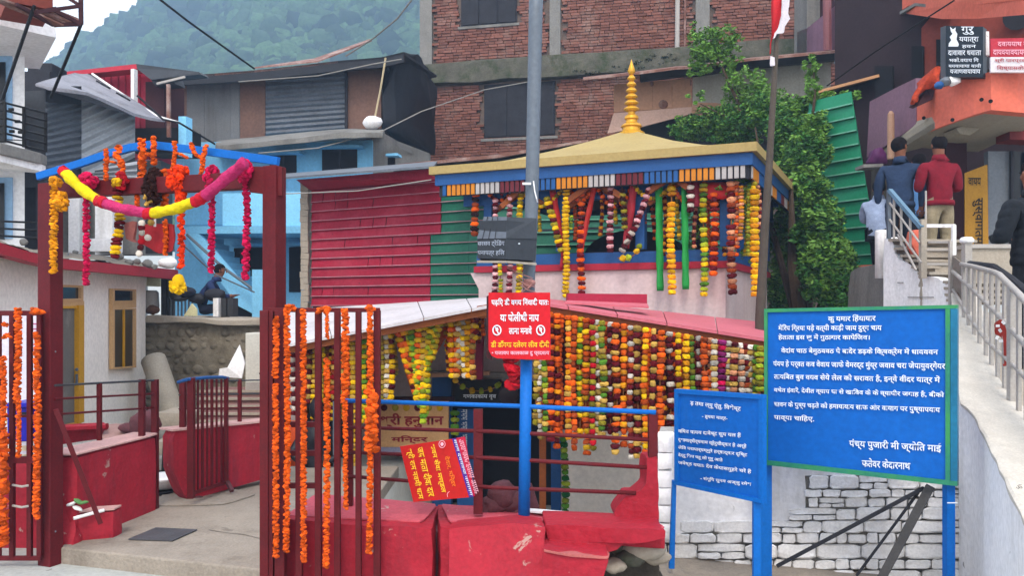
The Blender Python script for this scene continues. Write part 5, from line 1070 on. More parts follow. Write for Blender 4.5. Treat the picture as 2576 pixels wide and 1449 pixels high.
tree('slender leafy climbing sprig beside the tin roof at the dark balcony', P(2040, 330, 13.6), [(P(2045, 150, 13.6), .03), (P(2110, 245, 13.6), .03)], [cl(2040, 165, 13.6, 20, 30, 260), cl(2048, 215, 13.6, 20, 36, 300), cl(2060, 250, 13.6, 36, 16, 260), cl(2110, 243, 13.6, 50, 10, 260), cl(2150, 238, 13.6, 16, 6, 60), cl(2085, 270, 13.6, 24, 16, 120)], M_leafh, M_leafh, .055, 41)
b_ = empty('creeper', P(2170, 690, 10.9), 'low scruffy creeper growing on the white wall left of the stairs', 'plant'); leaves('foliage', [cl(2150, 700, 10.9, 50, 14, 500), cl(2200, 690, 10.9, 35, 10, 250), cl(2130, 740, 10.9, 25, 25, 300)], M_leafd, b_, .035, 51)
# ---------------------------------------------------------------- front gate
GL = Vector((-3.08, 5.34, 0)); GR = Vector((-1.405, 4.70, 0)); gd = (GR - GL).normalized(); gn = Vector((-gd.y, gd.x, 0))
gate = empty('gateway', (GL + GR) / 2 + Vector((0, 0, -.11)), 'maroon steel gate portal with square posts and a crossbeam, hung with garlands', 'gate')
def gpost(p, w): return MB().prism([p - gd * w / 2 - gn * .05, p + gd * w / 2 - gn * .05, p + gd * w / 2 + gn * .05, p - gd * w / 2 + gn * .05], (0, 0, 2.56))
obj('post', gpost(GL + Vector((-.02, 0, -.112)), .115), M_brown, gate, bevel=.004); obj('post', gpost(GR + Vector((0, 0, -.112)), .095), M_brown, gate, bevel=.004)
obj('crossbeam', MB().bar(GL + Vector((0, 0, 2.40)), GR + Vector((-.05, 0, 2.37)), .07, .10), M_brown, gate, bevel=.003)
obj('beam_plate', MB().prism([P(628, 482, 4.68), P(709, 492, 4.65), P(709, 420, 4.65), P(628, 418, 4.68)], (0, .04, 0)), M_brown, gate)
pts = [P(95, 444, 5.4), P(200, 412, 5.32), P(270, 388, 5.28), P(330, 371, 5.22), P(380, 364, 5.18), P(450, 372, 5.1), P(560, 386, 4.98), P(698, 405, 4.85)]
mb = MB()
for a, b in zip(pts, pts[1:]): mb.bar(a, b + (b - a).normalized() * .008, .03, .05)
obj('arch_bar', mb, M_blue, gate, bevel=.002)
for u in (230, 480): pass
obj('brace', MB().bar(P(140, 1030, 5.25), P(253, 1318, 5.38), .03), M_brown, gate)
obj('white_peg', MB().bar(P(626, 408, 4.7), P(628, 432, 4.7), .012), M_white, gate); obj('white_peg', MB().bar(P(622, 424, 4.7), P(640, 424, 4.7), .01), M_white, gate)
for v in (640, 885, 1338): obj('bolt', MB().ball(P(172 if v == 640 else 140, v, 5.27), .006, 6, 4), M_steel, gate)
def leaf_gate(label, bars, y, v_top, v_bot, u0, u1, rails, wbar=.036):
    t = empty('gate_leaf', P((u0 + u1) / 2, v_bot, y), label, 'gate')
    for u, w in bars: obj('bar', MB().bar(P(u, v_top, y), P(u, v_bot, y), w), M_brown, t, bevel=.003)
    for v, w in rails: obj('rail', MB().bar(P(u0, v, y + .002), P(u1, v, y + .002), w * .8, w), M_brown, t, bevel=.003)
    return t
lg = leaf_gate('maroon barred left gate leaf, swung open at the left edge', [(-90, .03), (-45, .03), (0, .018), (31, .03), (75, .03), (100, .03)], 5.27, 786, 1400, -130, 104, [(788, .034), (1047, .02), (1157, .045), (1405, .03)])
obj('latch_bar', MB().tube([P(32, 1221, 5.24), P(55, 1225, 5.22), P(72, 1222, 5.24)], .008, 6), M_rail, lg); obj('latch_bar', MB().tube([P(32, 1273, 5.24), P(55, 1277, 5.22), P(72, 1274, 5.24)], .008, 6), M_rail, lg)
rg = leaf_gate('maroon barred right gate leaf with marigold strings, swung open beside the right post', [(667, .05), (682, .03), (706, .055), (753, .038), (801, .036), (849, .034), (902, .032), (949, .038)], 4.6, 781, 1500, 664, 956, [(780, .026), (1495, .04)])
for v, a, b in ((1068, 706, 801), (1140, 706, 801), (1222, 706, 801)): obj('rail', MB().bar(P(a, v, 4.63), P(b, v, 4.63), .03), M_brown, rg)
# garlands on the gate
def mari(pts, w, c, label, group=None, seed=0, name='marigold_garland'):
    mb = MB(); dense(mb, pts, w, seed=seed); t = empty(name, pts[0], label, 'garland', group)
    o = obj('flowers', mb, gm(c), t); o['kind'] = 'stuff'; obj('string', MB().tube([Vector(p) for p in pts], .004, 4), mat('cotton string', '8A5A30'), t); return t
GG = 'marigold strings on the gate leaves'
for i, (u, a, b, w, y, nm) in enumerate([(694, 800, 948, .04, 4.53, 'short upper orange marigold string on the right gate post'), (693, 970, 1402, .04, 4.53, 'long lower orange marigold string on the right gate post'), (722, 770, 1388, .042, 4.53, 'orange marigold string just right of the right gate post'), (763, 782, 1412, .04, 4.53, 'orange marigold string on the first gap of the right gate leaf'),
                          (822, 905, 1424, .042, 4.53, 'orange marigold string in the middle of the right gate leaf'), (822, 780, 850, .026, 4.53, 'short orange marigold tuft at the top middle of the right gate leaf'), (868, 780, 1010, .05, 4.53, 'thick pale orange marigold string tied high on the right gate leaf'), (868, 1010, 1280, .034, 4.53, 'thin orange marigold string on the fourth gap of the right gate leaf'), (931, 772, 1390, .042, 4.53, 'orange marigold string at the outer end of the right gate leaf'), (934, 985, 1130, .085, 4.5, 'wide orange marigold bunch at the outer end of the right gate leaf'),
                          (45, 778, 1010, .05, 5.2, 'orange marigold string on the left gate leaf, top half'), (46, 1010, 1150, .036, 5.2, 'thin dark orange marigold string on the left gate leaf'), (93, 840, 1302, .05, 5.2, 'orange marigold string beside the left gate post'), (8, 900, 1110, .045, 5.2, 'orange marigold string at the left edge of the picture, upper'), (4, 1100, 1368, .09, 5.19, 'thick stacked orange marigold bundle at the left edge, lower')]):
    mari([P(u, a, y), P(u + 1, (a + b) / 2, y - .01), P(u + (1 if i % 2 else -2), b, y)], w, 'orange' if i not in (6, 9) else 'orange', nm, None, i)
for i, (u, v, y, w) in enumerate(((728, 772, 4.55, .05), (816, 778, 4.55, .06), (932, 772, 4.55, .04), (92, 782, 5.2, .06), (18, 845, 5.2, .04), (12, 815, 5.2, .03))):
    mari([P(u - w * 150, v + 4, y), P(u, v - 4, y), P(u + w * 150, v + 5, y)], w, 'orange', ('orange marigold knot on the top rail beside the right gate post', 'orange marigold knot on the top rail mid right gate leaf', 'orange marigold knot at the top outer corner of the right gate leaf', 'orange marigold knot on the top rail beside the left gate post', 'small orange blossom cluster at the left edge of the left gate leaf', 'smallest orange blossom at the upper left edge of the left gate leaf')[i], None, 20 + i)
# the crossbeam's big swag: coloured cloth tubes
sw = empty('swag', P(380, 535, 4.9), 'thick yellow and pink fabric swag hanging across the gate between the posts', 'swag')
path_ = [(163, 432), (180, 452), (205, 476), (250, 506), (300, 524), (375, 538), (440, 526), (495, 506), (520, 490), (560, 456), (590, 430), (616, 408)]
yy = lambda u: 5.22 - (u - 163) / 453 * .6
def swp(u0, u1):
    out = []
    for k in range(9):
        u = u0 + (u1 - u0) * k / 8
        for (a, va), (b, vb) in zip(path_, path_[1:]):
            if a <= u <= b: out.append(P(u, va + (vb - va) * (u - a) / (b - a), yy(u) - .12)); break
    return out
for nm, u0, u1, m, r in (('yellow_section', 166, 250, mat('yellow felt', 'DCC40A', .9, .16, 14, .7, 45), .036), ('red_joint', 245, 266, mat('red felt', 'B80C24', .8, .15, 20, .4, 60), .038), ('pink_section', 264, 372, mat('pink felt', 'B82A62', .9, .2, 20, .8, 45), .034), ('red_joint', 368, 386, mat('red felt', 'B80C24'), .037), ('yellow_section', 384, 492, mat('yellow felt', 'E8D008'), .034), ('red_joint', 488, 516, mat('red felt', 'B80C24'), .036), ('pink_section', 514, 616, mat('pink felt', 'C82C6C'), .036)):
    obj(nm, rough(MB().tube(swp(u0, u1), [r * (.95 + .08 * math.sin(k * 1.7)) for k in range(9)], 14), 2, .007, 22), m, sw, smooth=True)
obj('red_joint', MB().tube([P(157, 428, 5.12), P(168, 440, 5.1)], .034, 10), mat('red felt', 'B80C24'), sw)
def bunch(u, v, y, ru, rv, c, label, name='flower_bunch', n=70, seed=0, r=.02):
    n = int(n * 1.8)
    q = random.Random(seed + int(u)); mb = MB(); s = y / F
    for i in range(n):
        a, b, rr = q.uniform(0, 6.28), math.acos(q.uniform(-1, 1)), q.uniform(.55, 1)
        c_ = P(u, v, y) + Vector((math.cos(a) * math.sin(b) * ru * s * rr, math.sin(a) * math.sin(b) * min(ru, rv) * s * rr, math.cos(b) * rv * s * rr)); vs, fs = rosette(r * q.uniform(.7, 1.2), 7, r, i % 20)
        M = Matrix.Rotation(q.uniform(-1.5, 1.5), 3, 'X') @ Matrix.Rotation(q.uniform(-1.5, 1.5), 3, 'Y'); mb.add([c_ + M @ Vector(x) for x in vs], fs)
    return obj(name, mb, gm(c), None, label, 'flowers')
mari([P(218, 448, 5.15), P(217, 714, 5.15)], .05, 'magenta', 'dark magenta flower string hanging from the beam left of centre', None, 31)
mari([P(533, 460, 4.9), P(531, 684, 4.9)], .048, 'magenta', 'magenta flower string hanging left of the right hand end of the swag', None, 32)
mari([P(618, 415, 4.72), P(622, 560, 4.72), P(617, 700, 4.72)], .052, 'magenta', 'magenta flower string hanging at the right end of the swag', None, 33)
bunch(533, 448, 4.85, 19, 32, 'magenta', 'magenta flower bunch tied on the beam above the magenta string', n=90)
bunch(222, 452, 5.1, 20, 18, 'magenta', 'small magenta flower bunch on the beam above the dark magenta string', n=50)
bunch(614, 430, 4.66, 20, 26, 'magenta', 'magenta flower bunch at the right end of the swag by the post', n=60)
mari([P(136, 448, 5.18), P(134, 684, 5.18)], .055, 'gold', 'golden marigold string hanging beside the left gate post', None, 34)
bunch(155, 508, 5.15, 14, 24, 'gold', 'golden marigold bunch knotted beside the left post string', n=46)
bunch(140, 458, 5.15, 15, 10, 'gold', 'small golden marigold cap at the top of the left string', n=26)
bunch(160, 430, 5.12, 9, 8, 'red', 'small red flower knot at the left end of the yellow swag', n=16)
garland([P(298, 455, 5.05), P(296, 560, 5.05), P(294, 645, 5.05)], ['yellow', 'yellow', 'maroon', 'maroon'], .062, 'yellow and maroon banded garland hanging left of the dark wreath', None, .026)
bunch(305, 455, 5.03, 12, 22, 'red', 'red and dark flower head above the banded yellow garland', n=30)
bunch(294, 458, 5.0, 10, 6, 'yellow', 'small yellow flower pad on top of the banded garland', n=14)
# orange drapes tied over the blue arch
OD = [([(267, 378), (267, 450)], .036, 'leftmost orange marigold loop over the blue arch'), ([(300, 369), (292, 395), (304, 400), (308, 450)], .05, 'second orange marigold loop over the blue arch, thick'), ([(267, 405), (288, 408)], .026, 'orange marigold link between the two left loops'),
      ([(357, 352), (358, 450)], .055, 'thick orange marigold loop left of the arch crown'), ([(386, 345), (386, 410)], .045, 'orange marigold loop right of the arch crown'), ([(358, 388), (386, 388)], .045, 'orange marigold crosspiece between the two crown loops'), ([(350, 440), (345, 480), (345, 520)], .036, 'orange marigold tail left of the dark wreath'),
      ([(439, 357), (440, 385), (434, 432)], .032, 'orange marigold loop right of the blue post'), ([(440, 382), (472, 396)], .028, 'orange marigold branch slanting from the loop right of centre'), ([(481, 362), (490, 385), (508, 398)], .036, 'orange marigold strand slanting down toward the right loop'), ([(519, 366), (510, 400), (505, 470)], .036, 'rightmost orange marigold loop over the blue arch'),
      ([(412, 430), (416, 480), (413, 520)], .05, 'orange marigold strand right of the dark wreath'), ([(415, 555), (417, 600), (416, 640)], .036, 'lower orange marigold strand below the swag centre'), ([(455, 505), (456, 600), (455, 672)], .05, 'flame orange long strand hanging below the swag')]
for i, (pp_, w, nm) in enumerate(OD): mari([P(u, v, (5.1 if u < 430 else 4.98) - (.03 if i != 13 else .0)) for u, v in pp_], w, 'orange' if i < 13 else 'flame', nm, None, 50 + i)
bunch(448, 452, 4.92, 24, 30, 'flame', 'large flame orange flower bunch right of the dark wreath', n=110); bunch(455, 428, 4.9, 18, 10, 'flame', 'flame orange cap on the large flower bunch', n=30); bunch(455, 490, 4.92, 10, 26, 'flame', 'narrow flame orange neck below the large flower bunch', n=40)
bunch(386, 470, 5.0, 22, 46, 'dark', 'dark dried twig and flower wreath hanging at the gate centre', 'dried_wreath', n=160, r=.022)
bunch(372, 500, 4.96, 12, 18, 'cream', 'few pale flowers in the dark dried wreath', n=8, r=.012)
stone('yellow_tassel', P(450, 715, 4.97), (.045, .03, .07), gm('yellow'), 'yellow tassel of blossoms at the bottom end of the flame orange strand', 'tassel')
bunch(448, 722, 4.97, 18, 14, 'yellow', 'ragged yellow blossom skirt at the end of the flame orange strand', n=30)
# red cloth banner with white flowers, bells below the swag
t = empty('red_banner', P(365, 640, 5.1), 'red cloth banner with round white flowers hanging below the swag', 'banner')
obj('cloth', rough(MB().prism([P(345, 565, 5.1), P(436, 562, 5.08), P(438, 632, 5.08), P(400, 634, 5.1), P(352, 612, 5.1)], (0, .02, 0)), 4, .012, 14), mat('banner red', '9C2028', .7, .2, 12, .2, 30), t)
obj('fold', rough(MB().prism([P(312, 560, 5.1), P(340, 555, 5.1), P(335, 600, 5.08), P(345, 612, 5.08), P(318, 600, 5.1)], (0, .03, 0)), 3, .01, 14), mat('faded rose cloth', '9C5A54', .7, .25, 14, .2, 30), t)
for i, (u, v, c) in enumerate(((357, 562, 'white'), (357, 585, 'white'), (372, 598, 'white'), (356, 608, 'red'), (350, 638, 'white'), (354, 622, 'maroon'), (356, 573, 'maroon'), (380, 560, 'cream'))):
    obj('blossom', rough(MB().ball(P(u, v, 5.02), (.024, .018, .022), 8, 6), 1, .005, 30, i), gm(c), t)
obj('tag', MB().prism([P(386, 570, 5.03), P(392, 570, 5.03), P(392, 550, 5.03), P(387, 548, 5.03)], (0, .005, 0)), M_white, t)

# ---------------------------------------------------------------- parapets along the path, inner gate
t = empty('left_parapet', (-2.95, 5.9, 0), 'red painted low parapet wall along the left side of the path', 'wall')
obj('wall', rough(MB().prism([(-3.0, 5.46, -.1), (-2.84, 6.38, -.1), (-3.0, 6.42, -.1), (-3.18, 5.46, -.1)], (0, 0, .695)), 4, .006, 3), M_redwall, t)
obj('coping', rough(MB().prism([(-2.99, 5.45, .597), (-2.83, 6.39, .597), (-3.06, 6.45, .597), (-3.24, 5.45, .597)], (0, 0, .018)), 4, .004, 3), mat('dusty pink coping', 'C49A94', .8, .1, 4, .2, 30), t)
obj('low_block', rough(MB().prism([(-3.04, 5.48, -.02), (-2.79, 5.58, -.02), (-2.79, 5.70, -.02), (-3.04, 5.7, -.02)], (0, 0, .21)), 3, .008, 6), M_redwall, t)
obj('block_top', MB().prism([(-3.0, 5.5, .195), (-2.79, 5.575, .195), (-2.79, 5.68, .195), (-3.0, 5.62, .195)], (0, 0, .012)), mat('dusty pink coping', 'C49A94'), t)
obj('lump', rough(MB().prism([P(142, 1425, 5.36), P(172, 1425, 5.34), P(190, 1340, 5.45), P(176, 1240, 5.5), P(142, 1235, 5.45)], (0, .2, 0)), 5, .025, 9), M_redwall, t)
t = empty('leaf_plates', P(192, 1280, 5.45), 'heap of white and green leaf plates on the low red block by the gate post', 'plates')
for i, (u, v, c) in enumerate(((180, 1268, M_white), (198, 1262, mat('leaf plate green', '5C8A50', .7, .15, 10)), (195, 1280, M_white), (210, 1266, mat('leaf plate green', '5C8A50')))):
    obj('plate', rough(MB().ball(P(u, v, 5.45), (.04, .03, .012), 8, 5, rot=Matrix.Rotation(rnd.uniform(-.6, .6), 3, 'Y')), 1, .006, 20, i), c, t)
obj('white_pipe', MB().tube([P(185, 1305, 5.42), P(262, 1284, 5.55)], .012, 8), M_white, None, 'short white pipe lying on the low red block', 'pipe')
t = empty('flower_bed', P(200, 1110, 6.6), 'raised red flower bed in front of the small white house', 'planter')
obj('bed_wall', rough(MB().prism([P(60, 1130, 6.6), P(252, 1106, 7.2), P(266, 1068, 7.2), P(60, 1078, 6.6)], (0, .1, 0)), 3, .01, 5), M_redwall, t)
obj('rim', MB().prism([P(60, 1080, 6.55), P(266, 1070, 7.1), P(262, 1063, 7.3), P(60, 1073, 6.75)], (0, 0, -.03)), M_redwall, t)
obj('slab', rough(MB().prism([P(250, 1106, 7.0), P(345, 1098, 7.1), P(330, 1066, 7.6), P(264, 1066, 7.4)], (0, .1, -.02)), 3, .01, 5), mat('dusty maroon slab', '9A7A74', .85, .12, 4, .2, 20), t)
stone('maroon_rock', P(365, 1068, 6.9), (.15, .12, .13), M_rock, 'maroon painted boulder behind the left parapet', 'rock', None, 1); stone('maroon_rock', P(335, 1078, 7.2), (.14, .1, .05), M_rock, 'flat maroon stone left of the maroon boulder', 'rock', None, 2)
t = empty('left_railing', P(260, 1095, 6.2), 'maroon railing with thin rails on the left parapet', 'railing')
WRl = Wall((140, 5.3), (390, 6.4))
for u, a, b, w in ((250, 965, 1108, .028), (357, 955, 1098, .04), (390, 955, 1290, .045)): obj('post', MB().bar(WRl.p(u, a), WRl.p(u, b), w), M_brown, t)
for v0, v1 in ((970, 957), (1004, 991), (1043, 1026)): obj('rail', MB().tube([WRl.p(138, v0), WRl.p(388, v1)], .008, 6), M_brown if v0 != 970 else M_tin2, t)
W2 = Wall((435, 6.55), (700, 7.4))
t = empty('right_parapet', W2.p(550, 1240), 'red painted low parapet wall on the right of the path behind the inner gate', 'wall')
pts = on(W2, [(470, 1262), (720, 1190), (720, 1056), (435, 1084), (436, 1180)], 0); obj('wall', rough(MB().prism(pts, W2.n3 * .16), 4, .006, 3), M_redwall, t)
obj('coping', MB().prism(on(W2, [(434, 1086), (720, 1058), (720, 1053), (434, 1081)], -.01), W2.n3 * .2), mat('dusty pink coping', 'C49A94'), t)
W3 = Wall((478, 6.45), (572, 6.95))
t = empty('inner_gate', W3.p(520, 1250, 0), 'small maroon inner gate leaf of close vertical bars standing open', 'gate')
obj('stile', MB().bar(W3.p(481, 950), W3.p(481, 1254), .05), M_brown, t); obj('stile', MB().bar(W3.p(569, 950), W3.p(569, 1216), .03), M_brown, t)
for u in (498, 509, 521, 533, 545, 557): obj('bar', MB().bar(W3.p(u, 954, .01), W3.p(u, 1240 - (u - 490) * .32, .01), .02 if u in (509, 533) else .014), M_brown, t)
obj('bottom_rail', MB().bar(W3.p(481, 1243), W3.p(569, 1214), .025), M_brown, t); obj('foot', MB().bar(W3.p(572, 1213, -.02), W3.p(584, 1236, -.1), .03), M_rock, t)
obj('top_rail', MB().tube([W3.p(448, 962, .1), W3.p(470, 955, .0), W3.p(520, 950, -.02), W3.p(560, 949, 0), W3.p(574, 952, .0)], .014, 8), M_blued, t)
t = empty('back_railing', W2.p(600, 1060), 'thin dark railing on the right parapet behind the inner gate', 'railing')
for u in (460, 603): obj('post', MB().bar(W2.p(u, 955, .08), W2.p(u, 1082 - (u - 435) * .1, .08), .045 if u == 460 else .03), M_brown, t)
for v in (956, 990, 1025): obj('rail', MB().tube([W2.p(450, v + 4, .08), W2.p(700, v, .08)], .007, 6), M_tin2 if v < 1000 else M_brown, t)
stone('hinge_stone', onz(495, 1252, .01), (.06, .04, .015), M_rock, 'small flat stone at the foot of the inner gate', 'stone')
t = empty('blue_bin', P(45, 1112, 6.2), 'blue plastic bin behind the left gate leaf', 'bin')
obj('body', MB().prism([P(18, 1112, 6.2), P(76, 1112, 6.2), P(78, 1024, 6.2), P(16, 1024, 6.2)], (0, .2, 0)), mat('royal blue plastic', '1C1C9C', .4, .08, 4), t, bevel=.01); obj('lid', MB().prism([P(13, 1026, 6.17), P(80, 1026, 6.17), P(78, 1014, 6.17), P(16, 1014, 6.17)], (0, .25, 0)), mat('royal blue plastic', '1C1C9C'), t, bevel=.008); obj('handle', MB().box(P(60, 1040, 6.17), (.05, .02, .015)), M_black, t)
t = empty('red_base_wall', P(40, 1300, 6.0), 'red wall base with pale marks behind the left gate leaf', 'wall')
obj('wall', rough(MB().prism([P(-160, 1500, 5.7), P(140, 1500, 5.7), P(140, 1160, 5.7), P(-160, 1160, 5.7)], (0, .1, 0)), 4, .01, 4), M_redwall, t)
obj('pale_panel', MB().prism([P(-100, 1165, 6.6), P(95, 1165, 6.6), P(95, 790, 6.6), P(-100, 790, 6.6)], (0, .03, 0)), mat('lilac white sheet', 'CFCAD6', .7, .05, 3), t)
for k in range(7): obj('pink_mark', MB().box(P(88 + (k % 2) * 5, 815 + k * 13, 6.57), (.05 + (k % 3) * .02, .004, .012)), mat('pink mark', 'B04A78', .6), t)
mb = MB()
for i in range(5):
    for j in range(6): mb.box(P(-5 + i * 22, 1040 + j * 22, 6.4), (.045, .02, .04))
obj('block_screen', mb, mat('cream block', 'D8C8A8', .7), t, kind='stuff')

# ---------------------------------------------------------------- red lumpy front wall with fence
fw = empty('front_wall', (0, 5, -.1), 'thick lumpy red painted wall in front of the shrine carrying the railing', 'wall')
def lumpy(poly_top, z0, z1, m, seed, amp=.02, sub=6): return rough(MB().prism([Vector((x, y, z0)) for x, y in poly_top], (0, 0, z1 - z0)), sub, amp, 3.2, seed)
obj('wall_section', lumpy([(-1.42, 4.78), (-.455, 4.61), (-.46, 5.15), (-1.35, 5.45)], -.3, .34, M_redwall, 1, .016, 8), M_redwall, fw)
obj('wall_section', lumpy([(-.43, 4.63), (.19, 4.50), (.3, 4.95), (-.5, 5.2)], -.3, .335, M_redwall, 2, .02, 8), M_redwall, fw)
obj('wall_section', lumpy([(.12, 4.62), (.86, 4.42), (.86, 4.9), (.1, 5.0)], .265, .325, M_redwall, 3, .008, 8), M_redwall, fw)
obj('crevice_fill', lumpy([(-.56, 4.8), (-.34, 4.8), (-.38, 5.1), (-.52, 5.1)], -.3, .27, M_rock, 3), M_rock, fw)
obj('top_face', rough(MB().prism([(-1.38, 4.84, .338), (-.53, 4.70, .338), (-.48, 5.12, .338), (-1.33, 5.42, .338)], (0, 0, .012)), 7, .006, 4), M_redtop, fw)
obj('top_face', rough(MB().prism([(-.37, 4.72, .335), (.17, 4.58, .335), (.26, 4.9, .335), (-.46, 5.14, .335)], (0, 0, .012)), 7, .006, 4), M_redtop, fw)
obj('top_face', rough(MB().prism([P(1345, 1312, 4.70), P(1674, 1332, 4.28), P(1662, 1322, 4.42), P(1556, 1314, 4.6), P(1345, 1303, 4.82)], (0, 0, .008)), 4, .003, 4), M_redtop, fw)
obj('white_strip', MB().prism([P(1330, 1290, 4.86), P(1556, 1311, 4.62), P(1558, 1303, 4.75), P(1332, 1284, 5.0)], (0, 0, .012)), M_white, fw)
obj('ledge', rough(MB().prism([P(1368, 1322, 4.5), P(1676, 1337, 4.22), P(1676, 1356, 4.22), P(1590, 1370, 4.3), P(1380, 1362, 4.48)], (0, .35, 0)), 7, .008, 9, 5), M_redwall, fw)
obj('ledge', rough(MB().prism([P(1378, 1358, 4.47), P(1570, 1368, 4.33), P(1552, 1385, 4.35), P(1512, 1398, 4.36), P(1380, 1388, 4.46)], (0, .3, 0)), 6, .007, 9, 6), M_redwall, fw)
obj('step', rough(MB().prism([P(1366, 1470, 4.26), P(1514, 1470, 4.16), P(1532, 1404, 4.16), P(1440, 1397, 4.22), P(1366, 1385, 4.28)], (.02, .3, 0)), 6, .008, 6, 7), M_redwall, fw)
obj('step_top', rough(MB().prism([P(1366, 1384, 4.27), P(1440, 1396, 4.21), P(1532, 1403, 4.15), P(1534, 1388, 4.36), P(1384, 1368, 4.46)], (0, 0, -.012)), 3, .003, 6), mat('pale step top', 'B4625E', .8, .12, 5, .3, 30), fw)  # top colour paler than the step front
obj('corner_block', rough(MB().prism([P(1130, 1480, 4.44), P(1372, 1480, 4.30), P(1368, 1400, 4.36), P(1369, 1325, 4.48), P(1300, 1318, 4.52), P(1130, 1330, 4.54)], (0, .2, 0)), 7, .014, 4, 8), M_redwall, fw)
obj('buttress', rough(MB().prism([P(1626, 1153, 4.5), P(1652, 1153, 4.47), P(1659, 1322, 4.47), P(1556, 1313, 4.57), P(1546, 1293, 4.58), P(1572, 1248, 4.56), P(1596, 1244, 4.53), P(1625, 1221, 4.5)], (0, .2, 0)), 6, .014, 8, 9), M_redwall, fw)
for i, (u, v, r) in enumerate(((1548, 1425, .055), (1590, 1405, .07), (1620, 1380, .1), (1580, 1380, .08), (1650, 1400, .07), (1500, 1440, .05), (1640, 1436, .04), (1560, 1398, .06), (1605, 1438, .05), (1530, 1412, .05))):
    stone('rubble_stone', P(u, v, 4.5 + .04 * i), (r * 1.3, r, r * .75), M_beige if i % 2 == 0 else M_mossc, f'rough grey rubble stone, {nth(i)} of the heap at the broken end of the red wall', 'stone', None, i)
obj('undercut_masonry', rough(MB().prism([P(1380, 1500, 4.85), P(1672, 1500, 4.62), P(1672, 1350, 4.62), P(1380, 1345, 4.85)], (0, .3, 0)), 8, .05, 5, 3), mat('dark rubble', '4A443C', .95, .3, 7, .8, 16), fw)
WFc = Wall((905, 5.03), (1650, 4.5))
t = empty('fence', WFc.p(1250, 1290), 'railing with blue top rail and maroon lower rails on the red wall', 'fence')
obj('top_rail', MB().tube([WFc.p(860, 1008), WFc.p(1100, 1016), WFc.p(1300, 1022), WFc.p(1650, 1038)], .014, 10), M_blue, t, smooth=True)
for v0, va, v1 in ((1075, 1086, 1107), (1138, 1153, 1177), (1198, 1227, 1241)):
    obj('rail', MB().tube([WFc.p(870, v0), WFc.p(1237, va), WFc.p(1632 if v0 < 1190 else 1600, v1)], .012, 8), M_brown, t, smooth=True)
obj('post', MB().bar(WFc.p(1203, 1030, .02), WFc.p(1203, 1292, .02), .055), M_brown, t); obj('post', MB().bar(WFc.p(1642, 1036, .02), WFc.p(1642, 1165, .02), .05), M_brown, t); obj('post', MB().bar(WFc.p(880, 1010, .02), WFc.p(880, 1290, .02), .04), M_brown, t)
for i, (u, v, r) in enumerate(((1265, 1240, .085), (1245, 1272, .07), (1292, 1262, .07), (1225, 1280, .05), (1300, 1285, .05))):
    stone('rock', P(u, v, 4.95), (r * 1.25, r, r), M_rock, ('largest craggy maroon stone between the fence post and the blue post', 'lower left maroon stone of the heap beside the blue post', 'right maroon stone of the heap touching the blue post', 'small leftmost maroon stone of the heap beside the blue post', 'small low maroon stone at the foot of the blue post')[i], 'stone', None, i + 3)
obj('grey_prop', MB().prism([P(1318, 1290, 5.0), P(1362, 1294, 5.0), P(1338, 1220, 5.0), P(1328, 1215, 5.0)], (0, .04, 0)), M_rock, None, 'dark leaning board behind the blue post base', 'board')

# tilted poster on the fence
t = empty('tilted_poster', P(1100, 1262, 4.75), 'red poster with yellow lettering turned on its side and hung tilted on the fence', 'poster')
c0, c1, c2, c3 = P(1040, 1264, 4.80), P(1006, 1124, 4.84), P(1137, 1105, 4.78), P(1180, 1252, 4.74)   # bottom-left, top-left, top-right, bottom-right
obj('sheet', MB().prism([c0, c3, c2, c1], (0, .008, 0)), mat('poster red', 'B01410', .5, .05, 3), t)
d1, d2 = P(1147, 1103, 4.77), P(1191, 1250, 4.73); e1, e2 = P(1170, 1099, 4.765), P(1212 - 17, 1248, 4.72)
obj('violet_stripe', MB().prism([c3, d2, d1, c2], (0, .008, 0)), mat('poster violet', '4A2A88', .5), t); obj('magenta_strip', MB().prism([d2, e2, e1, d1], (0, .008, 0)), mat('poster magenta', 'B01038', .5), t)
dr = (c0 - c1); up_ = (c2 - c1)
for i, (s, a, b, m, t0, t1) in enumerate((('श्री राम नवमी धाम', .08, .24, T_yellow, .06, .96), ('जय माता दीवा दार', .30, .46, T_yellow, .06, .94), ('भवन सेवा मण्डल', .54, .68, T_yellow, .04, .9), ('देवार, मन्दिर', .76, .88, mat('orange lettering', 'E8701C', .6), .28, .82))):
    o_ = c1.lerp(c0, t0) + up_ * b; text(s, o_ - up_.normalized() * ((b - a) * up_.length) * 0 - up_ * 0, dr, Vector((1, 0, 0)) * 0 + up_ * -1 if False else up_, dr.length * (t1 - t0), up_.length * (b - a), m, t, 'lettering', .006, .02) if False else text(s, c1.lerp(c0, t0) + up_ * a + Vector((0, -.006, 0)), dr, up_, dr.length * (t1 - t0), up_.length * (b - a), m, t, 'lettering', 0, .02)
dl = d2 - d1
text('मगग दवयवया नगगगग', P(1140, 1106, 4.77), dl, Vector((1, 0, 0)), dl.length * .96, .016, T_white, t, 'lettering', 0)
text('पपप पपप दपपप नगगग', P(1152, 1106, 4.755), dl, Vector((1, 0, 0)), dl.length * .93, .016, T_pink, t, 'lettering', 0); text('ववववव नगगग नगग', P(1160, 1108, 4.75), dl, Vector((1, 0, 0)), dl.length * .88, .012, T_pink, t, 'lettering', 0)
for u, v in ((1112, 1118), (1133, 1246)): obj('round_emblem', MB().tube([P(u + 8 * math.cos(a), v + 9 * math.sin(a), 4.765) for a in [k * math.pi / 6 for k in range(13)]], .002, 5), T_pink, t); obj('emblem_centre', MB().ball(P(u, v, 4.765), (.01, .002, .012), 8, 5), T_pink, t)

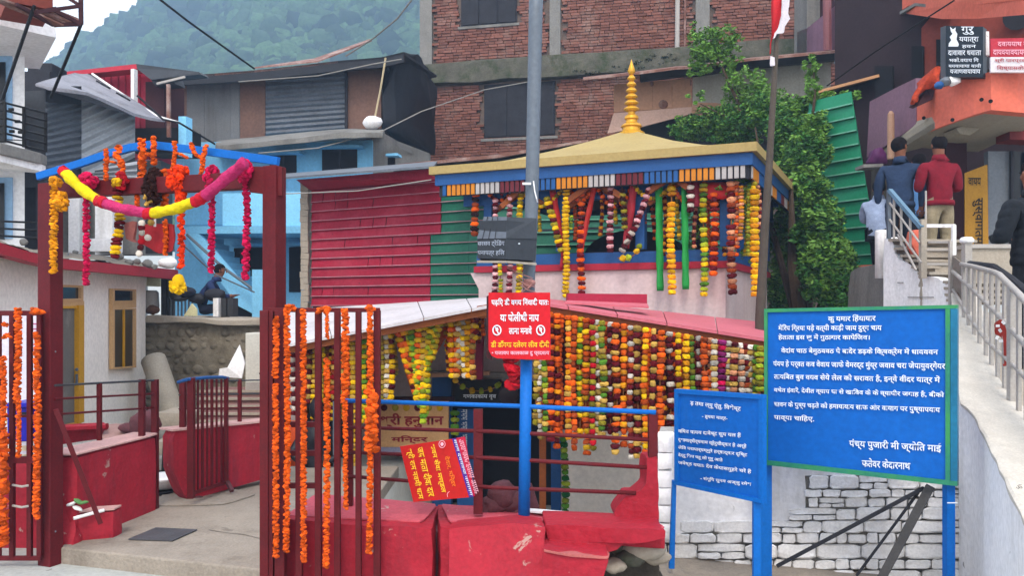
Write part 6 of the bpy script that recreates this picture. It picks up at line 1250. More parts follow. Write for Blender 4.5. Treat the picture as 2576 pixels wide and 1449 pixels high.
# ---------------------------------------------------------------- lamp pole, light box, red sign
pole = empty('street_pole', P(1319, 1310, 4.72), 'tall leaning grey street pole with its lower part painted bright blue', 'pole')
obj('upper_shaft', MB().tube([P(1326, 906, 4.72), P(1331, 690, 4.72), P(1338, 500, 4.72), P(1347, 60, 4.72), P(1352, -160, 4.72)], [.036, .037, .04, .042, .044], 18), M_steel, pole, smooth=True)
obj('lower_shaft', MB().tube([P(1318, 1310, 4.72), P(1324, 905, 4.72)], .035, 18), M_blue, pole, smooth=True)
obj('foot_plate', MB().box(P(1318, 1308, 4.72), (.09, .09, .012)), M_blue, pole)
obj('clip', MB().box(P(1325, 462, 4.66), (.05, .02, .012)), M_white, pole)
obj('cable', MB().tube([P(1342, 455, 4.67), P(1345, 480, 4.67), P(1350, 500, 4.67), P(1352, 508, 4.69)], .004, 5), M_white, pole)
t = empty('light_box', P(1275, 655, 4.6), 'dark grey sign box with sloping lid strapped to the pole above the red sign', 'box')
y0, y1 = 4.62, 4.44; yb = 4.72
b = [P(1201, 650, y0), P(1273, 652, y1), P(1347, 656, y0)]; m_ = [P(1201, 601, y0), P(1273, 600, y1), P(1350, 602, y0)]; tp = [P(1217, 545, y0 + .04), P(1275, 545, y1 + .08), P(1350, 549, y0 + .03)]
bk = Vector((.1, .28, 0))
M_box = mat('charcoal box', '34383E', .5, .1, 3, .05, 40); M_lid = mat('grey lid', '565C66', .5, .08, 3, .05, 40)
obj('left_face', MB().prism([b[0], b[1], m_[1], m_[0]], (.005, .01, 0)), M_box, t); obj('right_face', MB().prism([b[1], b[2], m_[2], m_[1]], (-.005, .01, 0)), M_box, t)
obj('left_lid', MB().prism([m_[0] + Vector((-.003, -.006, .001)), m_[1] + Vector((0, -.006, .001)), tp[1], tp[0]], (.005, .01, 0)), M_lid, t); obj('right_lid', MB().prism([m_[1] + Vector((0, -.006, .001)), m_[2] + Vector((.003, -.006, .001)), tp[2], tp[1]], (-.005, .01, 0)), M_box, t)
obj('top', MB().prism([tp[0], tp[1], tp[2], tp[2] + Vector((-.04, .14, 0)), tp[0] + Vector((.03, .14, 0))], (0, 0, -.01)), M_lid, t)
obj('back', MB().prism([b[0] + Vector((.01, .015, 0)), b[1] + Vector((0, .02, 0)), b[2] + Vector((-.01, .015, 0)), b[2] + Vector((-.02, .2, 0)), b[0] + Vector((.02, .2, 0))], (0, 0, .22)), M_box, t)
obj('base_plate', MB().prism([P(1200, 656, y0 + .01), P(1273, 656, y1 - .01), P(1350, 662, y0), P(1330, 655, 4.8), P(1220, 650, 4.8)], (0, 0, -.012)), M_beige, t)
for k in range(3): f = .2 + k * .22; obj('lid_seam', MB().bar(m_[0].lerp(m_[1], f) + Vector((-.003, -.009, 0)), tp[0].lerp(tp[1], f) + Vector((-.003, -.006, 0)), .003), M_dark2, t)
lf = m_[1] - m_[0]
for s, va, vb in (('सरसव ट्रेंडिंग', 604, 622), ('पनापत्र हलि', 627, 645)):
    a = P(1202, vb, y0).lerp(P(1273, vb, y1), .02) + Vector((-.004, -.009, 0)); text(s, a, lf, (0, 0, 1), lf.length * .94, (vb - va) * y0 / F, mat('grey lettering', '9AA2B0', .6), t, 'lettering', 0, .01)
obj('keyhole', MB().ball(P(1306, 613, 4.5), (.006, .003, .004), 6, 4), T_white, t)
obj('flower_tuft', rough(MB().ball(P(1330, 712, 4.66), (.04, .03, .03), 8, 6), 1, .015, 30), mat('tangled pink string', 'A87872', .9, .3, 60), None, 'tangle of pinkish string and dried flowers tied around the pole', 'tangle')
for i, (u0, v0, u1, v1) in enumerate(((1262, 660, 1340, 700), (1275, 672, 1342, 712), (1300, 700, 1346, 722), (1310, 735, 1345, 705), (1305, 712, 1348, 735))):
    obj('loose_twine', MB().tube([P(u0, v0, 4.62), P((u0 + u1) / 2, (v0 + v1) / 2 + 6, 4.6), P(u1, v1, 4.62)], .0025, 4), mat('tangled pink string', 'A87872'), None, ('topmost', 'second', 'middle', 'fourth', 'lowest')[i] + ' loose pink twine strand above the red sign', 'twine')
Wr = Wall((1228, 4.62), (1385, 4.60))
t = empty('red_sign', P(1306, 905, 4.6), 'bright red notice board with white and yellow lettering fixed to the pole', 'sign')
pl = [(1229, 880), (1236, 895), (1250, 902), (1385, 906), (1384, 736), (1229, 736)]
wprism('board', Wr, pl, .012, mat('notice red', 'C00C1C', .4, .04, 3), t)
for s, u0, v0, u1, v1, m in (('पढ़िए डी वगय निंवादी यातः', 1236, 750, 1380, 771, T_white), ('या पोलीथी नाप', 1258, 785, 1356, 809, T_white), ('लाना मनावें', 1280, 820, 1338, 841, T_white), ('डी डाँगगा दलेरग लीव दींमी', 1235, 857, 1382, 875, T_yellow), ('• यजावप कालकाळ दु प्रदवाय', 1237, 884, 1382, 896, T_pink)):
    wtext(s, Wr, u0, v0, u1, v1, m, t, -.004, bold=.02)
for u in (1250, 1360): obj('prohibition_ring', MB().tube([Wr.p(u + 10 * math.cos(a), 831 + 12 * math.sin(a), -.005) for a in [k * math.pi / 10 for k in range(21)]], .004, 6), T_white, t); obj('prohibition_bar', MB().bar(Wr.p(u - 4, 823, -.005), Wr.p(u + 4, 839, -.005), .006), T_white, t); obj('shoe_mark', MB().ball(Wr.p(u, 829, -.004), (.009, .002, .012), 7, 5), T_white, t)
obj('rear_plate', MB().prism(on(Wr, [(1224, 900), (1238, 908), (1238, 740), (1224, 745)], .03), Wr.n3 * .02), M_maroonw, t)
# ---------------------------------------------------------------- white painted stone wall, signs
WSw = Wall((1655, 5.35), (2410, 4.92))
t = empty('white_stone_wall', WSw.p(2030, 1500), 'whitewashed rubble stone wall standing behind the two blue sign boards', 'wall')
obj('core', MB().prism(on(WSw, [(1668, 1470), (2420, 1470), (2420, 1100), (1655, 1095)], .06), WSw.n3 * .4), mat('joint mortar', 'A09C96', .95, .15, 6, .5, 20, '2A2824', 3.5, .95, .52), t)
for pl_ in ([(1655, 1095), (1668, 1350), (1790, 1330), (1912, 1325), (1912, 1095)], [(1912, 1150), (1912, 1308), (1980, 1312), (2026, 1298), (2030, 1240), (2020, 1150)], [(1912, 1100), (1912, 1198), (2420, 1200), (2420, 1100)]):
    obj('plaster', rough(MB().prism(on(WSw, pl_[::-1], .018 if pl_[0][0] != 1912 else .022), WSw.n3 * .1), 6, .01, 4), M_white, t)
M_ws = mat('whitewashed stone', 'E6E4E2', .85, .06, 5, .6, 18, '98928A', 3.2, .5, .56, isl=.3)
rs = random.Random(11); v = 1195; rr = 0
def stone_block(u0, u1, v0, v1, m, seed):
    c = (WSw.p(u0, v0) + WSw.p(u1, v1)) / 2; g = .9; q = random.Random(seed)
    k = 9; pl_ = []
    for (a, b_) in (((u0 + g, v1 - g), (u1 - g, v1 - g)), ((u1 - g, v1 - g), (u1 - g, v0 + g)), ((u1 - g, v0 + g), (u0 + g, v0 + g)), ((u0 + g, v0 + g), (u0 + g, v1 - g))):
        for f in (.14, .5, .86): pl_.append((a[0] + (b_[0] - a[0]) * f + q.uniform(-1.4, 1.4), a[1] + (b_[1] - a[1]) * f + q.uniform(-1.4, 1.4)))
    off = q.uniform(-.03, .012); mb = MB(); back = [WSw.p(u, v_, off + .06) for u, v_ in pl_]; mid_ = [WSw.p(u, v_, off + .012) for u, v_ in pl_]
    cu_, cv_ = (u0 + u1) / 2, (v0 + v1) / 2; fr_ = [WSw.p(cu_ + (u - cu_) * .9, cv_ + (v_ - cv_) * .84, off - q.uniform(0, .008)) for u, v_ in pl_]
    n = len(pl_); fs = [(i, (i + 1) % n, n + (i + 1) % n, n + i) for i in range(n)] + [(n + i, n + (i + 1) % n, 2 * n + (i + 1) % n, 2 * n + i) for i in range(n)] + [tuple(2 * n + i for i in range(n))]
    mb.add(back + mid_ + fr_, fs); return obj('stone', mb, m, t)
while v < 1475:
    h = rs.choice([26, 32, 40, 46]) * (1 if v > 1260 else .8); u = 1672 - rs.uniform(0, 30)
    while u < 2415:
        w = rs.uniform(34, 120) if h > 30 else rs.uniform(25, 70)
        vm = v + h / 2; um = u + w / 2
        inpl = (um < 2020 and vm < 1300 and um > 1900) or (um < 1905 and vm < 1322) or um < 1690 and v < 1340
        if not inpl:
            if w > 60 and rs.random() < .22: stone_block(u, u + w, v, v + h * .55, M_ws, int(u * v)); stone_block(u, u + w * .5, v + h * .55, v + h, M_ws, int(u + v)); stone_block(u + w * .5, u + w, v + h * .55, v + h, M_ws, int(u + v + 1))
            else: stone_block(u, u + w, v + rs.uniform(-2, 2), v + h, M_ws, int(u * 3 + v))
        u += w
    v += h
t = empty('end_pillar', WSw.p(1675, 1320, -.15), 'white painted stone pillar at the right end of the red buttress', 'pillar')
for k in range(6):
    v0 = 1098 + k * 44; obj('stone', rough(MB().prism(on(WSw, [(1654, v0 + 42), (1692, v0 + 42), (1692, v0), (1652, v0)], -.2), WSw.n3 * .25), 3, .008, 9, k), M_white, t)
def pixtext(s, W, u0, v0, u1, v1, drop, m, parent, off=-.012, bold=.018):
    a = W.p(u0, v1, off); b_ = W.p(u1, v1 + drop, off); tp_ = W.p(u0, v0, off)
    return text(s, a, b_ - a, Vector((0, 0, 1)), (b_ - a).length, (tp_ - a).length, m, parent, 'lettering', 0, bold)
# big blue board
WBg = Wall((1922, 4.86), (2408, 4.20))
t = empty('large_blue_board', WBg.p(2165, 1449), 'large blue notice board with green border and white lettering on two blue posts', 'sign')
M_sign = mat('sign blue', '005AB0', .7, .07, 2, .04, 60, '1A6AB8', 2.5, .35, .55, streak=True); M_signg = mat('green sign border', '2C7E66', .4, .12, 3, .05, 40, '3C8A3C', 3, .6, .45)
obj('panel', MB().prism(on(WBg, [(1926, 1164), (2404, 1216), (2404, 772), (1926, 784)], 0), WBg.n3 * .02), M_sign, t)
for pl in ([(1922, 1170), (2408, 1224), (2408, 1212), (1922, 1158)], [(1922, 786), (2408, 776), (2408, 767), (1922, 777)], [(1922, 1158.5), (1930, 1159.5), (1930, 785.5), (1922, 785.5)], [(2378, 1208.5), (2390, 1210.5), (2390, 777), (2378, 777)]):
    obj('border', MB().prism(on(WBg, pl, -.012), WBg.n3 * .04), M_signg, t)
obj('edge', MB().prism(on(WBg, [(2391, 1210), (2408, 1211.5), (2408, 776.5), (2391, 777)], -.012), WBg.n3 * .04), mat('teal edge', '1A6A8C', .4), t)
for u, y_, w in ((1928, 4.9, .07), (2393, 4.25, .05)):
    obj('post', MB().prism([P(u - w * 200, 1520, y_), P(u + w * 200, 1520, y_), P(u + w * 200, 790 if u > 2000 else 1150, y_), P(u - w * 200, 790 if u > 2000 else 1150, y_)], (0, .05, 0)), M_blue, t)
lines = [('कु यमार हिंयायार', 2083, 792, 2203, 813, -1), ('मेरिप ग्रिया पड़े वत्यी काड़ी जाय दुर्ग चाय', 1958, 816, 2218, 836, 0), ('हेताता इस छु में गुठागार कापेजिव।', 1958, 840, 2188, 858, 1),
         ('वेदांव चाठ बेमुठववठ पे बादेर डढ़के क्षिक्रेम में धावववन', 1965, 873, 2360, 892, 5), ('पंवप हे पर्वत कव वेवाय जाफे वेमरद्द मुंय्र जवाव चरा जेपायुवर्गेयर', 1945, 905, 2378, 926, 8), ('तायबित बुव वयव सेये लेल को सरावत है, इन्वे वींदर यात्र में', 1947, 938, 2365, 958, 10),
         ('वचेत इंवारें, देवीत व्याप पा से खाविव के के व्यापीर जगाह है, बीको', 1947, 973, 2375, 990, 14), ('चावन के पुष्प चढ़ते को हमायायाय साफ और वायाग पर पुष्यापयाय', 1947, 1008, 2365, 1027, 16), ('पाव्या चाहिए.', 1947, 1041, 2048, 1060, 5),
         ('पंच्य पुजारी मी ज्योति माई', 2136, 1103, 2368, 1130, 14), ('फतेवर केदारनाथ', 2168, 1152, 2290, 1176, 8)]
for s, u0, v0, u1, v1, dr_ in lines: pixtext(s, WBg, u0, v0, u1, v1, dr_, T_white, t)
# small blue board
WSm = Wall((1697, 5.0), (1918, 4.42))
t = empty('small_blue_board', WSm.p(1805, 1440), 'smaller blue notice board with white lettering standing left of the large one', 'sign')
obj('panel', MB().prism(on(WSm, [(1700, 1216), (1914, 1262), (1914, 998), (1700, 984)], 0), WSm.n3 * .015), M_sign, t)
for pl in ([(1696, 1220), (1918, 1268), (1918, 1258), (1696, 1210)], [(1696, 990), (1918, 1005), (1918, 994), (1696, 979)], [(1696, 1209.5), (1705, 1211.5), (1705, 991), (1696, 990.5)], [(1908, 1255.5), (1918, 1257.5), (1918, 1005.5), (1908, 1004.5)]):
    obj('border', MB().prism(on(WSm, pl, -.014), WSm.n3 * .035), M_blue, t)
obj('post', MB().prism([P(1684, 1432, 5.0), P(1697, 1432, 5.0), P(1702, 1210, 5.0), P(1692, 1210, 5.0)], (0, .03, 0)), M_blue, t); obj('post', MB().prism([P(1896, 1520, 4.46), P(1914, 1520, 4.46), P(1914, 1260, 4.46), P(1896, 1256, 4.46)], (0, .03, 0)), M_blue, t)
for s, u0, v0, u1, v1, dr_ in (('ड़ तमा ल्यू ऐंतु. विशेष्ट', 1736, 1006, 1864, 1022, 16), ('- हृयया यात्र-', 1766, 1044, 1830, 1054, 6), ('वषिव यायय दावेष्ट सुय यल हैं', 1706, 1078, 1864, 1092, 12), ('दृशावार्षीर्थमाम व्हैरुधीद्वार हे अर्हे', 1706, 1100, 1878, 1113, 18), ('लेवि परापार्यम्मुरे हर्षाद्वार दृष्टि', 1706, 1120, 1880, 1132, 20), ('देद्दू भिप यहू लो पुरू आते', 1706, 1139, 1818, 1151, 14), ('जयेष्ठ ययााः देव केयासमुहरे चरें हैं', 1706, 1158, 1890, 1171, 24), ('- संगूपि सुनम अज्ञु रमेश', 1762, 1198, 1890, 1210, 16)):
    pixtext(s, WSm, u0, v0, u1, v1, dr_, T_white, t)
# braces behind the big board
for i, (a, b_, w, nm) in enumerate((((1955, 1425, 4.72), (2325, 1228, 4.35), .02, 'long thin black brace bar running down left behind the large blue board'), ((2155, 1449, 4.6), (2310, 1240, 4.38), .014, 'thin dark middle brace bar behind the large blue board'), ((2205, 1480, 4.5), (2340, 1225, 4.34), .045, 'thick dark grey wooden brace beam behind the large blue board'))):
    obj('brace', MB().bar(P(*a), P(*b_), w), M_dark2 if i < 2 else mat('dark grey beam', '4A4848', .8, .15, 6, .2, 30), None, nm, 'brace')
obj('tie_wire', MB().tube([P(2383, 1266, 4.2), P(2408, 1266, 4.2)], .003, 5), T_white, None, 'white tie wire around the right post of the large blue board', 'wire')

# ---------------------------------------------------------------- ramp wall and rail on the right
t = empty('ramp_wall', P(2500, 1449, 4), 'white curved ramp parapet wall rising from the lower right to the steps', 'wall')
rp = [(2394, 735, 8.2), (2400, 800, 7.2), (2406, 880, 6.1), (2411, 960, 5.3), (2417, 1016, 4.9), (2441, 1039, 4.72), (2461, 1066, 4.5), (2491, 1130, 4.05), (2521, 1191, 3.72), (2548, 1258, 3.45), (2576, 1315, 3.25), (2640, 1450, 2.85), (2760, 1700, 2.35)]
top_ = [P(*a) for a in rp]; n = len(top_)
right_ = [p + Vector((.34 + .06 * (i > 3), .12, 0)) for i, p in enumerate(top_)]
low = [Vector((p.x - .0, p.y, -.3)) for p in top_]; lowr = [Vector((p.x, p.y, -.3)) for p in right_]
mb = MB(); mb.add(low + top_ + right_ + lowr, [f for i in range(n - 1) for f in ((i, i + 1, n + i + 1, n + i), (2 * n + i, 2 * n + i + 1, 3 * n + i + 1, 3 * n + i))] + [(0, n, 2 * n, 3 * n)])
obj('wall', mb, M_white, t, bevel=0)
cp = [p + Vector((-.015, -.01, .0)) for p in top_]; cr = right_
mb = MB(); vs = cp + cr + [p + Vector((0, 0, .03)) for p in cp] + [p + Vector((0, 0, .03)) for p in cr]
mb.add(vs, [f for i in range(n - 1) for f in ((i, i + 1, 2 * n + i + 1, 2 * n + i), (2 * n + i, 2 * n + i + 1, 3 * n + i + 1, 3 * n + i), (n + i, 3 * n + i, 3 * n + i + 1, n + i + 1))])
obj('coping', rough(mb, 2, .008, 9), mat('worn white coping', 'C4BCB0', .8, .1, 6, .3, 25, '8E857A', 4, .5, .58), t)
obj('pilaster', MB().prism([P(2412, 1500, 4.9), P(2436, 1500, 4.75), P(2436, 1040, 4.75), P(2412, 1014, 4.9)], (-.0, -.04, 0)), M_white, t)
a = P(2536, 1222, 3.5)
text('ॐ नमः', P(2538, 1236, 3.52) + Vector((0, -.05, .02)), (1, -.6, 0), (0, 0, 1), .07, .022, T_black, t, 'lettering', 0)
Yu = lambda u: float(np.interp(u, [2380, 2394, 2420, 2450, 2480, 2510, 2543, 2576, 2660, 2800], [8.3, 8, 7.2, 6.5, 5.9, 5.4, 4.95, 4.55, 3.9, 3.1]))
topv = lambda u: float(np.interp(u, [2416, 2447, 2510, 2543, 2576, 2660, 2800], [664, 670, 687, 720, 753, 850, 1000]))
midv = lambda u: float(np.interp(u, [2394, 2453, 2520, 2576, 2660, 2800], [680, 733, 800, 863, 970, 1140]))
lowv = lambda u: float(np.interp(u, [2397, 2433, 2480, 2553, 2660, 2800], [727, 790, 856, 922, 1040, 1240]))
basv = lambda u: float(np.interp(u, [2413, 2453, 2483, 2576, 2660, 2800], [823, 913, 979, 1144, 1290, 1500]))
t = empty('ramp_railing', P(2500, 1000, 5.4), 'long pale metal railing with many balusters curving down the ramp wall', 'railing')
for nm, fn, u0, r in (('top_rail', topv, 2418, .02), ('middle_rail', midv, 2396, .018), ('lower_rail', lowv, 2398, .014), ('base_rail', basv, 2414, .02)):
    us = np.linspace(u0, 2760, 26); obj(nm, MB().tube([P(u, fn(u), Yu(u)) for u in us], r, 8), M_rail, t, smooth=True)
for u in (2424, 2436, 2450, 2464, 2480, 2494, 2510, 2527, 2545, 2563, 2583, 2605, 2630, 2660, 2700):
    obj('baluster', MB().bar(P(u, topv(u), Yu(u)), P(u, basv(u), Yu(u)), .022 if u not in (2545,) else .04), M_rail, t)
obj('dark_gutter', MB().tube([P(2440, 664, 7.2), P(2500, 672, 6.4), P(2540, 700, 5.8), P(2576, 730, 5.3), P(2640, 790, 4.8)], .03, 8), M_dark2, t)
t = empty('red_rail_cloth', P(2522, 920, 5.2), 'torn red and white notice cloth tied to the ramp railing', 'cloth')
obj('sheet', rough(MB().prism([P(2506, 842, 5.25), P(2522, 848, 5.2), P(2526, 925, 5.15), P(2540, 915, 5.1), P(2538, 842, 5.05), P(2520, 805, 5.1), P(2505, 812, 5.2)], (0, .012, 0)), 4, .01, 12), mat('faded red cloth', 'B03428', .7, .2, 12), t)
for i, (u, v) in enumerate(((2510, 820), (2516, 832), (2508, 850), (2518, 858), (2524, 812))): obj('white_patch', MB().box(P(u, v, 5.03), (.022, .006, .016), Matrix.Rotation(i, 3, 'Y')), M_white, t)
# newel, white frames, posts at the head of the ramp
t = empty('newel_post', P(2432, 665, 7.6), 'pale metal newel post with a round white cap at the head of the ramp', 'post')
obj('shaft', MB().bar(P(2432, 820, 7.4), P(2432, 610, 7.4), .065), M_rail, t); obj('cap', MB().lathe(P(2432, 612, 7.4), [(.045, 0), (.06, .012), (.062, .035), (.045, .055), (.01, .06)], 16), M_white, t, smooth=True)
t = empty('pipe_handrail', P(2370, 720, 8.2), 'white painted pipe handrail frame at the head of the steps', 'handrail')
obj('pipe', MB().bar(P(2333, 568, 8.3), P(2402, 568, 8.1), .035), M_white, t); obj('pipe', MB().bar(P(2399, 566, 8.1), P(2399, 642, 8.1), .035), M_white, t); obj('pipe', MB().bar(P(2337, 609, 8.3), P(2394, 609, 8.1), .022), M_rail, t); obj('pipe', MB().bar(P(2391, 606, 8.08), P(2391, 800, 8.05), .03), M_rail, t)
obj('panel', MB().prism([P(2396, 640, 8.1), P(2428, 668, 7.5), P(2428, 790, 7.5), P(2397, 760, 8.1)], (0, .02, 0)), mat('greige panel', '80766C', .6, .08, 4), t)
t = empty('beige_post', P(2325, 696, 8.5), 'beige square post standing by the blue grey stair rail', 'post')
obj('shaft', MB().prism([P(2318, 700, 8.5), P(2332, 700, 8.5), P(2332, 551, 8.5), P(2318, 551, 8.5)], (0, .06, 0)), M_beige, t); obj('upper_shaft', MB().bar(P(2329, 551, 8.55), P(2329, 480, 8.55), .015), M_rail, t)
obj('orange_pier', rough(MB().prism([P(2292, 610, 8.8), P(2320, 660, 8.8), P(2320, 574, 8.8), P(2300, 580, 8.8)], (0, .15, 0)), 3, .01, 6), M_orangew, None, 'small orange painted masonry pier at the top of the stairs', 'pier')
t = empty('stair_rail', P(2275, 600, 8.6), 'blue grey metal handrail with pale balusters descending the stairs', 'railing')
a0, a1 = (2240, 478), (2318, 572); Ys = lambda u: 9.0 - (u - 2236) / 82 * .5
obj('newel', MB().prism([P(2234, 600, 9), P(2242, 600, 9), P(2242, 477, 9), P(2234, 477, 9)], (0, .04, 0)), M_steel, t)
obj('top_rail', MB().bar(P(2238, 478, 9.0), P(2318, 572, 8.5), .05, .04), mat('blue grey rail', '5C7A90', .5, .08, 4), t)
for (u0, v0), (u1, v1) in (((2238, 510), (2313, 610)), ((2238, 552), (2318, 660)), ((2258, 590), (2305, 680))): obj('rail', MB().tube([P(u0, v0, 9), P(u1, v1, 8.5)], .012, 6), M_rail, t)
for u, v0, v1 in ((2249, 490, 600), (2267, 512, 618), (2290, 540, 625)): obj('baluster', MB().bar(P(u, v0, Ys(u)), P(u, v1, Ys(u)), .02), M_rail, t)
# stairs
WX = Wall((2230, 9.3), (2405, 8.2))
t = empty('staircase', WX.p(2310, 780), 'white plastered staircase side with stepped edge and beige treads', 'stairs')
obj('side_wall', rough(MB().prism(on(WX, [(2222, 1000), (2440, 1000), (2440, 800), (2404, 770), (2400, 712), (2378, 712), (2360, 700), (2318, 694), (2290, 668), (2283, 660), (2262, 654), (2252, 640), (2246, 612), (2234, 596), (2222, 600)], 0), WX.n3 * .12), 5, .012, 6), M_white, t)
for i, (u, v) in enumerate(((2238, 600), (2252, 622), (2268, 640), (2282, 652), (2296, 668), (2312, 684), (2376, 706), (2378, 722), (2380, 738), (2384, 752))):
    pts = [WX.p(u, v + 7, .0), WX.p(u + 30, v + 7, .0), WX.p(u + 30, v, .0), WX.p(u, v, .0)]; obj('tread', MB().prism([p - WX.n3 * .02 for p in pts], WX.n3 * 1.0), M_beige, t)
    pts = [WX.p(u + 3, v + 15, .01), WX.p(u + 30, v + 15, .01), WX.p(u + 30, v + 7, .01), WX.p(u + 3, v + 7, .01)]; obj('riser', MB().prism([p for p in pts], WX.n3 * .8), mat('brown riser', '5A5044', .9, .15, 5), t)
obj('patch_line', MB().bar(WX.p(2284, 748, -.02), WX.p(2348, 748, -.02), .01), M_grey, t); obj('patch_line', MB().bar(WX.p(2258, 711, -.02), WX.p(2272, 711, -.02), .01), M_grey, t)
obj('round_pier', MB().lathe(P(2218, 700, 9.6), [(.075, 0), (.075, .55), (.07, .58)], 16), M_white, t, smooth=True)
obj('left_wall', rough(MB().prism([P(2130, 900, 10.6), P(2232, 900, 9.6), P(2232, 660, 9.6), P(2150, 676, 10.6)], (0, .15, 0)), 4, .015, 5), M_grey, t)
obj('lower_wall', MB().prism([P(2320, 1000, 8.7), P(2400, 1000, 8.6), P(2400, 690, 8.6), P(2318, 690, 8.7)], (0, .1, 0)), M_beige, t)
for k, (v0, v1, y_) in enumerate(((662, 700, 8.7), (626, 660, 8.95), (610, 624, 9.2))): obj('landing_step', MB().prism([P(2330, v1, y_), P(2400, v1, y_), P(2400, v0, y_), P(2330, v0, y_)], (0, .5, 0)), M_beige, t); obj('nosing', MB().prism([P(2328, v0 + 5, y_ - .02), P(2400, v0 + 5, y_ - .02), P(2400, v0 - 1, y_ - .02), P(2328, v0 - 1, y_ - .02)], (0, .06, 0)), M_rail, t)
obj('platform', MB().prism([P(2440, 720, 8.6), P(2680, 720, 8.6), P(2680, 622, 8.6), P(2440, 622, 8.6)], (0, .3, 0)), M_beige, t); obj('platform_edge', MB().prism([P(2438, 624, 8.57), P(2680, 624, 8.57), P(2680, 614, 8.57), P(2438, 614, 8.57)], (0, .4, 0)), M_rail, t)
obj('landing', MB().box((6.75, 11.3, 1.9), (3.9, 3.9, .2)), M_beige, t)
obj('ramp_floor', MB().prism([P(2440, 780, 7.6), P(2620, 800, 7.6), P(2760, 1100, 5.2), P(2560, 1100, 5.2)], (0, 0, -.05)), M_beige, t)
obj('ledge_wall', MB().prism([P(2200, 560, 10.6), P(2232, 560, 10.5), P(2232, 418, 10.5), P(2200, 418, 10.6)], (0, .1, 0)), mat('dark olive wall', '4A463C', .9, .2, 4), t)
obj('ledge', MB().prism([P(2172, 421, 10.3), P(2222, 419, 10.2), P(2222, 411, 10.2), P(2172, 413, 10.3)], (0, .25, 0)), M_grey, t)
obj('purple_cloth', rough(MB().prism([P(2184, 412, 10.4), P(2232, 412, 10.4), P(2230, 384, 10.4), P(2216, 370, 10.4), P(2196, 376, 10.4)], (0, .12, 0)), 4, .02, 7), mat('purple cloth', '4A1A48', .6, .25, 6), None, 'purple cloth hung over the ledge behind the man in navy', 'cloth', smooth=True)

# ---------------------------------------------------------------- flag pole and cables
t = empty('flag_pole', P(1911, 1240, 8.3), 'weathered grey wooden flag pole standing right of the pavilion', 'pole')
obj('shaft', MB().tube([P(1912, 1400, 8.3), P(1912, 800, 8.3), P(1925, 560, 8.3), P(1936, 400, 8.3), P(1950, 160, 8.3), P(1960, 10, 8.3)], [.058, .05, .042, .036, .028, .02], 10), mat('grey bamboo', '4E463E', .85, .15, 6, .3, 30), t, smooth=True)
t2 = empty('flag', P(1962, 60, 8.28), 'red flag with ragged white fringe hanging limp from the pole top', 'flag')
obj('red_cloth', rough(MB().prism([P(1938, 190 - 55, 8.26), P(1944, 90, 8.26), P(1940, -40, 8.26), P(1972, -40, 8.2), P(1969, 20, 8.2), P(1962, 60, 8.22), P(1946, 98, 8.25)], (0, .02, 0)), 5, .025, 6), mat('flag red', 'B81C24', .7, .12, 5), t2, smooth=True)
obj('white_fringe', rough(MB().prism([P(1944, 96, 8.24), P(1962, 60, 8.21), P(1968, 20, 8.18), P(1970, -40, 8.18), P(1988, -40, 8.16), P(1986, 8, 8.16), P(1980, 30, 8.17), P(1984, 45, 8.17), P(1974, 62, 8.18), P(1970, 80, 8.2), P(1956, 84, 8.22), P(1948, 97, 8.24)], (0, .015, 0)), 5, .02, 9), mat('flag white', 'CFC8D0', .7, .08, 5), t2)
obj('white_strip', rough(MB().prism([P(1936, 166, 8.24), P(1950, 164, 8.24), P(1949, 142, 8.24), P(1938, 138, 8.24)], (0, .012, 0)), 3, .01, 12), mat('flag white', 'CFC8D0'), t2)
def cable(pts, r, m, label): return obj('cable', MB().tube(pts, r, 5), m, None, label, 'cable')
cable([P(380, -20, 14), P(470, 50, 15), P(560, 115, 16), P(640, 172, 17.5)], .022, M_wire, 'black cable sloping from the top left down to the dark shack roof')
cable([P(870, 140, 19), P(940, 95, 18), P(1000, 45, 17), P(1050, -20, 16)], .018, mat('grey cable', '8A8680'), 'thin grey cable rising from the shack roof to the top beside the bricks')
cable([P(600, 205, 16.9), P(800, 190, 16.8), P(940, 160, 16.8), P(1010, 148, 16.8)], .012, mat('grey cable', '8A8680'), 'thin pale cable strung along the dark shack under its eave')
cable([P(650, 385, 16), P(800, 372, 16), P(960, 330, 16), P(1060, 280, 17), P(1220, 225, 20), P(1330, 205, 20.2)], .012, mat('grey cable', '8A8680'), 'thin pale cable from the blue house to the brick building window')
cable([P(345, 240, 13), P(410, 300, 13), P(450, 308, 13), P(540, 362, 14)], .018, M_wire, 'dark cable sagging behind the light blue post')
cable([P(700, 488, 10.5), P(900, 480, 10.8), P(1085, 452, 10.8)], .008, mat('grey cable', '8A8680'), 'thin pale cable crossing the top of the red tin wall')
cable([P(2080, 215, 13.8), P(2200, 130, 12.8), P(2330, 45, 11.8), P(2400, 0, 11)], .012, M_wire, 'thin dark cable rising across the shadowed balcony to the upper right')
cable([P(465, 620, 9), P(540, 690, 9.5), P(640, 735, 10)], .01, M_steel, 'thin pale wire slanting in front of the blue stairs')

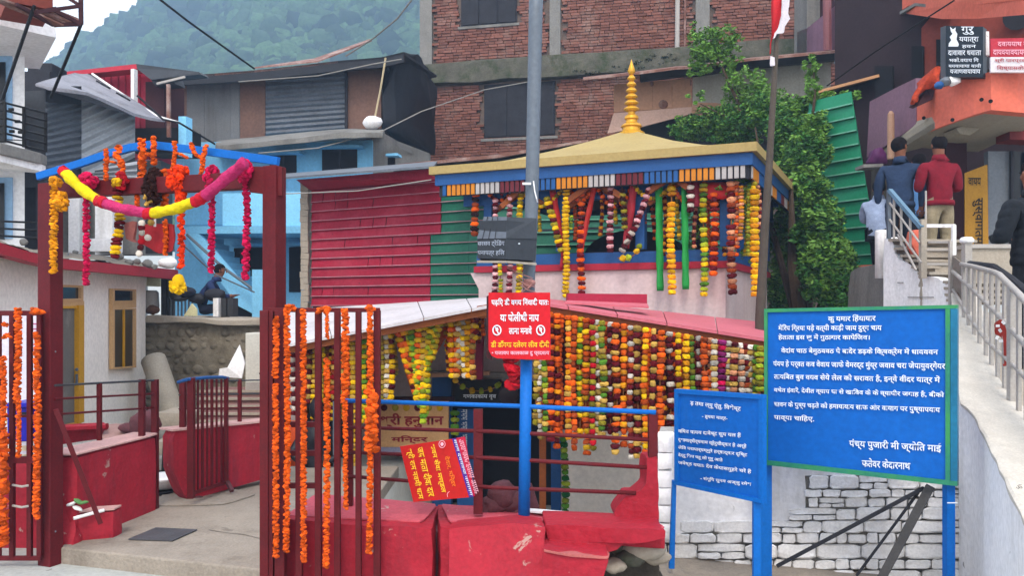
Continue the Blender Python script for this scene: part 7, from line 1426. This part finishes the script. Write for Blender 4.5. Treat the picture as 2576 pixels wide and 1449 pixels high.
# ---------------------------------------------------------------- people
def person(label, base, yaw, shirt, trousers, pose='stand', hairless=False, k=1.0, hair='171214', scarf=None, jacket=False, look=0, lean=0, skin_c='7A4E3A', arms='down'):
    base = Vector(base); RZ = Matrix.Rotation(yaw, 3, 'Z')
    J = {}; 
    def j(n_, x, y, z, r): J[n_] = (Vector((x, y, z)) * k, r * k if not isinstance(r, tuple) else (r[0] * k, r[1] * k))
    if pose == 'stand':
        j('pelvis', 0, 0, .93, (.155, .12)); j('spine', 0, lean * .3, 1.12, (.17, .13)); j('chest', 0, lean * .6, 1.30, (.195, .14)); j('neckb', 0, lean * .9, 1.44, (.085, .07)); 
        j('neck', 0, lean + .01, 1.50, .055); j('head1', 0, lean + .02 + look * .02, 1.57, (.072, .088)); j('head2', 0, lean + .02 + look * .03, 1.655, (.076, .09)); j('top', 0, lean + .0 + look * .04, 1.70, (.05, .06))
        for s, S__ in ((-1, 'L'), (1, 'R')):
            j('sh' + S__, s * .195, lean * .8, 1.385, .082)
            if arms == 'down': j('el' + S__, s * .245, -.02 + lean * .5, 1.12, .056); j('wr' + S__, s * .235, .05, .90, .033); j('ha' + S__, s * .235, .07, .84, (.02, .036))
            else: j('el' + S__, s * .26, .02 + lean * .5, 1.10, .06); j('wr' + S__, s * .12, .24, 1.14, .034); j('ha' + S__, s * .07, .28, 1.16, (.022, .034))
            j('hip' + S__, s * .09, 0, .86, .105); j('kn' + S__, s * .10, .02, .49, .066); j('an' + S__, s * .10, -.02, .09, .042); j('to' + S__, s * .115, .13, .035, (.042, .03))
    else:
        j('pelvis', 0, 0, .12, (.16, .13)); j('spine', 0, .03, .30, (.14, .11)); j('chest', 0, .09 + lean, .48, (.165, .12)); j('neckb', 0, .13 + lean * 1.3, .61, (.08, .07))
        j('neck', 0, .15 + lean * 1.4, .66, .052); j('head1', 0, .18 + lean * 1.6, .72, (.072, .085)); j('head2', 0, .19 + lean * 1.7, .80, (.076, .088)); j('top', 0, .18 + lean * 1.7, .85, (.05, .055))
        for s, S__ in ((-1, 'L'), (1, 'R')):
            j('sh' + S__, s * .18, .10 + lean, .56, .07); j('el' + S__, s * .22, .22 + lean, .33, .05); j('wr' + S__, s * .12, .42 + lean, .34, .033); j('ha' + S__, s * .10, .48 + lean, .36, (.02, .034))
            j('hip' + S__, s * .09, .05, .10, .10); j('kn' + S__, s * .12, .42, .16, .07); j('an' + S__, s * .11, .46, -.25, .042); j('to' + S__, s * .12, .60, -.31, (.042, .03))
    E = [('pelvis', 'spine'), ('spine', 'chest'), ('chest', 'neckb'), ('neckb', 'neck'), ('neck', 'head1'), ('head1', 'head2'), ('head2', 'top')]
    for S__ in 'LR': E += [('chest', 'sh' + S__), ('sh' + S__, 'el' + S__), ('el' + S__, 'wr' + S__), ('wr' + S__, 'ha' + S__), ('pelvis', 'hip' + S__), ('hip' + S__, 'kn' + S__), ('kn' + S__, 'an' + S__), ('an' + S__, 'to' + S__)]
    nm = list(J); me = bpy.data.meshes.new('p'); me.from_pydata([tuple(RZ @ J[n_][0]) for n_ in nm], [(nm.index(a), nm.index(b_)) for a, b_ in E], [])
    o = bpy.data.objects.new('p', me); COL.objects.link(o); sk = o.modifiers.new('s', 'SKIN')
    if not me.skin_vertices: 
        me.attributes.new('skin', 'FLOAT', 'POINT')
    for i, n_ in enumerate(nm):
        r = J[n_][1]; me.skin_vertices[0].data[i].radius = r if isinstance(r, tuple) else (r, r); me.skin_vertices[0].data[i].use_root = (n_ == 'pelvis')
    sk.branch_smoothing = .6; ss = o.modifiers.new('u', 'SUBSURF'); ss.levels = 4 if jacket else 2; ss.render_levels = 2
    dg = bpy.context.evaluated_depsgraph_get(); bm_ = bpy.data.meshes.new_from_object(o.evaluated_get(dg)); bpy.data.objects.remove(o)
    mb = MB(); mb.v = [v_.co.copy() for v_ in bm_.vertices]; mb.f = [tuple(p.vertices) for p in bm_.polygons]
    # fingers, nose, ears: overlap the body and belong to the same mesh
    for S__, s in (('L', -1), ('R', 1)):
        w_, h_ = J['wr' + S__][0], J['ha' + S__][0]; d = (h_ - w_).normalized(); side = d.cross(Vector((0, 1, 0) if abs(d.y) < .7 else (0, 0, 1))).normalized()
        for q in range(4):
            b0 = h_ + side * (q - 1.5) * .017 * k; L = (.06, .07, .066, .05)[q] * k; mb.tube([RZ @ b0, RZ @ (b0 + d * L * .55 + Vector((0, .004, 0))), RZ @ (b0 + d * L + Vector((-s * .014, .01, -.008)))], [.0095 * k, .0085 * k, .006 * k], 6)
        b0 = h_ - side * .03 * k - d * .02; mb.tube([RZ @ b0, RZ @ (b0 - side * .02 * k + d * .03 * k), RZ @ (b0 - side * .015 * k + d * .055 * k)], [.011 * k, .01 * k, .007 * k], 6)
    hc = J['head2'][0]; hd = Matrix.Rotation(look * 1.0, 3, 'Z')
    def hp(x, y, z): return RZ @ (hc + hd @ Vector((x, y, z)) * k)
    mb.ball(hp(0, .096, -.035), (.012 * k, .018 * k, .024 * k), 6, 5)
    for s in (-1, 1): mb.ball(hp(s * .08, -.0, -.03), (.01 * k, .02 * k, .032 * k), 6, 5)
    t = empty('person', base, label, 'person')
    mats = [mat('skin ' + skin_c, skin_c, .6, .08, 6), mat('cloth ' + shirt, shirt, .9, .2, 9, .8, 14), mat('cloth ' + trousers, trousers, .9, .2, 9, .8, 14), mat('shoe leather', '1A1614', .5)]
    me2 = bpy.data.meshes.new('body'); me2.from_pydata([tuple(v_) for v_ in mb.v], [], mb.f); [me2.materials.append(m) for m in mats]
    seg = [('pelvis', 'spine', 1), ('spine', 'chest', 1), ('chest', 'neckb', 1), ('neck', 'head1', 0), ('head1', 'head2', 0), ('head2', 'top', 0), ('shL', 'elL', 1), ('elL', 'wrL', 1), ('shR', 'elR', 1), ('elR', 'wrR', 1), ('chest', 'shL', 1), ('chest', 'shR', 1), ('wrL', 'haL', 0), ('wrR', 'haR', 0), ('hipL', 'knL', 2), ('hipR', 'knR', 2), ('knL', 'anL', 2), ('knR', 'anR', 2), ('anL', 'toL', 3), ('anR', 'toR', 3)]
    sg = [(RZ @ J[a][0], RZ @ J[b_][0], c) for a, b_, c in seg]; wz_ = J['pelvis'][0].z - .02 * k
    for p in me2.polygons:
        c = p.center; best = 9; mi = 1
        for a, b_, q in sg:
            ab = b_ - a; tt = max(0, min(1, (c - a).dot(ab) / ab.length_squared)); dd = (a + ab * tt - c).length
            if dd < best: best = dd; mi = q
        if mi == 1 and c.z < wz_ and pose == 'stand' and abs((RZ.transposed() @ c).x) < .2 * k: mi = 2
        p.material_index = mi; p.use_smooth = True
    # cloth folds
    if jacket:
        for v_ in me2.vertices:
            c_ = RZ.transposed() @ v_.co
            if .9 * k < c_.z < 1.42 * k: rr_ = Vector((c_.x, c_.y, 0)); v_.co += RZ @ (rr_.normalized() * (.007 * abs(math.sin(c_.z * 42))) + rr_ * .08)
    for v_ in me2.vertices:
        v_.co += noise.noise_vector(Vector((v_.co.x * 11, v_.co.y * 11, v_.co.z * 6)) + base) * .011 * k if v_.co.z < J['neck'][0].z - .03 * k else noise.noise_vector(v_.co * 9) * .003
    o = bpy.data.objects.new('body', me2); COL.objects.link(o); o.parent = t
    # eyes
    for s in (-1, 1): obj('eye', MB().ball(base + hp(s * .032, .083, .0), .009 * k, 6, 5), M_black, t)
    # hair cap
    hm_ = MB(); c0 = hp(0, -.018, .004); n0 = len(hm_.v); hm_.ball(base + c0, (.089 * k, .1 * k, .1 * k), 16, 12, rot=RZ @ hd)
    inv = (RZ @ hd).transposed(); keep = []
    for f in hm_.f:
        c = inv @ (sum((hm_.v[i] for i in f), Vector()) / len(f) - base - c0)
        if (c.y > .045 * k and c.z < .03 * k) or c.z < -.085 * k: continue
        if hairless and c.z > .07 * k and abs(c.x) < .05 * k: continue
        keep.append(f)
    hm_.f = keep; ho_ = obj('hair', hm_, mat('hair ' + hair, hair, .9, .3, 30, .4, 60, spec=.1), t, smooth=True)
    if hairless: pass
    # collar, belt, jacket quilting
    nb = J['neckb'][0]; obj('collar', MB().lathe(base + RZ @ (J['neck'][0] + Vector((0, 0, -.045 * k))), [(.085 * k, -.02 * k), (.082 * k, .02 * k), (.07 * k, .06 * k)], 14), mat('cloth ' + shirt, shirt), t, smooth=True)
    if pose == 'stand' and not jacket: obj('hem', MB().lathe(base + RZ @ (J['pelvis'][0] + Vector((0, 0, -.04 * k))), [(.168 * k, 0), (.172 * k, .03 * k), (.165 * k, .06 * k)], 18), mat('cloth ' + shirt, shirt), t, smooth=True)
    return t
zf = 2.0
person('balding man in a crimson pullover and khaki trousers, seen from behind atop the steps', (P(2363, 0, 9.7).x, 9.7, zf - .02), R(4), '741022', '8C8068', arms='front', k=1.0, hairless=True)
person('bearded man in a navy pullover and dark trousers turned right on the stairs', (P(2264, 0, 9.9).x, 9.9, zf - .03), R(-28), '24344E', '1A1E2A', look=-.7, lean=.03, k=1.02)
person('man in a light blue shirt standing between the navy and crimson pullovers', (P(2312, 0, 10.6).x, 10.6, zf - .03), R(-5), '5580B4', '20242E', k=.98)
person('seated person with dark hair in a grey blue shirt beside the stair newel', (P(2205, 0, 10.0).x, 10.0, 2.45), R(-35), '8C9AB4', '15161C', pose='sit', k=.9)
person('person in a black quilted jacket and black trousers walking at the right edge', (P(2602, 0, 6.3).x, 6.3, 1.05), R(12), '1C2026', '14161C', jacket=True, k=1.0, arms='front')
for i_, (u_, v_, r_, nm_) in enumerate(((540, 742, .13, 'dark cloth heap right of the seated navy figure on the stone wall'), (498, 752, .1, 'small dark bundle between the pickets and the seated navy figure'), (452, 745, .12, 'dark heap at the left end of the wall top pickets'))):
    stone('dark_heap', P(u_, v_, 12.75), (r_ * 1.4, r_, r_ * .8), (M_dark2, M_tarp, M_tin2)[i_], nm_, 'heap', None, i_)
person('person in dark navy clothes sitting on the stone wall and leaning forward right', (P(500, 0, 12.9).x, 12.9, 1.50), R(-80), '26345A', '1C2234', pose='sit', k=.95, lean=.10)
stone('dark_bag', P(470, 735, 12.7), (.16, .12, .1), mat('dark navy bag', '1E2230', .8, .2, 6), 'dark navy bag on the wall behind the seated person', 'bag')
